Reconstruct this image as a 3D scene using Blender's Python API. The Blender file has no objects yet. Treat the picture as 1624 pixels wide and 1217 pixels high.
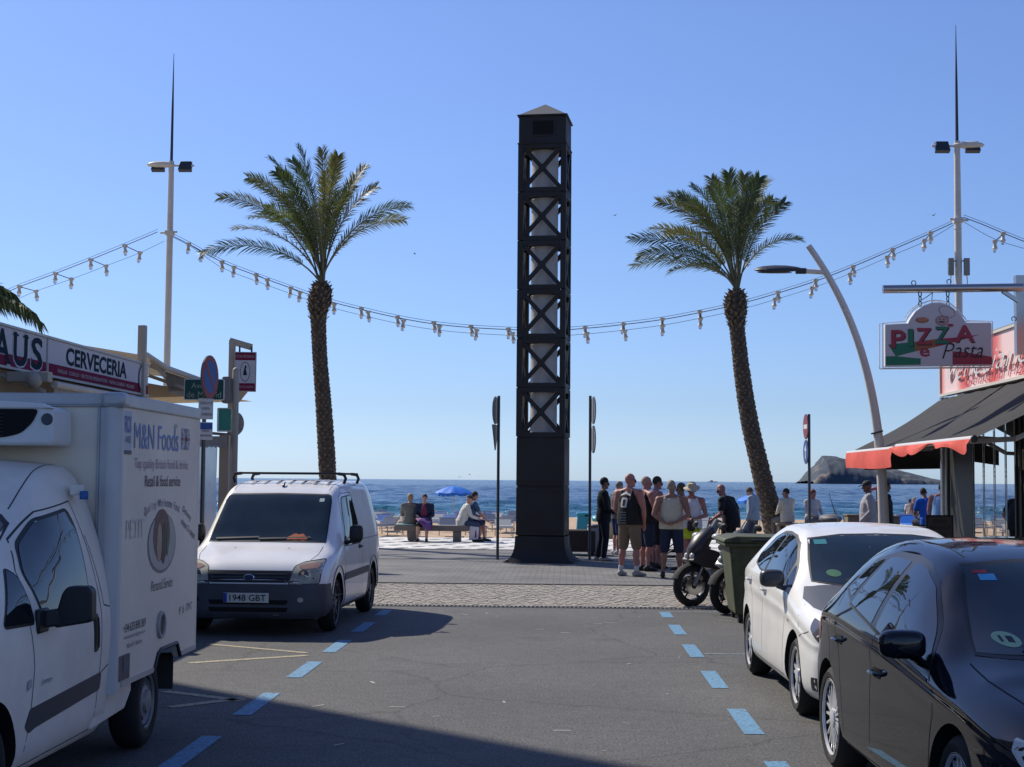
import bpy, bmesh, math, random
import numpy as np
from mathutils import Vector, Matrix, Quaternion
from mathutils.bvhtree import BVHTree
random.seed(7)
S = bpy.context.scene
COL = S.collection
rad = math.radians
# ------------------------------------------------------------------ camera
F_PX, IW, IH = 2400.0, 1624, 1217
CAM = Vector((0, 0, 1.8))
CR = (Matrix.Rotation(rad(2.1), 3, 'Z') @ Matrix.Rotation(rad(90 + 3.65), 3, 'X') @ Matrix.Rotation(rad(0.45), 3, 'Z'))
cd = bpy.data.cameras.new('camera'); cam = bpy.data.objects.new('camera', cd); COL.objects.link(cam)
cam.matrix_world = Matrix.Translation(CAM) @ CR.to_4x4()
cd.sensor_width = 36; cd.lens = F_PX / IW * 36; cd.clip_start = .05; cd.clip_end = 90000
S.camera = cam
S.view_settings.view_transform = 'Standard'; S.view_settings.look = 'None'
S.view_settings.gamma = 1; S.view_settings.exposure = 0.0
# ------------------------------------------------------------------ sky and sun
SUN_EL, SUN_DIR = rad(43), Vector((.73, -.68)).normalized()
w = bpy.data.worlds.new('World'); S.world = w; w.use_nodes = True
nt = w.node_tree; bg = nt.nodes['Background']
sky = nt.nodes.new('ShaderNodeTexSky'); sky.sky_type = 'NISHITA'; sky.sun_disc = False
sky.sun_elevation = SUN_EL; sky.sun_rotation = math.atan2(-SUN_DIR.x, -SUN_DIR.y)
sky.altitude = 0; sky.air_density = 1.1; sky.dust_density = 0.35; sky.ozone_density = 4.0
wtc = nt.nodes.new('ShaderNodeTexCoord'); wsx = nt.nodes.new('ShaderNodeSeparateXYZ'); nt.links.new(wtc.outputs['Generated'], wsx.inputs[0])
wr = nt.nodes.new('ShaderNodeValToRGB'); nt.links.new(wsx.outputs[2], wr.inputs[0]); _e = wr.color_ramp.elements   # clear, blue Mediterranean air: less yellow low down
_e[0].position = .004; _e[0].color = (.70, .98, 1.65, 1); _e[1].position = .30; _e[1].color = (.84, .89, 1.2, 1); _e.new(.05).color = (.64, .80, 1.25, 1); _e.new(.14).color = (.73, .83, 1.16, 1)
wm = nt.nodes.new('ShaderNodeMix'); wm.data_type = 'RGBA'; wm.blend_type = 'MULTIPLY'; wm.clamp_result = False; wm.inputs[0].default_value = 1; nt.links.new(sky.outputs[0], wm.inputs[6]); nt.links.new(wr.outputs[0], wm.inputs[7])
nt.links.new(wm.outputs[2], bg.inputs[0]); bg.inputs[1].default_value = 0.11
sd = bpy.data.lights.new('sun', 'SUN'); sd.energy = 5.0; sd.angle = rad(.53); sd.color = (1, .93, .80)
sun = bpy.data.objects.new('sun', sd); COL.objects.link(sun)
dv = Vector((SUN_DIR.x * math.cos(SUN_EL), SUN_DIR.y * math.cos(SUN_EL), -math.sin(SUN_EL)))
sun.rotation_euler = dv.to_track_quat('-Z', 'Y').to_euler(); sun.location = (-20, 30, 40)

def ray(px, py): return CR @ Vector(((px - IW / 2) / F_PX, -(py - IH / 2) / F_PX, -1))
def at(px, py, Y): d = ray(px, py); return CAM + d * (Y / d.y)
def gnd(px, py, z=0.): d = ray(px, py); return CAM + d * ((z - CAM.z) / d.z)
# ------------------------------------------------------------------ materials
def lin(h):
    h = h.lstrip('#'); r = []
    for i in (0, 2, 4):
        c = int(h[i:i + 2], 16) / 255; r.append(c / 12.92 if c <= .04045 else ((c + .055) / 1.055) ** 2.4)
    return tuple(r)
MATS = {}
def mat(name, col, rough=.5, metal=0., ior=1.45, var=0., vs=3., bump=0., bs=40., coat=0., alpha=1., trans=0., dist=.01, col2=None, vs2=None, emit=0, rvar=0):
    if name in MATS: return MATS[name]
    if isinstance(col, str): col = lin(col)
    m = bpy.data.materials.new(name); m.use_nodes = True; n = m.node_tree; L = n.links
    p = n.nodes['Principled BSDF']; MATS[name] = m
    p.inputs['Base Color'].default_value = (*col, 1); p.inputs['Roughness'].default_value = rough
    p.inputs['Metallic'].default_value = metal; p.inputs['IOR'].default_value = ior
    if coat: p.inputs['Coat Weight'].default_value = coat; p.inputs['Coat Roughness'].default_value = .03
    if alpha < 1: p.inputs['Alpha'].default_value = alpha
    if trans: p.inputs['Transmission Weight'].default_value = trans
    if emit: p.inputs['Emission Color'].default_value = (*col, 1); p.inputs['Emission Strength'].default_value = emit
    tc = n.nodes.new('ShaderNodeTexCoord') if (var or bump or col2 or rvar) else None
    if var or col2:
        no = n.nodes.new('ShaderNodeTexNoise'); no.inputs['Scale'].default_value = vs; no.inputs['Detail'].default_value = 6; no.inputs['Roughness'].default_value = .65
        L.new(tc.outputs['Object'], no.inputs['Vector'])
        r = n.nodes.new('ShaderNodeValToRGB'); r.color_ramp.elements[0].position = .32; r.color_ramp.elements[1].position = .68
        c2 = col2 if col2 else tuple(min(1, c * (1 + var)) for c in col)
        if isinstance(c2, str): c2 = lin(c2)
        c1 = col if col2 else tuple(c * (1 - var) for c in col)
        r.color_ramp.elements[0].color = (*c1, 1); r.color_ramp.elements[1].color = (*c2, 1)
        L.new(no.outputs[0], r.inputs[0]); L.new(r.outputs[0], p.inputs['Base Color'])
    if rvar:
        n3 = n.nodes.new('ShaderNodeTexNoise'); n3.inputs['Scale'].default_value = 2.2; n3.inputs['Detail'].default_value = 5
        L.new(tc.outputs['Object'], n3.inputs['Vector']); mr = n.nodes.new('ShaderNodeMapRange')
        mr.inputs[1].default_value = .35; mr.inputs[2].default_value = .7; mr.inputs[3].default_value = rough; mr.inputs[4].default_value = rough + rvar
        L.new(n3.outputs[0], mr.inputs[0]); L.new(mr.outputs[0], p.inputs['Roughness'])
    if bump:
        nb = n.nodes.new('ShaderNodeTexNoise'); nb.inputs['Scale'].default_value = bs; nb.inputs['Detail'].default_value = 4
        L.new(tc.outputs['Object'], nb.inputs['Vector']); b = n.nodes.new('ShaderNodeBump'); b.inputs['Strength'].default_value = bump; b.inputs['Distance'].default_value = dist
        L.new(nb.outputs[0], b.inputs['Height']); L.new(b.outputs[0], p.inputs['Normal'])
    return m
# ------------------------------------------------------------------ mesh helpers
class MB:
    def __init__(s): s.v = []; s.f = []; s.m = []
    def add(s, vs, fs, m=0):
        o = len(s.v); s.v += [tuple(v) for v in vs]; s.f += [tuple(i + o for i in f) for f in fs]; s.m += [m] * len(fs); return s
    def box(s, c, d, m=0, rz=0, R=None, taper=1.):
        x, y, z = [k / 2 for k in d]; vs = []
        for zz in (-z, z):
            k = taper if zz > 0 else 1
            for a, b in ((-x, -y), (x, -y), (x, y), (-x, y)): vs.append(Vector((a * k, b * k, zz)))
        M = R if R is not None else Matrix.Rotation(rz, 3, 'Z')
        return s.add([M @ v + Vector(c) for v in vs], [(3, 2, 1, 0), (4, 5, 6, 7), (0, 1, 5, 4), (1, 2, 6, 5), (2, 3, 7, 6), (3, 0, 4, 7)], m)
    def bar(s, a, b, w, h=None, m=0, up=(0, 0, 1)):
        a, b = Vector(a), Vector(b); d = b - a; L = d.length; y = d.normalized(); u = Vector(up)
        if abs(y.dot(u)) > .98: u = Vector((1, 0, 0))
        x = y.cross(u).normalized(); z = x.cross(y); R = Matrix((x, y, z)).transposed()
        return s.box((a + b) / 2, (w, L, h or w), m, R=R)
    def tube(s, pts, r, n=8, m=0, R=None, cap=True, dome=False):
        P = [Vector(p) for p in pts]; N = len(P)
        if not isinstance(r, (list, tuple)): r = [r] * N
        if dome:
            r0 = r[0] if isinstance(r[0], (int, float)) else min(r[0]); r1 = r[-1] if isinstance(r[-1], (int, float)) else min(r[-1])
            d0 = (P[0] - P[1]).normalized(); d1 = (P[-1] - P[-2]).normalized()
            sc = lambda q, k: q * k if isinstance(q, (int, float)) else (q[0] * k, q[1] * k)
            P = [P[0] + d0 * r0 * .9, P[0] + d0 * r0 * .6] + P + [P[-1] + d1 * r1 * .6, P[-1] + d1 * r1 * .9]
            r = [sc(r[0], .35), sc(r[0], .78)] + list(r) + [sc(r[-1], .78), sc(r[-1], .35)]; N = len(P)
        vs = []; up = Vector(R) if R is not None else None
        if up is None:
            d = (P[1] - P[0]).normalized(); up = Vector((0, 0, 1)) if abs(d.z) < .9 else Vector((1, 0, 0))
            up = d.cross(up).normalized()
        for i in range(N):
            d = (P[min(i + 1, N - 1)] - P[max(i - 1, 0)]).normalized()
            x = (up - d * up.dot(d)).normalized(); y = d.cross(x)
            if R is None: up = x
            ri = r[i]; rx, ry = (ri, ri) if isinstance(ri, (int, float)) else ri
            for k in range(n):
                a = 2 * math.pi * k / n; vs.append(P[i] + x * rx * math.cos(a) + y * ry * math.sin(a))
        fs = [(i * n + k, i * n + (k + 1) % n, (i + 1) * n + (k + 1) % n, (i + 1) * n + k) for i in range(N - 1) for k in range(n)]
        if cap: fs += [tuple(range(n))[::-1], tuple((N - 1) * n + k for k in range(n))]
        return s.add(vs, fs, m)
    def ell(s, c, r, m=0, R=None, nu=14, nv=9):
        vs = []; c = Vector(c); M = R if R is not None else Matrix.Identity(3)
        for j in range(1, nv):
            t = math.pi * j / nv
            for i in range(nu):
                a = 2 * math.pi * i / nu; vs.append(c + M @ Vector((r[0] * math.sin(t) * math.cos(a), r[1] * math.sin(t) * math.sin(a), r[2] * math.cos(t))))
        o = len(vs); vs += [c + M @ Vector((0, 0, r[2])), c - M @ Vector((0, 0, r[2]))]
        fs = [(j * nu + i, (j + 1) * nu + i, (j + 1) * nu + (i + 1) % nu, j * nu + (i + 1) % nu) for j in range(nv - 2) for i in range(nu)]
        fs += [(o, i, (i + 1) % nu) for i in range(nu)] + [(o + 1, (nv - 2) * nu + (i + 1) % nu, (nv - 2) * nu + i) for i in range(nu)]
        return s.add(vs, fs, m)
    def lathe(s, prof, n=24, c=(0, 0, 0), axis='z', m=0, caps=False):
        vs = []; c = Vector(c)
        for (h, r) in prof:
            for k in range(n):
                a = 2 * math.pi * k / n; p, q = r * math.cos(a), r * math.sin(a)
                vs.append(c + Vector({'z': (p, q, h), 'x': (h, p, q), 'y': (q, h, p)}[axis]))
        N = len(prof); fs = [(i * n + k, i * n + (k + 1) % n, (i + 1) * n + (k + 1) % n, (i + 1) * n + k) for i in range(N - 1) for k in range(n)]
        if caps: fs += [tuple(range(n))[::-1], tuple((N - 1) * n + k for k in range(n))]
        return s.add(vs, fs, m)
    def prism(s, poly, axis, a, b, m=0):
        n = len(poly); mk = {'x': lambda u, v, t: (t, u, v), 'y': lambda u, v, t: (u, t, v), 'z': lambda u, v, t: (u, v, t)}[axis]
        vs = [mk(u, v, a) for u, v in poly] + [mk(u, v, b) for u, v in poly]
        return s.add(vs, [tuple(range(n))[::-1], tuple(range(n, 2 * n))] + [(i, (i + 1) % n, n + (i + 1) % n, n + i) for i in range(n)], m)
    def quad(s, a, b, c, d, m=0): return s.add([a, b, c, d], [(0, 1, 2, 3)], m)
    def mesh(s, name, mats, smooth=True, ang=40, fix=True):
        me = bpy.data.meshes.new(name); me.from_pydata(s.v, [], s.f)
        for t in (mats if isinstance(mats, (list, tuple)) else [mats]): me.materials.append(t)
        me.polygons.foreach_set('material_index', s.m)
        if fix:
            bm = bmesh.new(); bm.from_mesh(me); bmesh.ops.recalc_face_normals(bm, faces=bm.faces); bm.to_mesh(me); bm.free()
        if smooth:
            me.polygons.foreach_set('use_smooth', [True] * len(me.polygons)); me.set_sharp_from_angle(angle=rad(ang))
        me.update(); return me
    def build(s, name, mats, parent=None, smooth=True, ang=40, bevel=0, fix=True, loc=None):
        return link(name, s.mesh(name, mats, smooth, ang, fix), parent, bevel, loc)
def link(name, me, parent=None, bevel=0, loc=None):
    o = bpy.data.objects.new(name, me); COL.objects.link(o)
    if parent: o.parent = parent
    if loc: o.location = loc
    if bevel:
        b = o.modifiers.new('bevel', 'BEVEL'); b.width = bevel; b.segments = 2; b.limit_method = 'ANGLE'; b.angle_limit = rad(40); b.harden_normals = False
    return o
def tag(o, label=None, cat=None, group=None, kind=None):
    if label: o['label'] = label
    if cat: o['category'] = cat
    if group: o['group'] = group
    if kind: o['kind'] = kind
    return o
def thing(name, label, cat, loc=(0, 0, 0), rz=0, group=None):
    o = bpy.data.objects.new(name, None); COL.objects.link(o); o.location = loc; o.rotation_euler = (0, 0, rz); o.empty_display_size = .2
    return tag(o, label, cat, group)
def copy_tree(o, parent=None):
    c = o.copy(); COL.objects.link(c)
    if parent: c.parent = parent
    for ch in list(o.children): copy_tree(ch, c)
    return c
def evalmesh(o):
    bpy.context.view_layer.update(); dg = bpy.context.evaluated_depsgraph_get()
    return bpy.data.meshes.new_from_object(o.evaluated_get(dg))
def text(body, name, m, o, xd, yd, W, H, parent=None, off=0., shear=0., lift=.003, align='C', sp=1.):
    cu = bpy.data.curves.new('t', 'FONT'); cu.body = body; cu.size = 1; cu.offset = off; cu.shear = shear; cu.resolution_u = 3; cu.space_character = sp
    ob = bpy.data.objects.new('t', cu); COL.objects.link(ob); me = evalmesh(ob); bpy.data.objects.remove(ob)
    n = len(me.vertices); a = np.zeros(n * 3); me.vertices.foreach_get('co', a); a = a.reshape(-1, 3)
    if W is None: k_ = H / .73; W = k_ * .78 * (a[:, 0].max() - a[:, 0].min()); H = k_ * (a[:, 1].max() - a[:, 1].min()); o = Vector(o) + Vector(yd) * (k_ * (a[:, 1].max() + a[:, 1].min()) / 2 - .36 * k_)
    lo, hi = a.min(0), a.max(0); xd, yd = Vector(xd).normalized(), Vector(yd).normalized(); nd = xd.cross(yd)
    sx = W / max(hi[0] - lo[0], 1e-4); sy = H / max(hi[1] - lo[1], 1e-4); o = Vector(o)
    for i, v in enumerate(me.vertices):
        u = (a[i, 0] - (lo[0] + hi[0]) / 2) * sx; t = (a[i, 1] - (lo[1] + hi[1]) / 2) * sy
        v.co = o + xd * u + yd * t + nd * lift
    me.materials.clear(); me.materials.append(m); me.name = name
    return link(name, me, parent)
def pch(xs, ys, x):
    xs = np.array(xs, float); ys = np.array(ys, float); h = np.diff(xs); d = np.diff(ys) / h; m = np.zeros(len(xs)); m[0] = d[0]; m[-1] = d[-1]
    for i in range(1, len(xs) - 1):
        if d[i - 1] * d[i] > 0:
            w1 = 2 * h[i] + h[i - 1]; w2 = h[i] + 2 * h[i - 1]; m[i] = (w1 + w2) / (w1 / d[i - 1] + w2 / d[i])
    k = np.clip(np.searchsorted(xs, x) - 1, 0, len(h) - 1); t = (x - xs[k]) / h[k]
    return (2 * t**3 - 3 * t**2 + 1) * ys[k] + (t**3 - 2 * t**2 + t) * h[k] * m[k] + (-2 * t**3 + 3 * t**2) * ys[k + 1] + (t**3 - t**2) * h[k] * m[k + 1]
def catmull(P, n):
    out = []
    Q = [np.array((-P[1][0], P[1][1]))] + [np.array(p, float) for p in P] + [np.array((-P[-2][0], P[-2][1]))]
    for i in range(1, len(Q) - 2):
        p0, p1, p2, p3 = Q[i - 1:i + 3]; t1 = max(np.linalg.norm(p1 - p0), 1e-4)**.5; t2 = t1 + max(np.linalg.norm(p2 - p1), 1e-4)**.5; t3 = t2 + max(np.linalg.norm(p3 - p2), 1e-4)**.5
        for k in range(n):
            t = t1 + (t2 - t1) * k / n
            A1 = (t1 - t) / t1 * p0 + t / t1 * p1; A2 = (t2 - t) / (t2 - t1) * p1 + (t - t1) / (t2 - t1) * p2; A3 = (t3 - t) / (t3 - t2) * p2 + (t - t2) / (t3 - t2) * p3
            B1 = (t2 - t) / t2 * A1 + t / t2 * A2; B2 = (t3 - t) / (t3 - t1) * A2 + (t - t1) / (t3 - t1) * A3
            out.append(tuple((t2 - t) / (t2 - t1) * B1 + (t - t1) / (t2 - t1) * B2))
    out.append(tuple(P[-1])); return out
def loft(stations, nr=5, step=.05, crease=None):
    ys = [s[0] for s in stations]; K = len(stations[0][1]); ysam = []
    for a, b in zip(ys[:-1], ys[1:]):
        n = max(2, int(math.ceil((b - a) / step))); ysam += [a + (b - a) * i / n for i in range(n)]
    ysam.append(ys[-1]); mb = MB(); rings = []
    for y in ysam:
        P = [(max(0, float(pch(ys, [s[1][k][0] for s in stations], y))), float(pch(ys, [s[1][k][1] for s in stations], y))) for k in range(K)]
        a, b = P[-2], P[-1]; P = P[:-1] + [(a[0] * .72, b[1] - (b[1] - a[1]) * .38), b]
        if crease:
            fr, out = crease; a, b = P[3], P[4]; hgt = b[1] - a[1]; lerp = lambda f, o: (a[0] + (b[0] - a[0]) * f + o * min(1, hgt / .25), a[1] + hgt * f); P = P[:4] + [lerp(fr - .20, -out * .5), lerp(fr, out), lerp(fr + .10, out * .3)] + P[4:]
        r = catmull(P, nr); r[0] = (0, r[0][1]); r[-1] = (0, r[-1][1])
        ring = [(x, y, z) for x, z in r] + [(-x, y, z) for x, z in r[-2:0:-1]]; rings.append(ring)
    n = len(rings[0]); vs = [v for r in rings for v in r]
    fs = [(i * n + k, i * n + (k + 1) % n, (i + 1) * n + (k + 1) % n, (i + 1) * n + k) for i in range(len(rings) - 1) for k in range(n)]
    fs += [tuple(range(n))[::-1], tuple((len(rings) - 1) * n + k for k in range(n))]
    mb.add(vs, fs); return mb
def boolean_cut(me, cutters):
    o = bpy.data.objects.new('tmp', me); COL.objects.link(o); cs = []
    for c in cutters:
        co = bpy.data.objects.new('cut', c); COL.objects.link(co); cs.append(co)
        b = o.modifiers.new('b', 'BOOLEAN'); b.object = co; b.operation = 'DIFFERENCE'; b.solver = 'EXACT'
    r = evalmesh(o)
    for q in cs + [o]: bpy.data.objects.remove(q)
    return r
def rnd(poly, r, n=4):
    out = []; N = len(poly); rr = r if isinstance(r, (list, tuple)) else [r] * N
    for i in range(N):
        p, a, b = Vector(poly[i]), Vector(poly[i - 1]), Vector(poly[(i + 1) % N]); q = rr[i]
        if q <= 0: out.append(tuple(p)); continue
        u = (a - p); v = (b - p); k = min(q, u.length * .45, v.length * .45); A = p + u.normalized() * k; B = p + v.normalized() * k
        for j in range(n + 1):
            t = j / n; out.append(tuple(A * (1 - t)**2 + p * 2 * t * (1 - t) + B * t * t))
    return out
def project(bvh, poly, axis, sign, off, step=.06, thick=0):
    """lay a 2-D outline onto a body: axis x -> (y,z) seen from sign*x; axis y -> (x,z)"""
    bm = bmesh.new(); D = 4.
    mk = (lambda u, v: (sign * D, u, v)) if axis == 'x' else (lambda u, v: (u, sign * D, v)) if axis == 'y' else (lambda u, v: (u, v, sign * D))
    bm.faces.new([bm.verts.new(mk(u, v)) for u, v in poly])
    ax = {'x': (1, 2), 'y': (0, 2), 'z': (0, 1)}[axis]
    for q in range(2):
        lo = min(p[q] for p in poly); hi = max(p[q] for p in poly); t = lo + step
        while t < hi - 1e-3:
            co = [0, 0, 0]; co[ax[q]] = t; no = [0, 0, 0]; no[ax[q]] = 1
            bmesh.ops.bisect_plane(bm, geom=bm.verts[:] + bm.edges[:] + bm.faces[:], plane_co=co, plane_no=no, dist=1e-5); t += step
    dr = {'x': Vector((-sign, 0, 0)), 'y': Vector((0, -sign, 0)), 'z': Vector((0, 0, -sign))}[axis]; bad = []
    for v in bm.verts:
        h = bvh.ray_cast(v.co, dr)
        if h[0] is None or h[3] > D * 1.999: bad.append(v)
        else:
            nn = h[1] if h[1].dot(dr) < 0 else -h[1]
            v.co = h[0] + nn * off
    if bad: bmesh.ops.delete(bm, geom=bad, context='VERTS')
    if thick:
        bmesh.ops.recalc_face_normals(bm, faces=bm.faces)
        for f in bm.faces:
            if f.normal.dot(dr) > 0: f.normal_flip()
        bmesh.ops.solidify(bm, geom=bm.faces[:], thickness=thick)
    me = bpy.data.meshes.new('p'); bm.to_mesh(me); bm.free()
    me.polygons.foreach_set('use_smooth', [True] * len(me.polygons))
    if thick: me.set_sharp_from_angle(angle=rad(50))
    return me
def part(bvh, poly, axis, sign, off, name, m, parent, step=.06, thick=0, bevel=0):
    me = project(bvh, poly, axis, sign, off, step, thick); me.materials.append(m); me.name = name
    return link(name, me, parent, bevel)
def offset_poly(poly, d):
    c = [Vector(p) for p in poly]; n = len(c); A = sum(c[i].x * c[(i + 1) % n].y - c[(i + 1) % n].x * c[i].y for i in range(n)); sg = 1 if A > 0 else -1; out = []
    for i in range(n):
        e1 = (c[i] - c[i - 1]).normalized(); e2 = (c[(i + 1) % n] - c[i]).normalized()
        nn = (Vector((e1.y, -e1.x)) + Vector((e2.y, -e2.x))) * sg
        out.append(tuple(c[i] + (nn.normalized() * d if nn.length > 1e-4 else Vector((0, 0)))))
    return out
def bvh_of(me): return BVHTree.FromPolygons([v.co[:] for v in me.vertices], [p.vertices[:] for p in me.polygons])
def strip(p0, p1, w):
    a, b = Vector(p0), Vector(p1); d = (b - a).normalized(); n = Vector((-d.y, d.x)) * w / 2
    return [tuple(a - n), tuple(b - n), tuple(b + n), tuple(a + n)]
def seam(bvh, pts, axis, sign, m, parent, w=.008, name='panel_gap', off=.0015):
    me = bpy.data.meshes.new(name); bm = bmesh.new()
    for a, b in zip(pts[:-1], pts[1:]):
        q = project(bvh, strip(a, b, w), axis, sign, off, .08); bm.from_mesh(q)
    bm.to_mesh(me); bm.free(); me.materials.append(m); return link(name, me, parent)
# ------------------------------------------------------------------ shared materials
M_white = mat('white_paint', '#e6e5e2', .28, var=.07, vs=1.3, coat=.5, rvar=.15)
M_whited = mat('white_paint_worn', '#eee0cf', .5, var=.11, vs=1.7, rvar=.2)
M_black = mat('black_paint', (.007, .008, .012), .035, ior=1.5)
M_plast = mat('black_plastic', (.018, .018, .02), .5, bump=.15, bs=300, dist=.001)
M_grey = mat('grey_plastic', (.075, .08, .09), .55, var=.12, vs=5)
M_glass = mat('car_glass', (.008, .012, .014), .015, ior=1.75)
M_glassg = mat('windscreen_glass', (.006, .012, .014), .02, ior=1.6, col2=(.022, .034, .036), vs=1.1, rvar=.12)
M_rub = mat('tyre_rubber', (.016, .016, .017), .8, bump=.3, bs=60, dist=.004)
M_alloy = mat('alloy', (.62, .62, .63), .3, .25)
M_steel = mat('steel_wheel', (.30, .29, .28), .5, .3, var=.2, vs=8)
M_dark = mat('dark_cavity', (.006, .006, .006), .9)
M_gap = mat('panel_gap_dark', (.012, .012, .012), .8)
M_chrome = mat('chrome', (.7, .7, .72), .12, 1.)
M_lens = mat('lamp_lens', (.50, .50, .46), .12, ior=1.5, coat=.6, var=.25, vs=9)
M_amber = mat('amber_lens', (.45, .20, .12), .2, coat=.5)
M_hoodgrey = mat('grey_bonnet_wrap', (.10, .102, .105), .38, var=.05)
M_txt = mat('ink_black', (.02, .02, .025), .6)
M_plate = mat('plate_white', '#c9c8bd', .5)
M_pblue = mat('plate_blue', '#1c3f9a', .5)

def make_wheel(car, s, xo, y, r, w, style, rimm=None):
    rr = r * (.735 if style != 'steel' else .60); X = lambda t: s * (xo - t); t = MB()
    prof = [(.03, rr - .012), (.006, rr), (0, rr + .012), (-.004, (rr + r) / 2), (.004, r - .035), (.02, r - .014), (.04, r - .004), (.06, r), (w - .05, r), (w - .02, r - .012), (w, r - .04), (w, rr)]
    t.lathe([(X(a), b) for a, b in prof], 40, (0, y, r), 'x')
    wh = t.build('wheel', M_rub, car, ang=50)
    q = MB(); q.lathe([(X(a), b) for a, b in [(.008, rr + .002), (.0, rr - .004), (.012, rr - .014), (.05, rr - .022), (.13, rr - .03), (.13, .0)]], 40, (0, y, r), 'x', 1)
    q.lathe([(X(a), b) for a, b in [(.012, rr + .004), (.002, rr), (.004, rr - .012), (.02, rr - .018)]], 40, (0, y, r), 'x', 0)
    def spoke(a, w0, w1, d0=.02, d1=.025, r0=.03, r1=rr - .01, da=0):
        c, sn = math.cos(a), math.sin(a); c2, s2 = math.cos(a + da), math.sin(a + da)
        P = lambda rad_, off, tt, cc, ss: (X(tt), y + rad_ * cc - off * ss, r + rad_ * ss + off * cc)
        vs = [P(r0, -w0, d0, c, sn), P(r0, w0, d0, c, sn), P(r1, w1, d1, c2, s2), P(r1, -w1, d1, c2, s2), P(r0, -w0 * 1.2, d0 + .03, c, sn), P(r0, w0 * 1.2, d0 + .03, c, sn), P(r1, w1 * 1.2, d1 + .03, c2, s2), P(r1, -w1 * 1.2, d1 + .03, c2, s2)]
        q.add(vs, [(0, 1, 2, 3), (0, 4, 5, 1), (1, 5, 6, 2), (2, 6, 7, 3), (3, 7, 4, 0)])
    if style == 'multi':
        for k in range(20): spoke(k * math.pi / 10, .005, .0075)
    elif style == 'seven':
        for k in range(7): spoke(k * 2 * math.pi / 7 + .2, .018, .014)
    elif style == 'double':
        for k in range(6):
            for e in (-1, 1): spoke(k * math.pi / 3 + .2, .008, .011, da=.16 * e)
    elif style == 'steel':
        q.lathe([(X(a), b) for a, b in [(.02, rr - .03), (.045, rr - .045), (.05, rr - .07), (.02, .105), (.015, .08), (-.005, .07), (-.01, .0)]], 36, (0, y, r), 'x', 0)
        for k in range(10):
            a = k * math.pi / 5; q.box((X(.045), y + (rr - .055) * math.cos(a), r + (rr - .055) * math.sin(a)), (.004, .022, .022), 1)
    if style != 'steel':
        q.lathe([(X(a), b) for a, b in [(.03, .062), (.012, .055), (.006, .03), (.005, 0)]], 20, (0, y, r), 'x', 0)
    q.build('rim', [rimm or (M_steel if style == 'steel' else M_alloy), M_dark], wh, ang=35)

def arches(me, specs, W, r, paint, dark, zc=.31):
    cut = []
    for y, rr in specs:
        for s in (-1, 1):
            m = MB(); m.lathe([(s * (W - .30), rr), (s * (W + .2), rr)], 40, (0, y, zc), 'x', caps=True); cut.append(m.mesh('c', [], False))
            m = MB(); m.box((s * (W - .05), y, zc - rr / 2 - .1), (.5, rr * 2 - .002, rr)); cut.append(m.mesh('c', [], False))
    me = boolean_cut(me, cut); me.materials.clear(); me.materials.append(paint); me.materials.append(dark)
    for p in me.polygons:
        c = p.center; p.material_index = 0
        if abs(c.x) < W - .29: 
            pass
        for y, rr in specs:
            d = math.hypot(c.y - y, c.z - zc)
            if (d < rr + .004 and abs(c.x) > W - .32 and (d > rr - .02 and abs(p.normal.x) < .6 or abs(abs(c.x) - (W - .30)) < .02)) or (abs(c.y - y) < rr + .002 and c.z < zc and abs(c.x) > W - .31 and (abs(abs(c.x) - (W - .30)) < .03 or (abs(p.normal.y) > .8 and abs(abs(c.y - y) - rr) < .01))): p.material_index = 1
        if p.normal.z < -.9 and c.z < .35: p.material_index = 1
    me.polygons.foreach_set('use_smooth', [True] * len(me.polygons)); me.set_sharp_from_angle(angle=rad(32)); me.update(); return me

def mirror(car, s, x, y, z, sx, sy, sz, m, arm, mback=None):
    o = MB(); P = []; n = 10
    for (t, k) in ((-.5, .55), (-.42, .82), (-.2, .98), (.1, 1.), (.38, .93), (.5, .80)):
        ring = [(s * (x) + sx / 2 * k * math.copysign(abs(math.cos(a))**.6, math.cos(a)), y + t * sy, z + sz / 2 * k * math.copysign(abs(math.sin(a))**.6, math.sin(a))) for a in [2 * math.pi * i / 20 for i in range(20)]]
        P += ring
    fs = [(i * 20 + k, i * 20 + (k + 1) % 20, (i + 1) * 20 + (k + 1) % 20, (i + 1) * 20 + k) for i in range(5) for k in range(20)] + [tuple(range(20))[::-1], tuple(range(100, 120))]
    o.add(P, fs)
    a = Vector(arm); b = Vector((s * x - s * sx * .25, y, z - sz * .38)); a.x *= s if True else 1
    o.tube([a, (a + b) / 2 + Vector((0, 0, -.01)), b], [(.05, .028), (.035, .022), (.05, .03)], 10, R=(0, 1, 0))
    mo = o.build('wing_mirror', m, car, ang=50)
    g = MB(); g.prism(rnd([(s * x - sx * .40, z - sz * .36), (s * x + sx * .40, z - sz * .36), (s * x + sx * .40, z + sz * .36), (s * x - sx * .40, z + sz * .36)], .03), 'y', y + sy * .5, y + sy * .5 + .004)
    g.build('mirror_glass', M_glass, mo)
def handle(car, bvh, s, y, z, m, vertical=False):
    L = .09
    base = part(bvh, rnd([(y - L, z - .025), (y + L, z - .025), (y + L, z + .03), (y - L, z + .03)], .025), 'x', s, .001, 'door_handle', M_gap if m is M_black else m, car)
    h = bvh.ray_cast(Vector((s * 4, y, z)), Vector((-s, 0, 0)))[0]; g = MB()
    g.tube([(h.x - s * .01, y - L, z), (h.x + s * .028, y - L * .7, z + .002), (h.x + s * .034, y, z + .004), (h.x + s * .028, y + L * .7, z + .002), (h.x - s * .01, y + L, z)], [(.012, .012)] * 5, 8); g.build('grip', m, base)

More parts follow.
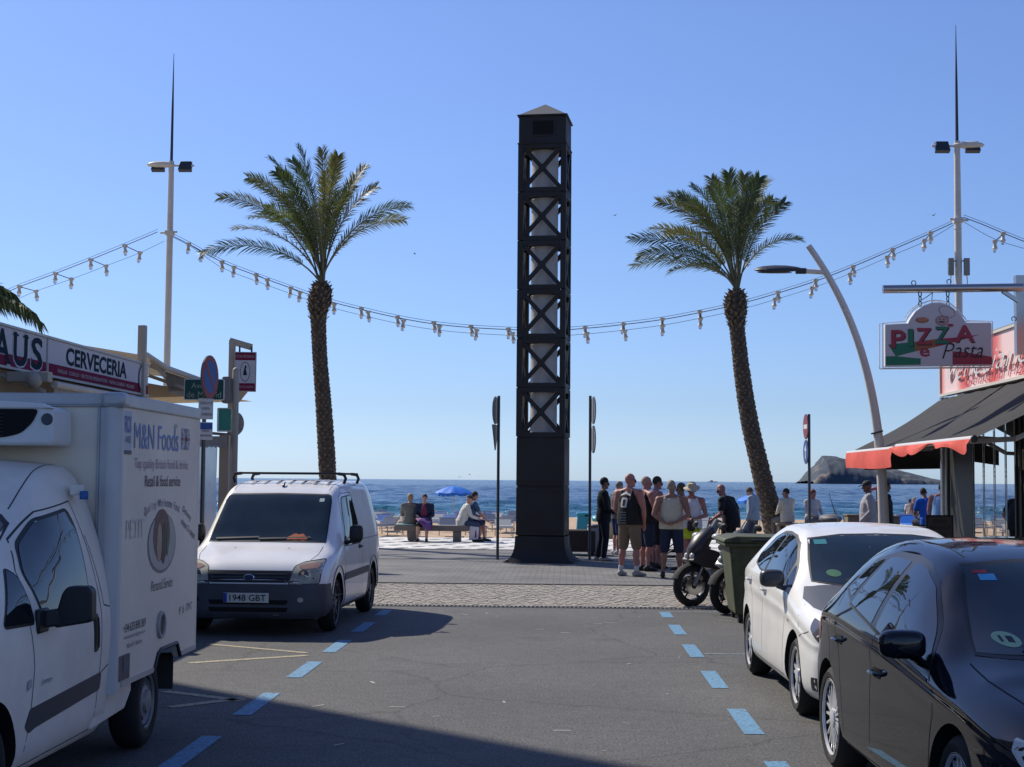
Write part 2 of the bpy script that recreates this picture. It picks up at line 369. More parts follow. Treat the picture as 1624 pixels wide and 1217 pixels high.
def seams(car, bvh, lst, m=None, w=.007):
    me = bpy.data.meshes.new('panel_gaps'); bm = bmesh.new()
    for axis, s, pts in lst:
        for a, b in zip(pts[:-1], pts[1:]):
            try: bm.from_mesh(project(bvh, strip(a, b, w), axis, s, .0015, .08))
            except Exception: pass
    bm.to_mesh(me); bm.free(); me.materials.append(m or M_gap); link('panel_gaps', me, car)

def windows(car, bvh, poly, s, name='side_window', frame=.022, gm=None, trim=True, axis='x', step=.05):
    if trim: part(bvh, offset_poly(poly, frame), axis, s, .002, name.replace('window', 'window_trim') if 'window' in name else name + '_trim', M_plast, car, step)
    return part(bvh, poly, axis, s, .0045, name, gm or M_glass, car, step)
def plate(car, c, wd, txt, facing='y', s=-1, back=False):
    p = MB(); p.box(c, (wd, .012, .11), 0); p.box((c[0] - wd / 2 + .022, c[1] + s * .0075, c[2]), (.04, .004, .104), 1)
    o = p.build('number_plate', [M_plate, M_pblue], car, bevel=.003)
    text(txt, 'plate_lettering', M_txt, (c[0] + .02, c[1] + s * .0075, c[2]), (1, 0, 0), (0, 0, 1), wd * .80, .072, o, .01)
# ================================================================== black hatchback
def black_car():
    car = thing('parked_car', 'glossy black hatchback with many-spoke alloy wheels parked nearest the camera on the right', 'car', (2.60, 8.41, 0), rad(2.86), 'cars parked along the right kerb')
    Wd = .895
    st = [(-2.17, [(0, .28), (.40, .28), (.50, .36), (.53, .50), (.50, .58), (.44, .62), (.3, .64), (0, .655)]),
          (-2.10, [(0, .22), (.60, .22), (.69, .32), (.71, .50), (.67, .62), (.58, .68), (.38, .71), (0, .73)]),
          (-1.92, [(0, .18), (.72, .18), (.81, .28), (.845, .50), (.81, .68), (.70, .76), (.45, .81), (0, .84)]),
          (-1.6, [(0, .18), (.76, .18), (.86, .27), (.885, .53), (.865, .74), (.76, .83), (.5, .89), (0, .92)]),
          (-1.30, [(0, .18), (.78, .18), (.87, .27), (.893, .55), (.878, .79), (.80, .86), (.68, .915), (0, .985)]),
          (-.95, [(0, .18), (.80, .18), (.875, .27), (.895, .55), (.885, .83), (.81, .91), (.69, .965), (0, 1.13)]),
          (-.62, [(0, .18), (.80, .18), (.878, .27), (.895, .56), (.885, .865), (.79, 1.03), (.64, 1.155), (0, 1.285)]),
          (-.30, [(0, .18), (.80, .18), (.878, .27), (.895, .56), (.885, .90), (.765, 1.16), (.585, 1.37), (0, 1.41)]),
          (.05, [(0, .18), (.80, .18), (.878, .27), (.895, .57), (.885, .93), (.755, 1.22), (.575, 1.425), (0, 1.465)]),
          (.6, [(0, .18), (.80, .18), (.878, .27), (.895, .58), (.887, .965), (.755, 1.24), (.575, 1.445), (0, 1.49)]),
          (1.15, [(0, .18), (.79, .18), (.872, .27), (.895, .60), (.88, .99), (.745, 1.22), (.56, 1.395), (0, 1.45)]),
          (1.55, [(0, .20), (.77, .20), (.855, .28), (.88, .60), (.855, .98), (.735, 1.13), (.54, 1.28), (0, 1.35)]),
          (1.85, [(0, .22), (.72, .22), (.81, .30), (.84, .60), (.81, .93), (.71, 1.0), (.50, 1.08), (0, 1.13)]),
          (2.08, [(0, .26), (.62, .26), (.72, .33), (.75, .60), (.72, .84), (.63, .90), (.45, .94), (0, .96)]),
          (2.15, [(0, .30), (.50, .30), (.60, .38), (.63, .60), (.6, .76), (.52, .80), (.4, .83), (0, .84)])]
    me = arches(loft(st, crease=(.80, .006)).mesh('body', [], True), [(-1.25, .365), (1.35, .365)], Wd, .32, M_black, M_dark, .33)
    b = bvh_of(me); me.name = 'body'; link('body', me, car)
    for s in (-1, 1):
        win = [(-.84, .865), (-.63, 1.06), (-.33, 1.285), (-.10, 1.355), (.14, 1.385), (.55, 1.39), (.93, 1.33), (1.16, 1.15), (.85, 1.085), (.2, .985), (-.4, .895)]
        part(b, offset_poly(win, .014), 'x', s, .0015, 'window_surround', mat('surround_black', (.012, .012, .013), .3), car, .025)
        part(b, rnd([(-.80, .885), (-.64, 1.04), (-.35, 1.26), (-.12, 1.335), (.06, 1.36), (.12, 1.36), (.20, .995), (-.4, .91)], .03), 'x', s, .004, 'front_side_window', M_glass, car, .05)
        part(b, rnd([(.20, 1.362), (.5, 1.372), (.62, 1.362), (.85, 1.10), (.86, 1.08), (.30, 1.008)], .02), 'x', s, .004, 'rear_side_window', M_glass, car, .05)
        part(b, rnd([(.70, 1.352), (.90, 1.315), (1.10, 1.155), (.93, 1.115)], .02), 'x', s, .004, 'quarter_window', M_glass, car, .05)
        part(b, strip((-.84, .84), (.9, 1.075), .012), 'x', s, .005, 'belt_moulding', M_plast, car, .06)
        seams(car, b, [('x', s, [(-.95, .80), (-.90, .5), (-.86, .22)]), ('x', s, [(-.84, .865), (-.95, .80)]), ('x', s, [(.16, .965), (.25, .85), (.24, .5), (.26, .22)]), ('x', s, [(1.15, 1.12), (1.12, .9), (1.0, .72), (.90, .4), (.88, .24)]), ('x', s, [(1.39, .93), (1.2, .60)]), ('x', s, [(-.86, .245), (.26, .24), (.9, .25)]), ('z', 1, [(s * .72, -1.0), (s * .73, -1.3), (s * .68, -1.75), (s * .60, -2.0)]), ('x', s, [(-1.65, .70), (-1.62, .30)]), ('z', 1, [(s * .50, -.22), (s * .50, 1.3)])])
        handle(car, b, s, 1.02, .845, M_black); handle(car, b, s, .11, .755, M_black)
        mirror(car, s, .965, -.70, 1.0, .235, .12, .145, M_black, (.84, -.68, .90))
        hl = part(b, rnd([(-2.10, .60), (-2.02, .68), (-1.93, .72), (-1.84, .735), (-1.88, .68), (-1.98, .61)], .015), 'x', s, .003, 'headlight', M_lens, car, .04)
        part(b, rnd([(-1.18, .64), (-1.12, .64), (-1.12, .665), (-1.18, .665)], .01), 'x', s, .006, 'side_repeater', M_amber, car, .04)
        part(b, rnd([(1.62, .93), (1.95, .90), (2.02, .78), (1.75, .76)], .03), 'x', s, .003, 'tail_light', mat('tail_red', (.25, .01, .01), .2), car, .05)
        for y in (-1.25, 1.35): make_wheel(car, s, Wd - .025, y, .325, .21, 'multi')
    ws = [(-.665, .985), (-.4, 1.005), (0, 1.02), (.4, 1.005), (.665, .985), (.60, 1.20), (.545, 1.365), (.3, 1.385), (0, 1.392), (-.3, 1.385), (-.545, 1.365), (-.60, 1.20)]
    part(b, offset_poly(ws, .018), 'y', -1, .002, 'windscreen_trim', M_plast, car, .05)
    g = part(b, ws, 'y', -1, .005, 'windscreen', M_glassg, car, .05)
    part(b, rnd([(-.50, 1.30), (-.42, 1.302), (-.42, 1.332), (-.50, 1.33)], .003), 'y', -1, .007, 'parking_sticker', mat('sticker_blue', '#5aa6cf', .5), g)
    part(b, rnd([(-.52, 1.332), (-.45, 1.334), (-.45, 1.35), (-.52, 1.348)], .003), 'y', -1, .007, 'red_sticker', mat('sticker_red', '#b03038', .5), g)
    st_ = part(b, [(-.53 + .05 * math.cos(a * .3142), 1.05 + .03 * math.sin(a * .3142)) for a in range(20)], 'y', -1, .007, 'emissions_sticker', mat('sticker_green', '#9db890', .5), g)
    part(b, [(-.555, 1.038), (-.545, 1.038), (-.545, 1.062), (-.555, 1.062)], 'y', -1, .009, 'letter', M_txt, st_)
    part(b, [(-.53, 1.038), (-.505, 1.038), (-.505, 1.062), (-.53, 1.062)], 'y', -1, .009, 'letter', M_txt, st_)
    part(b, strip((-.50, 1.012), (.15, 1.035), .018), 'y', -1, .02, 'wiper', M_plast, car, .06)
    part(b, rnd([(-.62, .36), (.62, .36), (.55, .28), (-.55, .28)], .03), 'y', -1, .004, 'lower_grille', M_dark, car)
    part(b, rnd([(-.25, .58), (.25, .58), (.20, .46), (-.20, .46)], .03), 'y', -1, .004, 'grille', M_plast, car)
    for s in (-1, 1): part(b, [(s * .66, .52), (s * .5, .60), (s * .42, .57), (s * .56, .50)], 'y', -1, .003, 'headlight_front', M_lens, car)
    return car
# ================================================================== white hatchback
def white_car():
    car = thing('parked_car', 'white hatchback with a grey bonnet and grey mirrors parked behind the black car', 'car', (2.578, 13.18, 0), rad(1.5), 'cars parked along the right kerb')
    Wd = .845
    st = [(-2.02, [(0, .26), (.36, .26), (.45, .34), (.50, .48), (.47, .60), (.42, .66), (.3, .69), (0, .70)]),
          (-1.95, [(0, .20), (.56, .20), (.65, .30), (.68, .48), (.65, .65), (.56, .72), (.38, .76), (0, .775)]),
          (-1.80, [(0, .17), (.68, .17), (.77, .26), (.80, .46), (.78, .68), (.69, .78), (.45, .83), (0, .85)]),
          (-1.5, [(0, .17), (.73, .17), (.82, .25), (.84, .50), (.825, .76), (.74, .85), (.5, .90), (0, .925)]),
          (-1.2, [(0, .17), (.74, .17), (.83, .25), (.845, .53), (.832, .82), (.76, .90), (.62, .95), (0, .985)]),
          (-.95, [(0, .17), (.75, .17), (.832, .25), (.845, .55), (.832, .87), (.765, .95), (.655, 1.01), (0, 1.11)]),
          (-.60, [(0, .17), (.75, .17), (.833, .25), (.845, .56), (.835, .91), (.745, 1.07), (.625, 1.20), (0, 1.29)]),
          (-.32, [(0, .17), (.75, .17), (.833, .25), (.845, .56), (.835, .93), (.725, 1.17), (.585, 1.345), (0, 1.385)]),
          (.05, [(0, .17), (.75, .17), (.833, .25), (.845, .57), (.835, .95), (.71, 1.22), (.555, 1.40), (0, 1.43)]),
          (.6, [(0, .17), (.75, .17), (.833, .25), (.845, .58), (.835, .985), (.705, 1.23), (.55, 1.405), (0, 1.445)]),
          (1.15, [(0, .17), (.74, .17), (.825, .25), (.845, .60), (.83, 1.0), (.70, 1.20), (.54, 1.35), (0, 1.40)]),
          (1.55, [(0, .19), (.72, .19), (.81, .27), (.832, .60), (.81, .98), (.69, 1.11), (.52, 1.23), (0, 1.30)]),
          (1.85, [(0, .22), (.66, .22), (.75, .30), (.78, .60), (.75, .90), (.65, .97), (.48, 1.02), (0, 1.06)]),
          (2.03, [(0, .28), (.55, .28), (.63, .36), (.66, .58), (.62, .76), (.55, .80), (.4, .83), (0, .84)])]
    me = arches(loft(st, crease=(.60, .006)).mesh('body', [], True), [(-1.18, .345), (1.29, .345)], Wd, .30, M_white, M_dark, .31)
    b = bvh_of(me); me.name = 'body'; link('body', me, car)
    hood = [(-.715, -.98), (-.765, -1.2), (-.74, -1.5), (-.66, -1.75), (-.5, -1.88), (-.2, -1.93), (.2, -1.93), (.5, -1.88), (.66, -1.75), (.74, -1.5), (.765, -1.2), (.715, -.98), (.66, -1.04), (.4, -1.17), (0, -1.21), (-.4, -1.17), (-.66, -1.04)]
    part(b, hood, 'z', 1, .0025, 'bonnet', M_hoodgrey, car, .05)
    for s in (-1, 1):
        win = [(-.84, .955), (-.66, 1.10), (-.38, 1.29), (-.12, 1.345), (.25, 1.365), (.5, 1.36), (.75, 1.30), (.97, 1.14), (.93, 1.07), (.6, 1.025), (0, .985)]
        part(b, offset_poly(win, .008), 'x', s, .0015, 'window_surround', M_plast, car, .025)
        part(b, rnd([(-.58, .975), (-.54, 1.16), (-.36, 1.275), (-.10, 1.335), (.19, 1.352), (.29, 1.02)], .03), 'x', s, .004, 'front_side_window', M_glass, car, .05)
        part(b, rnd([(-.82, .965), (-.63, 1.11), (-.60, 1.12), (-.63, .975)], .01), 'x', s, .004, 'quarter_window', M_glass, car, .05)
        part(b, rnd([(.26, 1.352), (.5, 1.345), (.70, 1.29), (.93, 1.13), (.90, 1.08), (.6, 1.035), (.36, 1.02)], .03), 'x', s, .004, 'rear_side_window', M_glass, car, .05)
        seams(car, b, [('x', s, [(-.80, .90), (-.74, .55), (-.72, .24)]), ('x', s, [(.31, .99), (.36, .7), (.33, .24)]), ('x', s, [(.97, 1.05), (1.0, .85), (.90, .5), (.83, .26)]), ('x', s, [(-.72, .25), (.33, .25), (.85, .26)]), ('x', s, [(-1.35, .86), (-1.42, .62)]), ('x', s, [(1.5, .9), (1.7, .5)]), ('x', s, [(-1.42, .63), (-1.75, .70)])], mat('gap_white', (.035, .035, .035), .8))
        handle(car, b, s, 1.10, .90, mat('white_handle', '#c8c8c8', .4)); handle(car, b, s, .22, .865, mat('white_handle', '#c8c8c8', .4))
        mirror(car, s, .925, -.70, 1.02, .20, .12, .145, mat('mirror_grey', (.06, .06, .065), .35), (.80, -.70, .94))
        part(b, rnd([(-1.93, .66), (-1.80, .76), (-1.66, .79), (-1.70, .71), (-1.88, .60)], .02), 'x', s, .003, 'headlight', mat('lens_smoked', (.09, .09, .095), .1, coat=.8), car, .04)
        part(b, rnd([(-.98, .70), (-.93, .70), (-.93, .72), (-.98, .72)], .008), 'x', s, .005, 'side_repeater', M_amber, car, .04)
        part(b, rnd([(1.62, .93), (1.85, .90), (1.92, .74), (1.72, .74)], .03), 'x', s, .003, 'tail_light', mat('tail_red', (.25, .01, .01), .2), car, .05)
        part(b, rnd([(-1.97, .36), (-1.75, .36), (-1.72, .26), (-1.97, .26)], .02), 'x', s, .003, 'bumper_vent', M_plast, car, .05)
        for y in (-1.18, 1.29): make_wheel(car, s, Wd - .02, y, .30, .20, 'double')
    ws = [(-.64, 1.02), (-.4, 1.0), (0, 1.0), (.4, 1.0), (.64, 1.02), (.61, 1.17), (.565, 1.325), (.3, 1.355), (0, 1.362), (-.3, 1.355), (-.565, 1.325), (-.61, 1.17)]
    part(b, offset_poly(ws, .016), 'y', -1, .002, 'windscreen_trim', M_plast, car, .05)
    g = part(b, ws, 'y', -1, .005, 'windscreen', M_glassg, car, .05)
    part(b, rnd([(-.54, 1.285), (-.44, 1.29), (-.44, 1.325), (-.54, 1.32)], .003), 'y', -1, .007, 'parking_sticker', mat('sticker_teal', '#348088', .5), g)
    part(b, [(-.47 + .055 * math.cos(a * .3142), 1.075 + .026 * math.sin(a * .3142)) for a in range(20)], 'y', -1, .007, 'emissions_sticker', mat('sticker_green2', '#3c6a4c', .5), g)
    part(b, rnd([(-.12, 1.26), (.14, 1.26), (.13, 1.31), (-.11, 1.31)], .02), 'y', -1, .004, 'rear_view_mirror', M_grey, g)
    part(b, strip((-.40, 1.022), (.25, 1.018), .02), 'y', -1, .02, 'wiper', M_plast, car, .06)
    part(b, rnd([(-.5, .38), (.5, .38), (.45, .26), (-.45, .26)], .03), 'y', -1, .004, 'lower_grille', M_dark, car)
    part(b, rnd([(-.25, .66), (.25, .66), (.20, .56), (-.20, .56)], .03), 'y', -1, .004, 'grille', M_plast, car)
    a = MB(); a.tube([(0, 1.1, 1.40), (0, 1.32, 1.55)], .004, 6); a.build('aerial', M_plast, car)
    return car
# ================================================================== white panel van
def panel_van():
    car = thing('panel_van', 'white panel van with black roof bars and grey bumper parked on the left', 'van', (-3.55, 19.38, 0), rad(-1.5))
    Wd = .88
    low = [(0, .20), (.76, .20), (.86, .30), (.88, .58)]
    st = [(-2.19, [(0, .26), (.50, .26), (.64, .31), (.67, .45), (.65, .56), (.58, .61), (.4, .635), (0, .65)]),
          (-2.13, [(0, .22), (.66, .22), (.77, .29), (.80, .44), (.78, .60), (.70, .69), (.45, .725), (0, .74)]),
          (-2.00, [(0, .20), (.75, .20), (.84, .29), (.86, .47), (.84, .68), (.77, .79), (.50, .825), (0, .84)]),
          (-1.70, [(0, .20), (.76, .20), (.86, .29), (.877, .52), (.86, .80), (.785, .89), (.55, .925), (0, .94)]),
          (-1.36, low + [(.865, .90), (.795, .97), (.715, 1.005), (0, 1.03)]),
          (-1.0, low + [(.868, .945), (.80, 1.12), (.695, 1.275), (0, 1.31)]),
          (-.60, low + [(.868, .965), (.785, 1.30), (.665, 1.58), (0, 1.62)]),
          (-.38, low + [(.868, .97), (.78, 1.37), (.665, 1.665), (0, 1.70)]),
          (.0, low + [(.868, .98), (.778, 1.42), (.67, 1.72), (0, 1.755)]),
          (.5, low + [(.868, .99), (.78, 1.44), (.675, 1.745), (0, 1.78)]),
          (1.5, low + [(.868, .99), (.78, 1.44), (.675, 1.745), (0, 1.78)]),
          (1.88, [(0, .24), (.75, .24), (.85, .32), (.87, .58), (.86, .97), (.775, 1.42), (.66, 1.71), (0, 1.745)]),
          (2.02, [(0, .28), (.70, .28), (.81, .36), (.835, .58), (.825, .95), (.75, 1.37), (.63, 1.63), (0, 1.67)]),
          (2.07, [(0, .34), (.62, .34), (.74, .42), (.77, .60), (.76, .92), (.70, 1.30), (.58, 1.52), (0, 1.56)])]
    me = arches(loft(st).mesh('body', [], True), [(-1.33, .37), (1.33, .37)], Wd, .32, M_white, M_dark, .32)
    b = bvh_of(me); me.name = 'body'; link('body', me, car)
    G = mat('van_bumper', (.055, .062, .078), .55, var=.15, vs=6)
    bp = part(b, rnd([(-.868, .60), (.868, .60), (.89, .25), (.72, .215), (-.72, .215), (-.89, .25)], .04), 'y', -1, .012, 'front_bumper', G, car, .05)
    for s in (-1, 1):
        part(b, [(-2.18, .59), (-1.86, .60), (-1.70, .33), (-1.72, .225), (-2.18, .24)], 'x', s, .012, 'bumper_corner', G, car, .04)
        for yy in (-1.33, 1.33):
            arc = [(yy + .45 * math.cos(t), .32 + .45 * math.sin(t)) for t in [rad(a) for a in range(-8, 189, 8)]]; inn = [(yy + .368 * math.cos(t), .32 + .368 * math.sin(t)) for t in [rad(a) for a in range(188, -9, -8)]]
            m_ = MB(); N = len(arc); bm2 = bmesh.new(); tmp = bpy.data.meshes.new('wheel_arch_trim')
            for i in range(N - 1): bm2.from_mesh(project(b, [arc[i], arc[i + 1], inn[N - 2 - i], inn[N - 1 - i]], 'x', s, .010, .2))
            bmesh.ops.remove_doubles(bm2, verts=bm2.verts, dist=.002); bm2.to_mesh(tmp); bm2.free(); tmp.materials.append(G); tmp.polygons.foreach_set('use_smooth', [True] * len(tmp.polygons)); link('wheel_arch_trim', tmp, car)
        part(b, [(-.90, .57), (.90, .57), (.90, .655), (-.90, .655)], 'x', s, .010, 'side_moulding', G, car, .06, .01)
        part(b, [(-.86, .205), (.86, .205), (.86, .26), (-.86, .26)], 'x', s, .006, 'sill_trim', G, car, .06)
        windows(car, b, rnd([(-.86, .985), (-.66, 1.13), (-.44, 1.52), (-.36, 1.56), (.16, 1.585), (.24, 1.54), (.33, 1.02), (.28, .985)], .05), s, 'side_window', .014)
        seams(car, b, [('x', s, [(-.92, .95), (-.88, .62), (-.86, .26)]), ('x', s, [(-.92, .95), (-.70, 1.16), (-.50, 1.57), (-.40, 1.60)]), ('x', s, [(.22, 1.62), (.35, 1.45), (.42, 1.0), (.42, .26)]), ('x', s, [(-.40, 1.615), (.22, 1.625)]), ('x', s, [(.42, 1.02), (2.0, 1.02)]), ('x', s, [(-.86, .26), (.42, .26)]), ('z', 1, [(s * .70, -1.40), (s * .70, -1.7), (s * .62, -2.05)]), ('x', s, [(1.0, 1.02), (1.0, .70)]), ('z', 1, [(s * .60, -.5), (s * .60, 1.9)])], mat('gap_white', (.035, .035, .035), .8))
        handle(car, b, s, .22, .93, M_plast)
        mirror(car, s, .985, -.74, 1.13, .17, .10, .215, M_plast, (.86, -.74, 1.02))
        part(b, [(-.80, 1.0), (-.66, 1.0), (-.66, 1.10), (-.70, 1.09)], 'x', s, .008, 'mirror_base', M_plast, car)
        sh = rnd([(s * .46, .60), (s * .505, .79), (s * .60, .835), (s * .80, .865), (s * .79, .61)], .02); part(b, offset_poly(sh, .012), 'y', -1, .002, 'headlight_seal', M_plast, car, .04)
        h = part(b, sh, 'y', -1, .004, 'headlight', mat('lens_dull', (.36, .34, .27), .4, var=.35, vs=12), car, .04, 0)
        part(b, rnd([(s * .54, .79), (s * .60, .815), (s * .775, .84), (s * .775, .775), (s * .60, .76)], .015), 'y', -1, .007, 'indicator', mat('amber_pale', (.40, .24, .17), .2, coat=.5), h, .04)
        q = MB(); hp = b.ray_cast(Vector((s * .64, -4, .70)), Vector((0, 1, 0)))[0]; q.lathe([(hp.y - .012, .062), (hp.y - .012, .052), (hp.y - .004, .0)], 24, (s * .62, 0, .70), 'y'); q.build('lamp_reflector', M_chrome, h)
        part(b, [(s * (.60 + .035 * math.cos(a * .3927)), .425 + .028 * math.sin(a * .3927)) for a in range(16)], 'y', -1, .016, 'fog_lamp', M_lens if s > 0 else M_dark, car, .03)
        part(b, rnd([(1.93, 1.3), (2.03, 1.3), (2.03, .85), (1.93, .85)], .02), 'x', s, .004, 'tail_light', mat('tail_red', (.25, .01, .01), .2), car, .05)
        for y in (-1.33, 1.33): make_wheel(car, s, Wd - .02, y, .315, .19, 'seven', mat('hubcap_dull', (.14, .14, .15), .45, .5))
    part(b, rnd([(-.45, .615), (.45, .615), (.49, .745), (-.49, .745)], .02), 'y', -1, .006, 'grille', M_plast, car, .05)
    gs = MB()
    for zz in (.64, .675, .71):
        y = b.ray_cast(Vector((0, -4, zz)), Vector((0, 1, 0)))[0].y; gs.box((0, y - .012, zz), (.86, .012, .012))
    gs.build('grille_bars', G, car)
    for zz, hh in ((.395, .05), (.31, .05)): part(b, rnd([(-.44, zz - hh / 2), (.44, zz - hh / 2), (.46, zz + hh / 2), (-.46, zz + hh / 2)], .015), 'y', -1, .016, 'air_intake', M_dark, car, .05)
    em = MB(); ye = b.ray_cast(Vector((0, -4, .675)), Vector((0, 1, 0)))[0].y - .022
    em.lathe([(ye, .0), (ye, .02), (ye + .01, .021)], 24, (0, 0, 0), 'y', 1); em.lathe([(ye + .002, .019), (ye - .004, .021), (ye + .002, .025), (ye + .012, .025)], 24, (0, 0, 0), 'y', 0)
    em.v = [(x * 2.6, y, z * 1.35 + .675) for x, y, z in em.v]; em.build('oval_badge', [M_chrome, mat('badge_blue', '#1b2c55', .3)], car)
    plate(car, (-.02, -2.225, .445), .52, '1948 GBT')
    ws = [(-.70, 1.045), (0, 1.055), (.70, 1.045), (.685, 1.2), (.655, 1.50), (.635, 1.575), (.60, 1.59), (0, 1.60), (-.60, 1.59), (-.635, 1.575), (-.655, 1.50), (-.685, 1.2)]
    part(b, offset_poly(ws, .018), 'y', -1, .002, 'windscreen_trim', M_plast, car, .05)
    g = part(b, ws, 'y', -1, .005, 'windscreen', M_glassg, car, .05)
    part(b, [(.36 + .12 * math.cos(a * .2618), 1.07 + (.062 + .01 * math.sin(a * 1.9)) * max(-.25, math.sin(a * .2618))) for a in range(24)], 'y', -1, .007, 'orange_cloth_on_dashboard', mat('orange_cloth', (.50, .12, .05), .8, var=.3, vs=20), g, .04)
    part(b, rnd([(.52, 1.51), (.58, 1.51), (.58, 1.55), (.52, 1.55)], .003), 'y', -1, .007, 'sticker', mat('sticker_pale', '#9fb4b0', .5), g)
    for x0, x1 in ((-.62, -.1), (-.1, .52)): part(b, strip((x0, 1.065), (x1, 1.085), .016), 'y', -1, .018, 'wiper', M_plast, car, .06)
    for x in (-.32, .32): part(b, rnd([(x - .012, -1.55), (x + .012, -1.55), (x + .012, -1.535), (x - .012, -1.535)], .004), 'z', 1, .006, 'washer_jet', M_plast, car)
    an = MB(); an.tube([(0, -.42, 1.70), (0, -.38, 1.735), (0, -.30, 1.75)], [.02, .012, .005], 8); an.build('aerial', M_plast, car)
    for y in (-.05, .95):
        r = MB(); r.bar((-.66, y, 1.865), (.66, y, 1.865), .045, .028)
        r.build('roof_bar', M_plast, car, bevel=.006)
        for s in (-1, 1):
            f = MB(); f.tube([(s * .62, y, 1.862), (s * .70, y, 1.855), (s * .725, y, 1.80), (s * .70, y, 1.735)], [(.025, .02), (.03, .025), (.022, .02), (.035, .02)], 8, R=(0, 1, 0)); f.build('bar_foot', M_plast, car)
    rb = MB()
    for k in range(7): x = -.48 + k * .16; rb.box((x, .8, 1.782 - .03 * abs(x)), (.05, 2.0, .012))
    rb.build('roof_ribs', M_white, car, bevel=.004)
    return car
# ================================================================== refrigerated truck
def box_truck():
    CX, CY = -3.73, 8.70
    car = thing('box_truck', 'white refrigerated food delivery truck with a cooling unit over its cab at the left', 'truck', (CX, CY, 0))
    P = lambda X, Y, z: (X - CX, Y - CY, z)
    low = [(0, .22), (.80, .22), (.905, .33), (.93, .56)]
    st = [(-2.25, [(0, .28), (.55, .28), (.64, .36), (.67, .5), (.65, .62), (.58, .70), (.4, .74), (0, .76)]),
          (-2.1, [(0, .22), (.72, .22), (.82, .32), (.85, .5), (.83, .70), (.76, .82), (.5, .88), (0, .90)]),
          (-1.8, [(0, .20), (.80, .20), (.89, .30), (.92, .55), (.90, .82), (.84, .93), (.6, .99), (0, 1.01)]),
          (-1.45, low + [(.918, .90), (.865, 1.0), (.76, 1.06), (0, 1.10)]), (-1.1, low + [(.925, .95), (.87, 1.13), (.755, 1.245), (0, 1.31)]),
          (-.7, low + [(.932, .97), (.86, 1.24), (.72, 1.43), (0, 1.49)]), (-.33, low + [(.937, .98), (.845, 1.36), (.685, 1.60), (0, 1.66)]),
          (-.12, low + [(.94, .98), (.84, 1.42), (.68, 1.71), (0, 1.78)]), (.12, low + [(.942, .98), (.835, 1.47), (.665, 1.81), (0, 1.88)]),
          (.36, low + [(.942, .98), (.832, 1.49), (.655, 1.84), (0, 1.91)]), (.54, low + [(.942, .98), (.832, 1.49), (.655, 1.84), (0, 1.91)])]
    me = arches(loft(st).mesh('cab', [], True), [(-1.33, .38)], .93, .32, M_whited, M_dark, .32)
    b = bvh_of(me); me.name = 'cab'; link('cab', me, car)
    for s in (-1, 1):
        dw = rnd([(-.60, 1.06), (-.70, 1.28), (-.60, 1.42), (-.3, 1.545), (.13, 1.60), (.17, 1.50), (.15, 1.035), (-.5, 1.035)], .05)
        windows(car, b, dw, s, 'side_window', .02)
        qw = rnd([(-1.12, 1.04), (-.84, 1.31), (-.78, 1.27), (-.74, 1.03)], .025); windows(car, b, qw, s, 'quarter_window', .014)
        seams(car, b, [('x', s, [(-.80, 1.02), (-.76, .80), (-.78, .56), (-.86, .30)]), ('x', s, [(-.80, 1.02), (-.76, 1.30), (-.62, 1.46), (-.25, 1.60), (.22, 1.655)]), ('x', s, [(.22, 1.655), (.27, 1.45), (.36, 1.0), (.37, .62), (.32, .30)]), ('x', s, [(-.84, .29), (.32, .30)]), ('x', s, [(.36, .62), (.53, .66)]), ('x', s, [(.30, 1.45), (.42, 1.03), (.53, 1.01)]), ('z', 1, [(s * .62, -.35), (s * .60, .1), (s * .585, .5)])], mat('gap_soft2', (.05, .05, .05), .8), .008)
        mo = part(b, rnd([(-.86, .50), (-.79, .585), (.37, .63), (.40, .62), (.395, .535), (.36, .525), (-.70, .475), (-.80, .46)], .02), 'x', s, .004, 'side_moulding', mat('moulding_grey', (.035, .042, .058), .45), car, .05, .016)
        hb = part(b, rnd([(.20, .99), (.29, .99), (.31, .77), (.23, .76)], .03), 'x', s, .004, 'door_handle', M_plast, car, .03, .01)
        part(b, rnd([(.225, .97), (.27, .97), (.285, .79), (.245, .78)], .02), 'x', s, .016, 'grip', M_dark, hb, .03)
        part(b, rnd([(-.86, .685), (-.80, .70), (-.80, .745), (-.86, .735)], .01), 'x', s, .005, 'side_repeater', mat('lamp_dull', '#a9a9ad', .3), car, .04)
        # mirror
        mm = MB(); prof = rnd([(0, 0), (.24, .035), (.235, .20), (.21, .225), (.08, .225), (.045, .19), (0, .05)], .03)
        x0 = s * .98; vs = []
        mm.prism([(x0 + s * u * .85, .985 + v) for u, v in prof], 'y', -.60, -.50)
        mm.bar((s * .90, -.60, 1.03), (x0 + s * .06, -.55, 1.05), .07, .09)
        mm.box((s * .93, -.64, 1.03), (.03, .16, .13))
        mo2 = mm.build('wing_mirror', M_plast, car, bevel=.022)
        g = MB(); g.prism([(x0 + s * (.02 + u * .74), .998 + v * .88) for u, v in prof], 'y', -.499, -.495); g.build('mirror_glass', M_glass, mo2)
        make_wheel(car, s, .91, -1.33, .315, .20, 'steel'); make_wheel(car, s, .935, 1.45, .305, .19, 'steel')
    text('Jumpy', 'model_script', M_grey, (.945, -.58, .705), (0, 1, 0), (0, 0, 1), .17, .035, car, .0, .3, .002)
    ws = [(-.74, 1.13), (0, 1.12), (.74, 1.13), (.72, 1.3), (.66, 1.53), (.60, 1.57), (0, 1.62), (-.60, 1.57), (-.66, 1.53), (-.72, 1.3)]
    part(b, offset_poly(ws, .02), 'y', -1, .002, 'windscreen_trim', M_plast, car, .05); part(b, ws, 'y', -1, .005, 'windscreen', M_glassg, car, .05)
    for s in (-1, 1): part(b, rnd([(s * .5, .72), (s * .80, .78), (s * .82, .62), (s * .55, .58)], .03), 'y', -1, .004, 'headlight', M_lens, car)
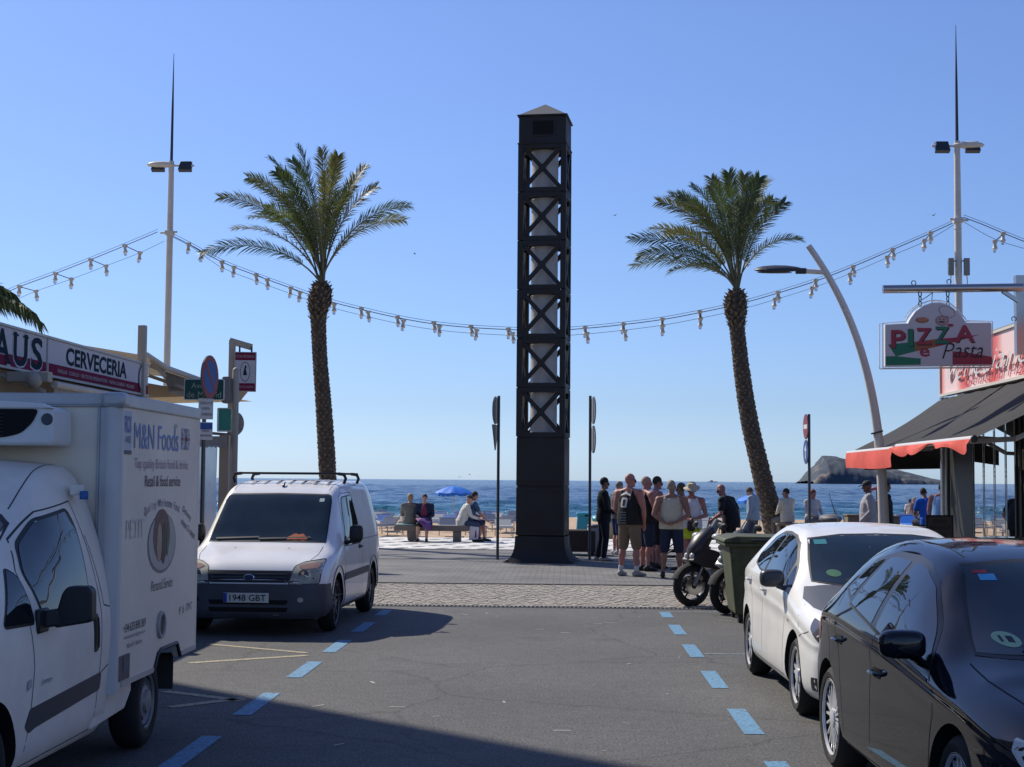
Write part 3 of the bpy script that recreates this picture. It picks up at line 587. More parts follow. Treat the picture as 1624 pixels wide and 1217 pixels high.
    # cargo box --------------------------------------------------
    Mp = mat('panel_cream', '#efdfc9', .5, var=.08, vs=1.4, rvar=.2)
    Mf = mat('panel_front', '#e6d9c4', .6, var=.06, vs=2); Ma = mat('alu_grey', '#b3b1b0', .4, .25, var=.08, vs=4)
    XR, XL, Y0, Y1, Z0, Z1 = .98, -.98, .55, 2.56, .50, 2.315
    q = MB(); q.box((0, (Y0 + Y1) / 2, (Z0 + Z1) / 2 + .10), (1.84, Y1 - Y0 - .06, Z1 - Z0 - .22))
    q.box((0, Y0 + .06, 1.38), (1.86, .04, 1.80), 1); q.build('cargo_box', [Mp, Mf], car)
    sp = [(Y0 + .06, .50), (1.44, .50), (1.53, .60), (1.60, .62), (2.02, .62), (2.10, .53), (Y1 - .02, .53), (Y1 - .02, 2.25), (Y0 + .06, 2.25)]
    for s in (-1, 1):
        q = MB(); q.prism(sp, 'x', s * .93, s * .972); q.build('side_panel', Mp, car)
        q = MB(); q.bar((s * .965, Y0 + .02, 2.275), (s * .965, Y1, 2.275), .04, .085); q.build('top_rail', Ma, car, bevel=.012)
        q = MB(); q.tube([(s * .915, Y0 + .055, .47), (s * .915, Y0 + .055, 2.23)], [.065, .065], 16); q.build('corner_post', mat('post_cream', '#d2cac3', .4, var=.05), car)
        q = MB(); q.box((s * .875, Y0 + .01, 1.35), (.055, .03, 1.76)); q.box((s * .835, Y0 + .02, 1.35), (.02, .02, 1.76)); q.build('post_trim', Ma, car, bevel=.005)
        q = MB(); q.box((s * .925, Y0 + .05, 2.275), (.15, .15, .10)); q.build('corner_cap', Ma, car, bevel=.03)
        q = MB(); q.box((s * .95, Y1 + .0, 1.40), (.05, .05, 1.75)); q.build('rear_frame', Mp, car, bevel=.008)
        q = MB(); q.bar((s * .976, Y0 + .13, .515), (s * .976, 1.42, .515), .012, .03); q.build('bottom_trim', Ma, car); q = MB(); q.bar((s * .976, 2.13, .545), (s * .976, Y1 - .03, .545), .012, .03); q.build('bottom_trim', Ma, car)
        q = MB(); q.tube([(s * .976, 1.42, .50), (s * .976, 1.52, .61), (s * .976, 1.60, .632), (s * .976, 2.02, .632), (s * .976, 2.115, .53)], .014, 6); q.build('arch_edge', M_plast, car)
        q = MB(); q.prism([(.30, .30), (.98, .325), (1.12, .42), (1.12, .50), (.34, .52)], 'x', s * .86, s * .915); q.build('skirt', M_whited, car, bevel=.01)
        q = MB(); q.box((s * .70, 2.30, .40), (.36, .02, .26)); q.build('mud_flap', mat('flap', (.05, .045, .04), .8), car)
        q = MB(); q.box((s * .55, 1.5, .48), (.30, 2.0, .12)); q.build('chassis_rail', M_dark, car)
    q = MB(); q.bar((-.94, Y0 + .03, 2.275), (.94, Y0 + .03, 2.275), .04, .085); q.bar((-.94, Y0 + .01, 2.25), (.94, Y0 + .01, 2.25), .02, .012); q.build('front_top_rail', Ma, car, bevel=.008)
    q = MB(); q.box((0, 1.0, .40), (1.5, 2.4, .12)); q.build('underbody', M_dark, car)
    # cooling unit
    u = MB(); prof = rnd([(-.66, 1.985), (.66, 1.985), (.675, 2.02), (.665, 2.20), (.60, 2.225), (0, 2.26), (-.60, 2.225), (-.665, 2.2)], .025); vs = []
    u.prism(prof, 'y', .20, .555); un = u.build('cooling_unit', mat('unit_white', '#e6e0d9', .4, var=.05), car, bevel=.02)
    u = MB(); u.prism(rnd([(-.585, 2.20), (.585, 2.20), (.55, 2.12), (.48, 2.055), (.38, 2.03), (-.38, 2.03), (-.55, 2.12)], .03), 'y', .192, .199); g = u.build('unit_grille', M_dark, un)
    u = MB(); [u.box((0, .190, 2.04 + k * .022), (.75, .006, .006)) for k in range(7)]; u.build('grille_slats', M_plast, g)
    u = MB(); u.lathe([(.190, 0), (.188, .03), (.199, .036)], 20, (.635, 0, 2.14), 'y'); u.build('unit_knob', M_grey, un)
    u = MB(); u.prism([(-.68, 2.205), (.68, 2.205), (.60, 2.235), (0, 2.268), (-.60, 2.235)], 'y', .185, .25); u.build('unit_lid', mat('unit_white', '#e6e0d9', .4), un, bevel=.006)
    # small side lamp bracket
    u = MB(); u.box((.80, .28, 1.72), (.08, .10, .06), rz=.3); u.box((.85, .26, 1.69), (.05, .07, .05), 1, rz=.3); u.build('marker_lamp', [M_whited, mat('marker_blue', '#1c5c9c', .3)], car, bevel=.006)
    # lettering on the side panel (faces the street: +x)
    XD, YD, XP = (0, 1, 0), (0, 0, 1), .974
    T = lambda s, nm, m, Y, z, W, H, **k: text(s, nm, m, (XP, Y - CY, z), XD, YD, W, H, car, **k)
    c1 = mat('ink_blue', '#7088bd', .5); c2 = mat('ink_mauve', '#a38291', .5); c3 = mat('ink_maroon', '#58354a', .5); c4 = mat('ink_navy', '#3f3f63', .5); c5 = mat('ink_grey', '#4c4a52', .5); gh = mat('ink_ghost', '#cdc5bd', .5)
    T('M&N Foods', 'lettering', c1, 10.10, 2.065, 1.10, .165); T('Ltd', 'lettering', c4, 10.56, 2.165, .08, .03)
    T('Top quality British food & drinks', 'lettering', c2, 10.25, 1.88, 1.36, .085); T('Retail & food service', 'lettering', c3, 10.27, 1.775, .90, .075, off=.01)
    for i, ch in enumerate('Quality Wholesome Food'):
        if ch == ' ': continue
        t = (i - 10.5) / 10.5; Y = 10.27 + t * .43; zz = 1.63 - .05 * t * t; a = -.2 * t
        text(ch, 'letter', c4, (XP, Y - CY, zz), (0, math.cos(a), math.sin(a)), (0, -math.sin(a), math.cos(a)), None, .055, car, .01)
    T('PETIT', 'ghost_lettering', gh, 9.62, 1.47, .40, .12)
    a = -.32; xd = (0, math.cos(a), math.sin(a)); yd = (0, -math.sin(a), math.cos(a))
    text('Delivery', 'lettering', c3, (XP, 10.93 - CY, 1.535), xd, yd, .26, .055, car, .01, .2); text('coast 2 coast', 'lettering', c3, (XP, 10.98 - CY, 1.43), xd, yd, .42, .05, car, .01, .2)
    T('Personal Service', 'lettering', c5, 10.29, 1.075, .54, .07, shear=.2)
    T('+34 633 898 369', 'lettering', c5, 9.66, .855, .49, .055, off=.01); T('mnfoodsbenidorm@yahoo.com', 'lettering', c5, 9.66, .795, .47, .028); T('Alfaz del Pi - Benidorm', 'lettering', c5, 9.66, .742, .34, .03)
    T('f', 'social_mark', c5, 10.79, .85, .03, .055, off=.02); T('b', 'social_mark', mat('ink_green', '#6d8f7c', .5), 10.89, .855, .035, .055, off=.02); T('GMKT', 'lettering', mat('ink_grey2', '#7d8286', .5), 11.05, .862, .18, .055)
    q = MB(); q.box((XP, 9.395 - CY, 2.08), (.004, .19, .27), 0); q.box((XP, 9.395 - CY, 1.955), (.006, .19, .025), 1); stk = q.build('approval_sticker', [mat('sticker_white', '#b9bcc4', .5), c5], car)
    text('FRCX', 'sticker_lettering', mat('ink_blue2', '#4564a5', .5), (XP + .003, 9.395 - CY, 2.13), XD, YD, .15, .105, stk, .015); text('1-4085', 'sticker_lettering', c4, (XP + .003, 9.40 - CY, 2.035), XD, YD, .12, .045, stk)
    q = MB(); fy, fz = 10.85, 2.075; Wf, Hf = .22, .15
    q.box((XP, fy - CY, fz), (.003, Wf, Hf), 0)
    for sg in (1, -1): q.bar((XP + .002, fy - Wf / 2 - CY, fz - sg * Hf / 2), (XP + .002, fy + Wf / 2 - CY, fz + sg * Hf / 2), .002, .022, 1, up=(1, 0, 0)) if False else q.add([(XP + .002, fy - Wf / 2 - CY, fz - sg * (Hf / 2 - .02)), (XP + .002, fy - Wf / 2 - CY, fz - sg * Hf / 2), (XP + .002, fy - Wf / 2 + .03 - CY, fz - sg * Hf / 2), (XP + .002, fy + Wf / 2 - CY, fz + sg * (Hf / 2 - .02)), (XP + .002, fy + Wf / 2 - CY, fz + sg * Hf / 2), (XP + .002, fy + Wf / 2 - .03 - CY, fz + sg * Hf / 2)], [(0, 1, 2, 3, 4, 5)], 1)
    q.box((XP + .001, fy - CY, fz), (.005, Wf, .042), 1); q.box((XP + .001, fy - CY, fz), (.005, .055, Hf), 1); q.box((XP + .001, fy - CY, fz), (.008, Wf, .022), 2); q.box((XP + .001, fy - CY, fz), (.008, .03, Hf), 2)
    q.build('flag_print', [mat('flag_blue', '#70789a', .5), mat('flag_white', '#b9b2b0', .5), mat('flag_red', '#8d6672', .5)], car, smooth=False)
    def disc(cy, cz, ry, rz, x, col, nm, par, n=28, tilt=0): 
        q = MB(); pts = [(cy + ry * math.cos(2 * math.pi * k / n), cz + rz * math.sin(2 * math.pi * k / n)) for k in range(n)]; q.prism(pts, 'x', x, x + .001); return q.build(nm, col, par, smooth=False)
    pr = disc(10.275 - CY, 1.355, .36, .205, XP, mat('print_rim', '#837d78', .5), 'sandwich_print', car)
    disc(10.275 - CY, 1.36, .34, .19, XP + .0015, mat('print_plate', '#b2aca4', .5, var=.08, vs=10), 'printed_plate', pr)
    disc(10.25 - CY, 1.41, .21, .175, XP + .003, mat('print_bread', '#7a5a50', .6, var=.35, vs=25), 'printed_bread', pr)
    disc(10.19 - CY, 1.36, .06, .13, XP + .0045, mat('print_crumb', '#b09a80', .6, var=.2, vs=25), 'printed_filling', pr); disc(10.30 - CY, 1.35, .05, .14, XP + .0045, mat('print_meat', '#5f4844', .6, var=.3, vs=25), 'printed_filling', pr)
    disc(10.40 - CY, 1.37, .03, .11, XP + .0045, mat('print_lettuce', '#5f6f48', .6, var=.3, vs=25), 'printed_filling', pr)
    q = MB(); q.lathe([(XP, .095), (XP + .018, .09), (XP + .018, .072), (XP + .004, .068), (XP + .004, .0)], 30, (0, 10.28 - CY, .80), 'x'); q.build('filler_ring', mat('ring', '#a39d99', .4), car)
    disc(10.28 - CY, .80, .066, .066, XP + .006, mat('filler', (.05, .05, .055), .5), 'filler_cap', car)
    q = MB(); q.box((XP + .002, 9.425 - CY, .615), (.005, .26, .155)); ns = q.build('info_panel', mat('info_grey', '#4e4e55', .5, var=.15, vs=12), car)
    text('L', 'panel_mark', mat('info_blue', '#3d5a7d', .5), (XP + .005, 9.45 - CY, .635), XD, YD, .08, .09, ns, .02)
    return car
# ================================================================== ground, road, plaza, promenade, beach, sea
def sheet(name, x0, x1, y0, y1, z, m, z1=None):
    q = MB(); q.quad((x0, y0, z), (x1, y0, z), (x1, y1, z if z1 is None else z1), (x0, y1, z if z1 is None else z1)); o = q.build(name, m, smooth=False); return tag(o, kind='structure')
def nodes_asphalt():
    m = mat('asphalt', (.08, .08, .082), .85); n = m.node_tree; L = n.links; p = n.nodes['Principled BSDF']; tc = n.nodes.new('ShaderNodeTexCoord')
    def noise(sc, det, rough=.6):
        a = n.nodes.new('ShaderNodeTexNoise'); a.inputs['Scale'].default_value = sc; a.inputs['Detail'].default_value = det; a.inputs['Roughness'].default_value = rough; L.new(tc.outputs['Object'], a.inputs['Vector']); return a
    a, b, c = noise(52, 5, .8), noise(.45, 6), noise(9, 6, .7)
    v = n.nodes.new('ShaderNodeTexVoronoi'); v.inputs['Scale'].default_value = 75; L.new(tc.outputs['Object'], v.inputs['Vector'])
    def ramp(src, lo, hi, c0, c1):
        r = n.nodes.new('ShaderNodeValToRGB'); r.color_ramp.elements[0].position = lo; r.color_ramp.elements[1].position = hi; r.color_ramp.elements[0].color = (*c0, 1); r.color_ramp.elements[1].color = (*c1, 1); L.new(src, r.inputs[0]); return r.outputs[0]
    def mix(kind, f, x, y):
        k = n.nodes.new('ShaderNodeMix'); k.data_type = 'RGBA'; k.blend_type = kind; k.inputs[0].default_value = f; L.new(x, k.inputs[6]); L.new(y, k.inputs[7]); return k.outputs[2]
    base = ramp(a.outputs[0], .38, .64, (.030, .030, .030), (.19, .187, .183))
    x = mix('MULTIPLY', .9, base, ramp(b.outputs[0], .30, .72, (.74, .74, .74), (1.15, 1.15, 1.15)))
    x = mix('MULTIPLY', .6, x, ramp(c.outputs[0], .35, .65, (.72, .72, .72), (1.2, 1.2, 1.2)))
    x = mix('ADD', 1, x, ramp(v.outputs['Distance'], .02, .20, (.13, .125, .115), (0, 0, 0)))
    # cracks, tar lines and darker worn patches
    vc = n.nodes.new('ShaderNodeTexVoronoi'); vc.feature = 'DISTANCE_TO_EDGE'; vc.inputs['Scale'].default_value = .32; wn = noise(1.6, 6, .7); ma = n.nodes.new('ShaderNodeMixRGB'); ma.blend_type = 'ADD'; ma.inputs[0].default_value = .35; L.new(tc.outputs['Object'], ma.inputs[1]); L.new(wn.outputs[1], ma.inputs[2]); L.new(ma.outputs[0], vc.inputs['Vector'])
    x = mix('MULTIPLY', .55, x, ramp(vc.outputs['Distance'], .001, .006, (.35, .35, .35), (1, 1, 1)))
    st = noise(.9, 3, .5); x = mix('MULTIPLY', .8, x, ramp(st.outputs[0], .60, .72, (1, 1, 1), (.66, .66, .67)))
    sp = n.nodes.new('ShaderNodeTexVoronoi'); sp.inputs['Scale'].default_value = 1.7; L.new(tc.outputs['Object'], sp.inputs['Vector']); x = mix('MULTIPLY', .6, x, ramp(sp.outputs['Distance'], .03, .07, (.45, .45, .45), (1, 1, 1)))
    L.new(x, p.inputs['Base Color'])
    bp = n.nodes.new('ShaderNodeBump'); bp.inputs['Strength'].default_value = .7; bp.inputs['Distance'].default_value = .006; L.new(a.outputs[0], bp.inputs['Height']); L.new(bp.outputs[0], p.inputs['Normal']); return m
def nodes_pavers(name, c1, c2, cm, bw, bh, ms=.015, sc=1., rot=0, bump=.4):
    m = mat(name, c1, .85); n = m.node_tree; L = n.links; p = n.nodes['Principled BSDF']; tc = n.nodes.new('ShaderNodeTexCoord'); mp = n.nodes.new('ShaderNodeMapping'); mp.inputs['Rotation'].default_value = (0, 0, rot); L.new(tc.outputs['Object'], mp.inputs[0])
    b = n.nodes.new('ShaderNodeTexBrick'); b.inputs['Scale'].default_value = sc; b.inputs['Brick Width'].default_value = bw; b.inputs['Row Height'].default_value = bh; b.inputs['Mortar Size'].default_value = ms
    b.inputs['Color1'].default_value = (*c1, 1); b.inputs['Color2'].default_value = (*c2, 1); b.inputs['Mortar'].default_value = (*cm, 1); L.new(mp.outputs[0], b.inputs[0])
    no = n.nodes.new('ShaderNodeTexNoise'); no.inputs['Scale'].default_value = .9; no.inputs['Detail'].default_value = 7; L.new(tc.outputs['Object'], no.inputs[0]); r = n.nodes.new('ShaderNodeValToRGB'); r.color_ramp.elements[0].color = (.78, .78, .78, 1); r.color_ramp.elements[1].color = (1.1, 1.1, 1.1, 1); r.color_ramp.elements[0].position = .35; r.color_ramp.elements[1].position = .65; L.new(no.outputs[0], r.inputs[0])
    k = n.nodes.new('ShaderNodeMix'); k.data_type = 'RGBA'; k.blend_type = 'MULTIPLY'; k.inputs[0].default_value = 1; L.new(b.outputs[0], k.inputs[6]); L.new(r.outputs[0], k.inputs[7]); L.new(k.outputs[2], p.inputs['Base Color'])
    bp = n.nodes.new('ShaderNodeBump'); bp.inputs['Strength'].default_value = bump; bp.inputs['Distance'].default_value = .01; bp.invert = True; L.new(b.outputs['Fac'], bp.inputs['Height']); L.new(bp.outputs[0], p.inputs['Normal']); return m
sheet('ground', -500, 500, -400, 44.2, -.03, mat('earth', (.17, .16, .15), .9, var=.2, vs=.5))
sheet('road', -5.2, 4.0, -60, 21.55, 0, nodes_asphalt())
M_pave = nodes_pavers('grey_pavers', (.155, .150, .145), (.20, .195, .185), (.085, .083, .08), .22, .11, .008)
for nm, x0, x1 in (('pavement', -40, -5.2), ('pavement', 4.0, 40)):
    q = MB(); s = 1 if x0 > 0 else -1; q.box(((x0 + x1) / 2, -17.5, .05), (x1 - x0, 84.8, .10), 0); k = 4.0 if s > 0 else -5.2
    q.box((k - s * .07, -17.5, .045), (.135, 84.8, .115), 1); tag(q.build(nm, [M_pave, mat('kerb_stone', (.32, .31, .29), .8, var=.15, vs=3)], smooth=False, bevel=.01), kind='structure')
q = MB(); q.box((0, 31.0, .0), (120, 12.1, .20)); tag(q.build('plaza', M_pave, smooth=False), kind='structure')
M_tile = nodes_pavers('white_paving', (.62, .61, .58), (.72, .71, .68), (.42, .41, .39), .4, .4, .008, bump=.2)
q = MB(); q.box((0, 40.75, .0), (240, 7.38, .205)); tag(q.build('promenade', M_tile, smooth=False), kind='structure')
q = MB(); random.seed(3)
for r in range(9):
    for k in range(-44, 44):
        x = k * 1.02 + (r % 3) * .34; y = 37.5 + r * .78; a = .17
        q.add([(x - a, y - .22, .1075), (x + a * .2, y - .26, .1075), (x + a, y + .22, .1075), (x - a * .2, y + .26, .1075)], [(0, 1, 2, 3)])
tag(q.build('promenade_pattern', mat('grey_tile', (.20, .19, .185), .8, var=.15, vs=2), smooth=False), kind='structure')
q = MB(); q.box((-20, 36.98, .104), (200, .16, .012)); q.box((0, 32.35, .102), (120, .10, .008)); q.box((0, 24.97, .07), (9.2, .12, .075), 0); tag(q.build('paving_edge_strip', mat('edge_stone', (.085, .083, .08), .8, var=.2), smooth=False), kind='structure')
# cobbled ramp ------------------------------------------------
q = MB(); q.quad((-5.2, 21.75, -.001), (4.0, 21.75, -.001), (4.0, 24.95, .093), (-5.2, 24.95, .093)); tag(q.build('ramp', mat('mortar', (.27, .245, .21), .9, var=.2, vs=6), smooth=False), kind='structure')
q = MB(); y = 21.79; rowi = 0; random.seed(11)
while y < 24.82:
    d = random.uniform(.10, .14); x = -5.18 + random.uniform(0, .1)
    while x < 3.9:
        wd = random.uniform(.12, .22); z = (y - 21.75) / 3.2 * .094 + random.uniform(.004, .008); t = random.uniform(-.006, .006); g = .007
        X0, X1, Y0, Y1 = x + g, x + wd - g, y + g, y + d - g; zb = z - .04; e = .018
        tp = [(X0 + e, Y0 + e * .7, z + t), (X1 - e, Y0 + e * .7, z - t), (X1 - e, Y1 - e * .7, z - t + .003), (X0 + e, Y1 - e * .7, z + t + .002)]
        q.add([(X0, Y0, zb), (X1, Y0, zb), (X1, Y1, zb), (X0, Y1, zb)] + tp, [(4, 5, 6, 7), (0, 1, 5, 4), (1, 2, 6, 5), (2, 3, 7, 6), (3, 0, 4, 7)], random.randrange(4))
        x += wd
    y += d
cm = [mat('cobble%d' % i, c, .8, var=.2, vs=14, bump=.5, bs=60, dist=.005) for i, c in enumerate([(.34, .31, .27), (.38, .345, .30), (.30, .275, .24), (.35, .31, .26)])]
tag(q.build('cobble_strip', cm, smooth=False), kind='structure')
q = MB(); q.box((-.6, 21.65, -.01), (9.2, .19, .018), 0)
for k in range(150): q.box((-5.15 + k * .0612, 21.65, .002), (.026, .17, .012), 1)
q.box((-.6, 21.745, .0), (9.2, .02, .02), 1); q.box((-.6, 21.555, .0), (9.2, .02, .016), 1)
tag(q.build('drain_channel', [M_dark, mat('grate_iron', (.16, .155, .15), .6, .3)], smooth=False), kind='structure')
# markings ----------------------------------------------------
def wornpaint(name, col, wear=.5):
    m = mat(name, col, .75); n = m.node_tree; L = n.links; p = n.nodes['Principled BSDF']; tc = n.nodes.new('ShaderNodeTexCoord'); no = n.nodes.new('ShaderNodeTexNoise'); no.inputs['Scale'].default_value = 28; no.inputs['Detail'].default_value = 8; no.inputs['Roughness'].default_value = .75
    L.new(tc.outputs['Object'], no.inputs[0]); r = n.nodes.new('ShaderNodeValToRGB'); r.color_ramp.elements[0].position = wear - .06; r.color_ramp.elements[1].position = wear + .04; r.color_ramp.elements[0].color = (.10, .10, .102, 1); r.color_ramp.elements[1].color = (*(lin(col) if isinstance(col, str) else col), 1); L.new(no.outputs[0], r.inputs[0]); L.new(r.outputs[0], p.inputs['Base Color']); return m
q = MB()
for x, cs in ((1.35, (0.2, 2.5, 4.8, 7.05, 9.35, 11.6, 14.0, 16.32, 18.6, 20.65)), (-2.46, (1.0, 3.3, 5.5, 7.75, 10.0, 12.15, 14.35, 16.37, 18.48, 20.5))):
    for yy in cs:
        wd, l = .145, (.60 if yy < 20 else .42); q.quad((x - wd / 2, yy - l, .004), (x + wd / 2, yy - l, .004), (x + wd / 2, yy + l, .004), (x - wd / 2, yy + l, .004))
tag(q.build('blue_parking_dashes', wornpaint('blue_paint', (.12, .29, .46), .46), smooth=False), kind='structure')
q = MB()
for a, b, wd in (((1.4, 21.15), (3.9, 21.15), .07), ((1.45, 16.05), (3.9, 16.05), .07), ((1.9, 19.9), (3.9, 19.9), .05)):
    q.quad((a[0], a[1] - wd / 2, .003), (b[0], b[1] - wd / 2, .003), (b[0], b[1] + wd / 2, .003), (a[0], a[1] + wd / 2, .003))
tag(q.build('bay_lines', wornpaint('pale_blue_paint', (.25, .36, .42), .52), smooth=False), kind='structure')
def gline(q, p0, p1, wd):
    a, b = gnd(*p0), gnd(*p1); d = (b - a).normalized(); n = Vector((-d.y, d.x, 0)) * wd / 2; z = Vector((0, 0, .0035)); q.quad(a - n + z, b - n + z, b + n + z, a + n + z)
q = MB(); gline(q, (270, 1122), (385, 1108), .11); gline(q, (262, 1097), (385, 1112), .10); gline(q, (300, 1052), (487, 1040), .10); gline(q, (330, 1022), (487, 1036), .08)
tag(q.build('yellow_zigzag_lines', wornpaint('old_yellow_paint', (.42, .36, .24), .46), smooth=False), kind='structure')
q = MB(); random.seed(5)
for _ in range(26):
    x, y, a, l = random.uniform(-2, 1.2), random.uniform(9.6, 21), random.uniform(0, 3.1), random.uniform(.02, .07); d = Vector((math.cos(a), math.sin(a), 0)) * l; n = Vector((-d.y, d.x, 0)) * .25; c = Vector((x, y, .004)); q.quad(c - d - n, c + d - n * .5, c + d + n, c - d + n * .7)
tag(q.build('litter', mat('paper', (.4, .39, .36), .8), smooth=False), 'small pale scraps of paper and grit lying on the road', kind='stuff')
# beach -------------------------------------------------------
M_sand = mat('sand', (.46, .33, .21), .95, var=.28, vs=1.2, bump=.9, bs=2.5, dist=.12)
q = MB(); ys = [44.15, 46, 48, 50, 53, 56, 60, 65, 70, 76, 82, 90, 98, 106, 114, 122, 135]; hz = lambda y: float(np.interp(y, [44, 55, 70, 90, 115, 135], [.03, -.05, -.25, -.6, -1.0, -1.8])); xs = [-160 + i * 2. for i in range(161)]; random.seed(2)
vs = [(x, y, hz(y) + random.uniform(-.05, .05) * (y > 46) - (.0)) for y in ys for x in xs]; n = len(xs)
q.add(vs, [(j * n + i, j * n + i + 1, (j + 1) * n + i + 1, (j + 1) * n + i) for j in range(len(ys) - 1) for i in range(n - 1)]); tag(q.build('beach', M_sand), kind='structure')
def sea():
    m = mat('sea_water', (.01, .08, .14), .16, ior=1.333); m.node_tree.nodes['Principled BSDF'].inputs['Specular IOR Level'].default_value = .32; n = m.node_tree; L = n.links; p = n.nodes['Principled BSDF']; tc = n.nodes.new('ShaderNodeTexCoord')
    sx = n.nodes.new('ShaderNodeSeparateXYZ'); L.new(tc.outputs['Object'], sx.inputs[0]); mr = n.nodes.new('ShaderNodeMapRange'); mr.inputs[1].default_value = 105; mr.inputs[2].default_value = 330; L.new(sx.outputs[1], mr.inputs[0])
    no = n.nodes.new('ShaderNodeTexNoise'); no.inputs['Scale'].default_value = .02; no.inputs['Detail'].default_value = 5; mp = n.nodes.new('ShaderNodeMapping'); mp.inputs['Scale'].default_value = (1, .35, 1); L.new(tc.outputs['Object'], mp.inputs[0]); L.new(mp.outputs[0], no.inputs[0])
    ad = n.nodes.new('ShaderNodeMath'); ad.operation = 'MULTIPLY_ADD'; ad.inputs[1].default_value = .5; L.new(no.outputs[0], ad.inputs[0]); sb = n.nodes.new('ShaderNodeMath'); sb.operation = 'SUBTRACT'; sb.inputs[1].default_value = .25; L.new(mr.outputs[0], sb.inputs[0]); L.new(sb.outputs[0], ad.inputs[2])
    r = n.nodes.new('ShaderNodeValToRGB'); e = r.color_ramp.elements; e[0].position = 0; e[0].color = (.030, .15, .18, 1); e[1].position = 1; e[1].color = (.006, .026, .075, 1); e.new(.12).color = (.016, .105, .15, 1); e.new(.4).color = (.008, .050, .11, 1); L.new(ad.outputs[0], r.inputs[0]); L.new(r.outputs[0], p.inputs['Base Color'])
    last = None
    for sc, st, ds in ((.9, 1., .6), (4.5, .8, .10), (22, .5, .012)):
        nb = n.nodes.new('ShaderNodeTexNoise'); nb.inputs['Scale'].default_value = sc; nb.inputs['Detail'].default_value = 4; L.new(tc.outputs['Object'], nb.inputs[0]); b = n.nodes.new('ShaderNodeBump'); b.inputs['Strength'].default_value = st; b.inputs['Distance'].default_value = ds; L.new(nb.outputs[0], b.inputs['Height'])
        if last: L.new(last, b.inputs['Normal'])
        last = b.outputs[0]
    L.new(last, p.inputs['Normal'])
    rs = np.random.RandomState(4); W = [(rs.uniform(-.7, .7) + math.pi / 2 * 1.0, k, a, rs.uniform(0, 6.28)) for k, a in [(.35, .10), (.6, .09), (.9, .08), (1.3, .07), (1.9, .05), (2.7, .035), (.18, .10), (3.6, .03)] for _ in (0, 1)]
    ys = [100.]; 
    while ys[-1] < 900: ys.append(ys[-1] + max(.55, (ys[-1] - 60) * .012))
    ys = np.array(ys); nx = 420; q = MB(); X = np.array([np.linspace(-.42 * y - 20, .42 * y + 20, nx) for y in ys]); Y = np.repeat(ys[:, None], nx, 1); Z = np.zeros_like(X)
    for th, k, a, ph in W:
        Z += a * np.sin(k * (X * math.cos(th) + Y * math.sin(th)) + ph + 1.3 * np.sin(X * .05 + ph) + .8 * np.sin(Y * .03 + X * .021 + ph)) 
    Z *= (1. + .5 * np.sin(X * .021 + 1.) * np.sin(Y * .017)) * np.clip((Y - 100) / 40, .15, 1) * np.clip((900 - Y) / 200, 0, 1)
    vs = np.stack([X, Y, -1.05 + Z * .8], -1).reshape(-1, 3).tolist(); n1 = nx
    fs = [(j * n1 + i, j * n1 + i + 1, (j + 1) * n1 + i + 1, (j + 1) * n1 + i) for j in range(len(ys) - 1) for i in range(n1 - 1)]
    q.add(vs, fs); y9 = float(ys[-1])
    q.quad((-60000, y9, -1.05), (60000, y9, -1.05), (60000, 60000, -1.05), (-60000, 60000, -1.05)); q.quad((-3000, 100, -1.052), (X[0][0], 100, -1.052), (X[-1][0], y9, -1.052), (-3000, y9, -1.052)); q.quad((X[0][-1], 100, -1.052), (3000, 100, -1.052), (3000, y9, -1.052), (X[-1][-1], y9, -1.052))
    tag(q.build('sea', m, ang=80), kind='structure')
    q = MB(); q.add([(x, 111.5 + 1.1 * math.sin(x * .21) + .6 * math.sin(x * .53 + 1) + d, -.93 - .12 * d) for d in (0, .9) for x in xs], [(i, i + 1, n + i + 1, n + i) for i in range(len(xs) - 1)]) if False else None
sea()
def island():
    prof = [(1278, 762), (1283, 750), (1290, 738), (1298, 733), (1303, 722), (1312, 722), (1325, 723), (1336, 727), (1350, 730), (1370, 733), (1390, 736), (1410, 741), (1430, 746), (1450, 752), (1470, 757), (1490, 761), (1505, 764), (1520, 766)]
    D = 3600.; pts = [at(px, py, D) for px, py in prof]; xs = [p.x for p in pts]; hs = [p.z + 1 for p in pts]; n = 150; m = 40; rs = np.random.RandomState(8); q = MB(); vs = []
    X = np.linspace(xs[0], xs[-1], n); H = np.interp(X, xs, hs)
    from mathutils import noise as N
    for j in range(m):
        t = j / (m - 1); cr = min(1, (t / .42)) if t < .42 else max(0, (1 - t) / .58)
        for i in range(n):
            e = N.fractal(Vector((X[i] * .02, t * 5, 0)), 1., 2., 5); g = N.fractal(Vector((X[i] * .05, t * 12, 4)), 1., 2., 5)
            h = max(0, H[i]) * (cr**.42) * (1 + .16 * e * (1 - cr)) + g * 4 * (cr > .02) * (1 - cr * .7); vs.append((X[i], D - 130 + 300 * t, -2 + max(0, h)))
    q.add(vs, [(j * n + i, j * n + i + 1, (j + 1) * n + i + 1, (j + 1) * n + i) for j in range(m - 1) for i in range(n - 1)])
    mm = mat('island_rock_hazed', (.10, .11, .12), .95, col2=(.30, .24, .20), vs=.022); r = [x for x in mm.node_tree.nodes if x.type == 'VALTORGB'][0]; r.color_ramp.elements[0].position = .55; r.color_ramp.elements[1].position = .70; r.color_ramp.elements[0].color = (.055, .072, .092, 1)  # bluish first tone: distance haze mixed into the rock colour
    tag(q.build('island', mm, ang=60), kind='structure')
island()
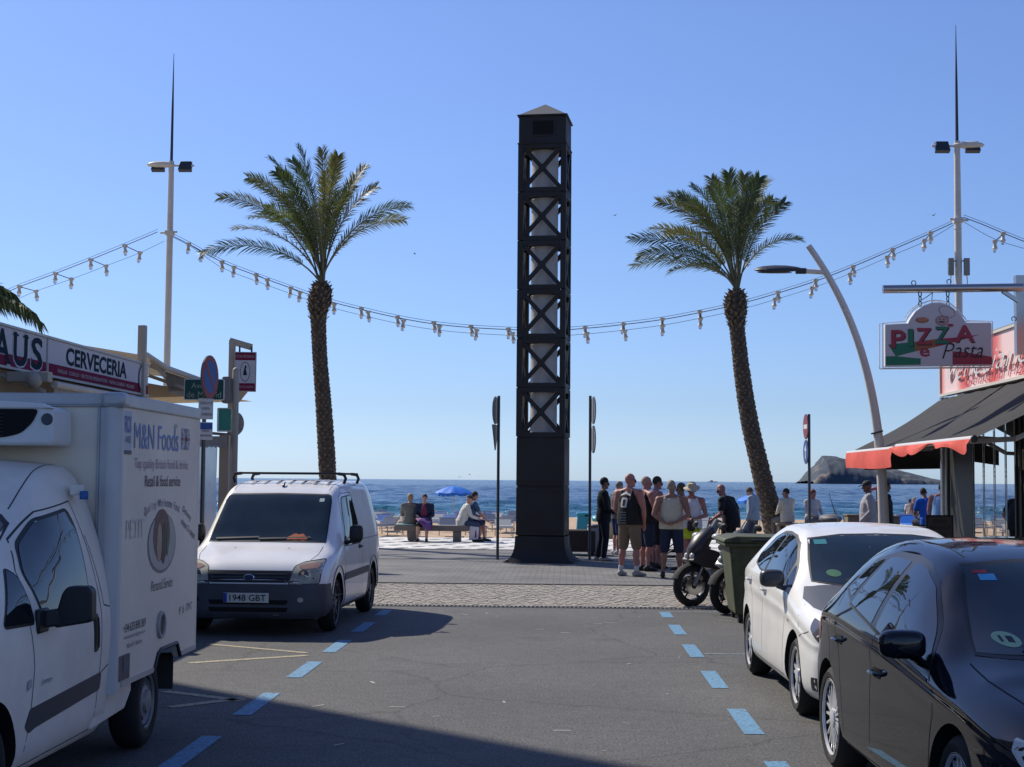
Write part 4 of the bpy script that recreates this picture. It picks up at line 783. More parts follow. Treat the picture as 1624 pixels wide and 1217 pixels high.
# ================================================================== light tower
def light_tower():
    t = thing('light_tower', 'tall black square lattice tower with a white cylinder inside standing on the plaza', 'tower', (-.50, 31.95, .1), rad(-6.5))
    M = mat('tower_black', (.014, .015, .018), .5, col2=(.032, .027, .024), vs=2.2, rvar=.3, bump=.25, bs=5, dist=.01); Wm = mat('frosted_tube', (.62, .58, .54), .5, var=.06, vs=3); h = .51; m0 = .54; st = 1.03
    q = MB(); pr = [(0, .70), (.05, .66), (.11, .60), (.20, .555), (.32, .525), (.54, .51)]; n = len(pr); vs = []
    for z, r in pr: vs += [(-r, -h if r < .52 else -r * .98, z), (r, -r * .98, z), (r, r * .98, z), (-r, r * .98, z)]
    q.add(vs, [(i * 4 + k, i * 4 + (k + 1) % 4, i * 4 + 4 + (k + 1) % 4, i * 4 + 4 + k) for i in range(n - 1) for k in range(4)] + [(3, 2, 1, 0)]); q.box((0, 0, -.0), (1.44, 1.44, .05)); q.build('flared_base', M, t, smooth=True, ang=30)
    q = MB()
    for x in (-.66, .66):
        for y in (-.66, .66): q.lathe([(.02, .03), (.05, .03), (.055, 0)], 8, (x, y, 0), 'z')
    q.build('bolts', M, t)
    for k in range(2):
        z = m0 + k * st; q = MB(); q.box((0, 0, z + st / 2), (1.0, 1.0, st - .03)); q.box((0, 0, z + st - .01), (.97, .97, .06)); q.box((0, 0, z + st / 2), (.86, 1.012, st - .18)); q.box((0, 0, z + st / 2), (1.012, .86, st - .18)); q.build('base_block', M, t, bevel=.012)
    for k in range(6):
        z = m0 + (k + 2) * st; q = MB(); w_ = .115
        for x in (-1, 1):
            for y in (-1, 1): q.box((x * (h - w_ / 2), y * (h - w_ / 2), z + st / 2), (w_, w_, st - .02))
        for zz in (z + .045, z + st - .045):
            for s in (-1, 1):
                q.box((0, s * (h - .05), zz), (2 * h - 2 * w_, .09, .105)); q.box((s * (h - .05), 0, zz), (.09, 2 * h - 2 * w_, .105))
        a = h - w_ + .01; z0, z1 = z + .07, z + st - .07
        for s in (-1, 1):
            for (u0, u1) in ((-a, a), (a, -a)):
                e = .0 if u0 < 0 else .006
                q.bar((u0, s * (h - .045 - e), z0), (u1, s * (h - .045 - e), z1), .088, .06, up=(0, 1, 0)); q.bar((s * (h - .045 - e), u0, z0), (s * (h - .045 - e), u1, z1), .088, .06, up=(1, 0, 0))
            q.box((0, s * (h - .045), z + st / 2), (.12, .062, .12), R=Matrix.Rotation(rad(45), 3, 'Y')); q.box((s * (h - .045), 0, z + st / 2), (.062, .12, .12), R=Matrix.Rotation(rad(45), 3, 'X'))
        q.build('lattice_frame', M, t)
        c = MB(); c.lathe([(z + .10, .0), (z + .10, .285), (z + st - .12, .285), (z + st - .12, .30), (z + st - .09, .30), (z + st - .09, 0)], 32, (0, 0, 0), 'z'); c.build('light_tube', Wm, t)
    z = m0 + 8 * st; q = MB(); q.box((0, 0, z + .29), (1.0, 1.0, .58)); q.box((0, 0, z + .60), (1.07, 1.07, .035)); q.box((0, 0, z + .0), (1.05, 1.05, .03)); q.build('head_block', M, t, bevel=.01)
    q = MB(); q.box((.02, -.503, z + .33), (.52, .02, .36), 0); q.box((.02, -.512, z + .33), (.44, .012, .29), 1); q.build('head_panel', [M, M_dark], t)
    q = MB(); q.add([(-.50, -.50, z + .618), (.50, -.50, z + .618), (.50, .50, z + .618), (-.50, .50, z + .618), (0, 0, z + .95)], [(0, 1, 4), (1, 2, 4), (2, 3, 4), (3, 0, 4), (3, 2, 1, 0)]); q.build('pyramid_cap', mat('cap_grey', (.13, .13, .13), .6), t, smooth=False)
light_tower()
# ================================================================== masts with floodlights
Mpole = mat('mast_cream', '#d3c9bb', .5, var=.08, vs=2); Mnd = mat('needle_dark', (.03, .035, .045), .5); Mfl = mat('flood_dark', (.03, .034, .045), .45)
def mast(px, py_top, py_lamp, py_clamp, Y, label, sgn, extra):
    b = at(px, 700, Y); X = b.x; t = thing('light_mast', label, 'mast', (X, Y, .1), 0, 'floodlight masts on the promenade'); zt = at(px, py_top, Y).z - .1; zl = at(px, py_lamp, Y).z - .1; zc = at(px, py_clamp, Y).z - .1
    q = MB(); q.tube([(0, 0, 0), (0, 0, zl * .8), (0, 0, zl + .12)], [.10, .085, .072], 14); q.lathe([(zl - 2.05, .10), (zl - 2.05, .086), (zl - 2.0, .086)], 14, (0, 0, 0), 'z'); q.box((0, 0, .02), (.5, .5, .04)); q.build('pole', Mpole, t)
    q = MB(); q.tube([(0, 0, zl + .1), (0, 0, zl + 1.5), (0, 0, zt)], [.040, .032, .006], 8); q.build('needle', Mnd, t)
    q = MB(); q.tube([(-.62, 0, zl), (.62, 0, zl)], .028, 8); q.build('crossarm', Mpole, t)
    q = MB(); q.ell((-sgn * .28, -.03, zl + .02), (.38, .14, .09)); q.build('lamp_hood', Mpole, t)
    for x in (-.34 * 1, .36):
        x = x * 1.05; q = MB(); R = Matrix.Rotation(rad(-25), 3, 'X'); q.box((x, .03, zl - .02), (.36, .14, .28), R=R, taper=.85); fl = q.build('floodlight', Mfl, t, bevel=.01)
        q = MB(); [q.box((x, .03 + .05, zl + .02 + k * .03 - .06), (.34, .02, .012), R=R) for k in range(6)]; q.build('cooling_fins', Mfl, fl)
    q = MB(); q.box((0, -.02, zc), (.22, .22, .12)); q.bar((-sgn * -.22, -.08, zc + .02), (sgn * -.25, -.02, zc - .0), .05, .05); q.build('cable_clamp', Mpole, t, bevel=.008)
    if extra:
        for dx in (-.20, .18):
            q = MB(); q.box((dx, -.08, zc - 1.15), (.13, .10, .42)); q.bar((dx, -.06, zc - 1.0), (0, 0, zc - 1.0), .03); q.tube([(dx, -.08, zc - 1.36), (dx * 1.1, -.08, zc - 1.6), (dx * .3, -.05, zc - 1.75)], .012, 6); q.build('antenna_box', mat('antenna_grey', '#8b867d', .5), t, bevel=.012)
    return X, zc + .1
XL, ZL = mast(262, 85, 263, 370, 40, 'slim cream mast with two dark floodlights and a dark needle tip behind the left restaurant', 1, False)
XR, ZR = mast(1523, 40, 232, 350, 37, 'slim cream mast with two dark floodlights and antenna boxes behind the pizza sign', -1, True)
# ================================================================== festoon lights
Mwire = mat('cable_dark', (.03, .032, .035), .6); Mhold = mat('lamp_holder', '#c9c2b6', .5, var=.1, vs=9); Mbulb = mat('clear_bulb', (.75, .78, .80), .08, ior=1.45, trans=.75, alpha=1)
def festoon(label, wire, wire2, lamps, Yf):
    t = thing('festoon_lights', label, 'string lights', (0, 0, 0), 0, 'strings of festoon bulbs across the street')
    for w_, r, nm in ((wire, .011, 'cable'), (wire2, .006, 'support_wire')):
        xs = [p[0] for p in w_]; zs = [p[1] for p in w_]; pp = np.linspace(xs[0], xs[-1], 60); yy = pch(xs, zs, pp); q = MB(); q.tube([at(a, b, Yf(a)) for a, b in zip(pp, yy)], r, 5); q.build(nm, Mwire, t)
    if True:
        xs = [p[0] for p in wire]; zs = [p[1] - 4 for p in wire]; pp = np.linspace(xs[0], xs[-1], 60); yy = pch(xs, zs, pp); q = MB(); q.tube([at(a, b, Yf(a)) for a, b in zip(pp, yy)], .006, 5); q.build('support_wire', Mwire, t)
    base = None
    for (ax, ay), (bx, by) in lamps:
        A, B = at(ax, ay, Yf(ax)), at(bx, by, Yf(bx) - .15); q = MB(); q.bar(A, B, .02, .02); q.build('spacer_arm', Mwire, t)
        for P in (A, B):
            if base is None:
                q = MB(); q.lathe([(.03, 0), (.03, .07), (.0, .075), (-.03, .058), (-.05, .042), (-.10, .040), (-.13, .05), (-.17, .070), (-.18, .066), (-.17, .0)], 14); base = q.mesh('lamp_holder', Mhold)
                q = MB(); q.lathe([(-.17, .03), (-.20, .046), (-.24, .048), (-.27, .034), (-.285, 0)], 12); bulb = q.mesh('bulb', Mbulb)
            h = link('lamp_holder', base, t, loc=P); h.rotation_euler = (random.uniform(-.12, .12), random.uniform(-.15, .15), 0); link('bulb', bulb, h)
random.seed(9)
festoon('string of cream lamp holders running from the left mast out of the left edge', [(-60, 482), (0, 468), (31, 455), (88, 434), (144, 412), (198, 390), (250, 368)], [(-60, 500), (0, 486), (57, 462), (113, 443), (168, 422), (222, 401), (260, 383)],
        [((-26, 474), (0, 480)), ((31, 455), (57, 462)), ((88, 434), (113, 443)), ((144, 412), (168, 422)), ((198, 390), (222, 401))], lambda x: 40.)
mw = [(264, 370), (299, 387), (352, 416), (406, 437), (461, 457), (529, 480), (573, 491), (630, 504), (688, 514), (750, 520), (808, 523), (862, 525), (929, 521), (989, 515), (1051, 507), (1110, 496), (1170, 483), (1234, 465), (1294, 446), (1353, 423), (1416, 396), (1476, 370), (1520, 350)]
festoon('long string of cream lamp holders hanging between the two masts behind the black tower', mw, [(a, b + (9 if 300 < a < 1480 else 2)) for a, b in mw],
        [((299, 387), (320, 400)), ((352, 416), (371, 424)), ((406, 436), (424, 444)), ((461, 457), (476, 464)), ((516, 477), (530, 483)), ((573, 490), (584, 495)), ((630, 503), (640, 509)), ((688, 512), (697, 518)), ((747, 518), (756, 524)), ((806, 522), (813, 529)), ((868, 523), (873, 531)), ((928, 520), (931, 529)), ((989, 514), (991, 525)), ((1051, 506), (1051, 517)), ((1110, 495), (1111, 506)), ((1234, 464), (1229, 475)), ((1294, 445), (1288, 457)), ((1353, 423), (1348, 435)), ((1416, 396), (1407, 408)), ((1476, 370), (1466, 382))], lambda x: 40 - 3 * max(0, x - 1215) / 308.)
festoon('short string of cream lamp holders running from the right mast out of the right edge', [(1528, 345), (1555, 355), (1591, 370), (1650, 393), (1700, 410)], [(1528, 352), (1579, 380), (1650, 402), (1700, 420)], [((1591, 371), (1578, 383)), ((1650, 392), (1636, 404))], lambda x: 37.)
# ================================================================== palms
def leafy(name, col):
    m = mat(name, col, .5, var=.3, vs=2); n = m.node_tree
    if not n.nodes.get('thru'):
        p = n.nodes['Principled BSDF']; t = n.nodes.new('ShaderNodeBsdfTranslucent'); t.name = 'thru'; t.inputs[0].default_value = (col[0] * 2.2, col[1] * 2.4, col[2] * 1.2, 1); mx = n.nodes.new('ShaderNodeMixShader'); mx.inputs[0].default_value = .20
        n.links.new(p.outputs[0], mx.inputs[1]); n.links.new(t.outputs[0], mx.inputs[2]); n.links.new(mx.outputs[0], n.nodes['Material Output'].inputs[0])
    return m
def palm(name, label, px_pts, Y, tips, seed, frond_h=1., zbase=.1):
    random.seed(seed); P = [at(a, b, Y) for a, b, _ in px_pts]; R = [r for _, _, r in px_pts]; base = P[0]; t = thing(name, label, 'palm tree', tuple(base), 0, 'date palms on the promenade'); L = [p - base for p in P]
    xs = np.array([p.z for p in L]); zz = np.arange(0, xs[-1], .045); cx = pch(xs, [p.x for p in L], zz); cr = pch(xs, R, zz); q = MB(); n = 22; vs = []
    for i, z in enumerate(zz):
        ring = (i % 3)
        for k in range(n):
            a = 2 * math.pi * k / n; lump = (.010 if z > xs[-1] - 1.0 else .0) ; r = cr[i] * (1 + (.07 if ring == 0 else (-.03 if ring == 2 else .02)) + random.uniform(-.035, .035)) + (random.uniform(-.03, .05) if z > xs[-1] - .9 else 0)
            vs.append((cx[i] + r * math.cos(a), r * math.sin(a), z + .02 * math.sin(a * 5 + i)))
    q.add(vs, [(i * n + k, i * n + (k + 1) % n, (i + 1) * n + (k + 1) % n, (i + 1) * n + k) for i in range(len(zz) - 1) for k in range(n)]); q.add(vs[-n:], [tuple(range(n))])
    # leaf-base stubs
    for i in range(0, len(zz), 2):
        for k in range(9):
            a = 2 * math.pi * (k + (i % 4) / 4) / 9 + random.uniform(-.15, .15); r = cr[i]; top = zz[i] > xs[-1] - 1.0; l = .032 if not top else .11
            c = Vector((cx[i] + r * .96 * math.cos(a), r * .96 * math.sin(a), zz[i])); o = Vector((math.cos(a), math.sin(a), .55)).normalized(); sd = Vector((-math.sin(a), math.cos(a), 0)) * (.045 if not top else .055)
            q.add([c - sd, c + sd, c + o * l + sd * .5, c + o * l - sd * .5, c - sd * .6 - Vector((0, 0, .06)), c + sd * .6 - Vector((0, 0, .06))], [(0, 1, 2, 3), (4, 5, 2, 3)], 1)
    q.build('trunk', [mat('palm_trunk', (.085, .062, .045), .9, var=.45, vs=9, bump=.8, bs=20, dist=.03), mat('palm_stub', (.15, .115, .08), .9, var=.4, vs=9)], t, ang=25)
    top = L[-1]; Mg = [leafy('frond_a', (.075, .095, .032)), leafy('frond_b', (.13, .12, .04)), leafy('frond_c', (.055, .075, .036)), mat('frond_stem', (.13, .12, .06), .5)]
    q = MB()
    for (tx, ty, dy, bow) in tips:
        tip = at(tx, ty, Y) - base; tip.y += dy; c0 = top + Vector((random.uniform(-.07, .07), random.uniform(-.08, .08), random.uniform(-.12, .08))); d = tip - c0; Lh = d.length
        up = Vector((0, 0, 1)); c1 = c0 + Vector((d.x * .22, d.y * .22, max(d.z * .55, .0) + bow * .3 + .25)); c2 = c0 + Vector((d.x * .68, d.y * .68, d.z * .86 + bow * .62))
        N = 56; mt = random.choices((0, 1, 2), (4, 3, 3))[0]; pts = []
        for i in range(N + 1):
            s = i / N; pts.append(c0 * (1 - s)**3 + c1 * 3 * s * (1 - s)**2 + c2 * 3 * s * s * (1 - s) + tip * s**3)
        q.tube(pts[::4], [max(.006, .026 * (1 - i / 14.)) for i in range(len(pts[::4]))], 5, 3)
        tw = random.uniform(-1.15, 1.15)
        for i in range(int(N * .20), N + 1):
            s = i / N; T = (pts[min(i + 1, N)] - pts[i - 1]).normalized(); sd = T.cross(up); sd = sd.normalized() if sd.length > .05 else Vector((1, 0, 0)); sd = Matrix.Rotation(tw, 3, T) @ sd; nn = sd.cross(T).normalized()
            ll = (.13 + .33 * math.sin(min(1, (s - .16) / .45) * math.pi / 2)) * (1 - max(0, s - .75) / .25 * .5) * random.uniform(.85, 1.1) * frond_h
            for g in (-1, 1):
                for rep in range(2):
                    b = pts[i] + (pts[min(i + 1, N)] - pts[i]) * (.5 * rep); fw = .70 + .6 * s + random.uniform(-.08, .08); ph = random.uniform(-.32, .55); 
                    o = (sd * g * math.cos(ph) + nn * math.sin(ph) + T * fw).normalized(); e = b + o * ll; e.z -= .06 * ll + random.uniform(0, .10) * ll; wv = T.cross(o).normalized().cross(o).normalized() * .0115; mid = b + o * ll * .45 + Vector((0, 0, .01))
                    q.add([b - wv * .5, b + wv * .5, mid + wv, mid - wv, e], [(0, 1, 2, 3), (3, 2, 4)], mt)
    q.build('crown', Mg, t, smooth=False, fix=False); return t
tl = [(325, 404, -.2, .9), (357, 319, -.5, .55), (364, 358, .5, .5), (392, 280, .2, .35), (433, 257, -.3, .25), (459, 250, .4, .2), (479, 241, -.5, .12), (509, 236, .2, .05), (539, 252, -.3, .1), (576, 261, .3, .02), (597, 300, -.2, .22), (647, 326, .1, .4), (634, 340, .9, .45), (420, 300, -1.2, .4), (450, 285, -1.0, .25), (530, 290, -1.4, .3), (560, 320, -1.3, .35), (470, 330, -1.7, .5), (440, 350, -1.6, .6), (540, 300, 1.5, .3), (420, 330, 1.2, .5), (385, 335, .9, .5), (555, 285, .8, .15), (515, 350, -1.9, .6), (480, 310, 1.8, .3), (405, 292, .6, .3), (525, 262, .9, .1)]
tr = [(1001, 381, -.1, .5), (1005, 421, .2, .6), (1044, 324, -.3, .35), (1067, 306, .4, .25), (1098, 299, -.2, .2), (1130, 280, .3, .12), (1153, 280, -.4, .08), (1182, 276, .2, .05), (1202, 286, -.3, .08), (1221, 282, .4, .02), (1244, 322, 0, .12), (1271, 378, .2, .45), (1061, 436, -.7, .5), (1030, 372, -.9, .5), (1085, 340, -1.3, .35), (1120, 310, -1.2, .2), (1215, 330, -1.2, .35), (1100, 370, -1.6, .5), (1170, 310, 1.4, .25), (1060, 360, 1.1, .5), (1210, 300, .9, .15), (1090, 310, .9, .2), (1015, 400, .7, .5), (1076, 318, -.6, .25)]
palm('date_palm', 'leaning date palm standing behind the white panel van', [(524, 862, .20), (519, 740, .215), (513, 640, .20), (507, 560, .185), (505, 500, .20), (507, 478, .27), (509, 462, .25), (510, 448, .14)], 38.5, tl, 21)
palm('date_palm', 'date palm with a strongly bent trunk standing behind the white hatchback', [(1236, 868, .30), (1222, 810, .27), (1205, 740, .235), (1189, 670, .22), (1178, 600, .205), (1171, 540, .19), (1168, 510, .19), (1166, 490, .26), (1167, 473, .24), (1168, 460, .14)], 38.5, tr, 22)
def fan_palm():
    random.seed(4); Y = 33.; base = at(-70, 520, Y); base.z = .1; t = thing('fan_palm', 'palm with hanging leaf tips peeking over the sign at the left edge', 'palm tree', tuple(base))
    q = MB(); H = at(-70, 520, Y).z - .1; q.tube([(0, 0, 0), (.1, 0, H * .5), (0, 0, H)], [.25, .18, .2], 14); q.build('trunk', mat('palm_trunk', (.085, .062, .045)), t)
    q = MB(); c = Vector((0, 0, H)) 
    for tx, ty, dy in ((20, 466, 0), (60, 498, -.3), (52, 505, .3), (-30, 420, 0), (-110, 400, .3), (-180, 470, 0), (-20, 440, -.8), (-90, 380, .9), (-150, 430, .9)):
        tip = at(tx, ty, Y) - base; tip.y += dy; d = tip - c; pts = [c + d * s + Vector((0, 0, .5 * math.sin(s * math.pi))) for s in [i / 20 for i in range(21)]]
        q.tube(pts[::4], .02, 5)
        for i in range(5, 21):
            T = (pts[i] - pts[i - 1]).normalized(); sd = T.cross(Vector((0, 0, 1))).normalized()
            for g in (-1, 1):
                for _ in range(4):
                    b = pts[i] + T * random.uniform(-.05, .05); o = (sd * g * random.uniform(.2, .8) + T * .6 + Vector((0, 0, random.uniform(-.9, .0)))).normalized(); l = random.uniform(.25, .45); wv = o.cross(Vector((0, 1, 0))).normalized() * .018; e = b + o * l; e.z -= .12
                    q.add([b - wv, b + wv, b + o * l * .5 + wv, b + o * l * .5 - wv, e], [(0, 1, 2, 3), (3, 2, 4)])
    q.build('crown', mat('fan_frond', (.06, .09, .03), .5, var=.3, vs=3), t, smooth=False, fix=False)
fan_palm()
# ================================================================== street lamp (curved)
def street_lamp():
    t = thing('street_lamp', 'curved pale street lamp with one dark flat lamp head rising behind the white hatchback', 'street lamp', (4.62, 22.0, .1)); Y = 22.; M = mat('lamp_pole', '#d0c8be', .45, var=.06, vs=2); O = Vector((4.62, 22., .1))
    pts = [(1404, 900), (1401, 829), (1400, 778), (1396.5, 721), (1391, 687), (1378, 604), (1351, 513), (1307, 430), (1283, 390)]
    P = [at(a, b, Y) - O for a, b in pts]; P = [Vector((P[0].x, 0, 0))] + P; zs_ = np.linspace(0, P[-1].z, 40); xs_ = pch([p.z for p in P], [p.x for p in P], zs_); xs_ = np.polyval(np.polyfit([p.z for p in P[1:]], [p.x for p in P[1:]], 3), zs_); q = MB(); q.tube([Vector((x, 0, z)) for x, z in zip(xs_, zs_)], list(np.linspace(.085, .044, 40)), 18, R=(0, 1, 0)); q.lathe([(0, .17), (.03, .17), (.05, .12), (.3, .115)], 18, (P[0].x, 0, 0)); q.build('pole', M, t)
    q = MB(); a = at(1391, 686, Y) - O; q.tube([a + Vector((.003, 0, -.01)), a + Vector((-.003, 0, .012))], .088, 18, R=(0, 1, 0)); q.build('pole_collar', mat('collar', (.05, .05, .05), .5), t)
    a, b = at(1306, 432, Y) - O, at(1276, 430, Y) - O; q = MB(); q.tube([a, b], .036, 12); q.build('arm', M, t)
    b2 = at(1262, 430, Y) - O; q = MB(); q.tube([b + Vector((.02, 0, 0)), b2], [(.05, .045)] * 2, 10, R=(0, 1, 0)); q.build('head_joint', Mnd, t)
    c = at(1233, 428, Y) - O; L = .34; q = MB(); vs = []; n = 24
    for s, k in ((-1, .02), (-.9, .5), (-.6, .86), (-.1, 1.), (.4, .9), (.8, .62), (1., .35)):
        vs += [(c.x + s * L, c.y + .17 * k * math.cos(u), c.z + .065 * (k if k > .3 else k) * (math.sin(u) if math.sin(u) > 0 else .55 * math.sin(u)) + .006 * s) for u in [2 * math.pi * i / n for i in range(n)]]
    q.add(vs, [(i * n + k, i * n + (k + 1) % n, (i + 1) * n + (k + 1) % n, (i + 1) * n + k) for i in range(6) for k in range(n)] + [tuple(range(n))[::-1], tuple(range(6 * n, 7 * n))]); R = Matrix.Rotation(rad(14), 3, 'X'); q.v = [tuple(R @ (Vector(v) - c) + c) for v in q.v]; hd = q.build('lamp_head', Mnd, t, ang=60)
    q = MB(); q.prism([(.25 * math.cos(u), .105 * math.sin(u)) for u in [2 * math.pi * i / 28 for i in range(28)]], 'z', -.045, -.036); q.v = [tuple(R @ Vector(v) + c + Vector((-.04, 0, 0))) for v in q.v]; q.build('lens', mat('lamp_glass', (.42, .42, .38), .3), hd)
street_lamp()
# ================================================================== round traffic signs
def sign_mesh(t, z, r, ang, faces, thick=.022, shape='disc', back=None):
    R = Matrix.Rotation(ang, 3, 'Z'); q = MB(); n = 32
    pts = [(r * math.sin(2 * math.pi * k / n), r * math.cos(2 * math.pi * k / n)) for k in range(n)] if shape == 'disc' else rnd([(-r, r * .87), (r, r * .87), (0, -r * .87)], r * .18)
    q.prism(pts, 'y', -.06 - thick, -.06, 0); q.v = [tuple(R @ Vector(v) + Vector((0, 0, z))) for v in q.v]; o = q.build('sign_plate', back or mat('sign_back', (.17, .175, .18), .5, .4), t, ang=30)
    for nm, poly, col, lift in faces:
        q = MB(); q.prism(poly, 'y', -.06 - thick - lift, -.06 - thick - lift + .001); q.v = [tuple(R @ Vector(v) + Vector((0, 0, z))) for v in q.v]; q.build(nm, col, o, smooth=False)
    return o
circ = lambda r, n=32: [(r * math.cos(2 * math.pi * k / n), r * math.sin(2 * math.pi * k / n)) for k in range(n)]
SB, SR, SW = mat('sign_blue', (.012, .065, .25), .5), mat('sign_red', (.22, .028, .032), .5), mat('sign_white', (.6, .6, .58), .5)
Mgp = mat('galv_pole', (.10, .105, .11), .5, .5, var=.1)
def no_parking():
    Y = 21.6; X = at(325, 600, Y).x; t = thing('no_parking_sign', 'round blue and red no stopping sign above two small plates behind the truck box', 'traffic sign', (X, Y, .1)); z = at(326, 598, Y).z - .1; r = .312
    q = MB(); q.tube([(0, 0, 0), (0, 0, z + .16)], .03, 10); q.build('pole', Mgp, t); A = rad(81)
    sl = strip((-r * .62, r * .62), (r * .62, -r * .62), r * .20)
    sign_mesh(t, z, r, A, [('red_face', circ(r * .985), SR, .002), ('blue_face', circ(r * .76), SB, .004), ('red_slash', sl, SR, .006)], back=mat('sign_rim', (.13, .135, .15), .4))
    R = Matrix.Rotation(rad(35), 3, 'Z')
    for zc, h, wd, c, lines in ((at(326, 649, Y).z - .1, .30, .22, SW, ['HORAS DE 9 A 20', 'EXCEPTO', 'AUTORIZADOS']), (at(328, 684, Y).z - .1, .255, .215, SW, ['', 'GRUA', 'MUNICIPAL'])):
        q = MB(); q.box((0, -.06, zc), (wd, .016, h)); q.v = [tuple(R @ Vector(v)) for v in q.v]; p = q.build('plate', mat('plate_grey', (.45, .45, .45), .5), t, bevel=.004)
        for i, s in enumerate(lines):
            if s: text(s, 'plate_text', M_txt, R @ Vector((0, -.069, zc + h * (.28 - .27 * i))), R @ Vector((1, 0, 0)), (0, 0, 1), wd * (.86 if i != 1 else .5), h * .12, p)
        if lines[0] == '':
            q = MB(); q.box((0, -.070, zc + h * .27), (wd * .94, .004, h * .36)); q.v = [tuple(R @ Vector(v)) for v in q.v]; q.build('blue_band', SB, p)
no_parking()
def street_name():
    Y = 22.4; a = at(324, 618, Y); t = thing('street_name_sign', 'green street name sign partly hidden by the round blue and red sign', 'street sign', (a.x, Y, .1)); z = a.z - .1; R = Matrix.Rotation(rad(4), 3, 'Z')
    q = MB(); q.tube([(0, .04, 0), (0, .04, z + .1)], .028, 10); q.build('pole', Mgp, t)
    q = MB(); q.prism(rnd([(-.255, -.135), (.255, -.135), (.255, .135), (-.255, .135)], .025), 'y', -.01, .01); q.v = [tuple(R @ Vector(v) + Vector((0, 0, z))) for v in q.v]; q.v = [(v[0] * 1.18, v[1], (v[2] - z) * 1.18 + z) for v in q.v]; o = q.build('sign_board', mat('sign_white', (.6, .6, .58)), t)
    q = MB(); q.prism(rnd([(-.243, -.123), (.243, -.123), (.243, .123), (-.243, .123)], .02), 'y', -.014, -.0101); q.v = [tuple(R @ Vector(v) + Vector((0, 0, z))) for v in q.v]; q.v = [(v[0] * 1.18, v[1], (v[2] - z) * 1.18 + z) for v in q.v]; o2 = q.build('green_face', mat('sign_green', (.006, .06, .045), .4), o)
    m = mat('sign_letter', (.30, .36, .30), .5); text('Avenida', 'lettering', m, (0, -.016, z + .058), (1, .07, 0), (0, 0, 1), .38, .082, o); text('de Madrid', 'lettering', m, (0, -.016, z - .077), (1, .07, 0), (0, 0, 1), .51, .09, o)
street_name()
def pole_sign(px, pyb, pyt, Y, ang, specs, label, zb=.1):
    a = at(px, pyb, Y); X = a.x; t = thing('traffic_sign', label, 'traffic sign', (X, Y, zb)); zt = at(px, pyt, Y).z - zb; q = MB(); q.tube([(0, 0, 0), (0, 0, zt)], .032, 10); q.build('pole', Mgp, t)
    for py, r, sh, faces in specs: sign_mesh(t, at(px, py, Y).z - zb, r, ang, faces(r), shape=sh)
noent = lambda r: [('red_face', circ(r * .98), SR, .002), ('white_bar', [(-r * .7, -r * .17), (r * .7, -r * .17), (r * .7, r * .17), (-r * .7, r * .17)], SW, .004)]
bluef = lambda r: [('blue_face', circ(r * .97), SB, .002), ('white_arrow', [(-r * .12, -r * .6), (r * .12, -r * .6), (r * .12, r * .1), (r * .4, r * .1), (0, r * .65), (-r * .4, r * .1), (-r * .12, r * .1)], SW, .004)]
none_ = lambda r: []
pole_sign(789, 888, 628, 32.44, rad(180 + 81), [(651, .30, 'disc', none_), (695, .33, 'tri', none_)], 'thin traffic sign pole seen edge on just left of the black tower')
pole_sign(935, 888, 628, 32.8, rad(180 - 82), [(651, .30, 'disc', none_), (697, .30, 'disc', none_)], 'thin traffic sign pole seen edge on just right of the black tower')
pole_sign(1284, 870, 657, 34., rad(-88), [(677, .28, 'disc', noent), (717, .27, 'disc', bluef)], 'traffic sign pole with red and blue discs standing behind the white hatchback')
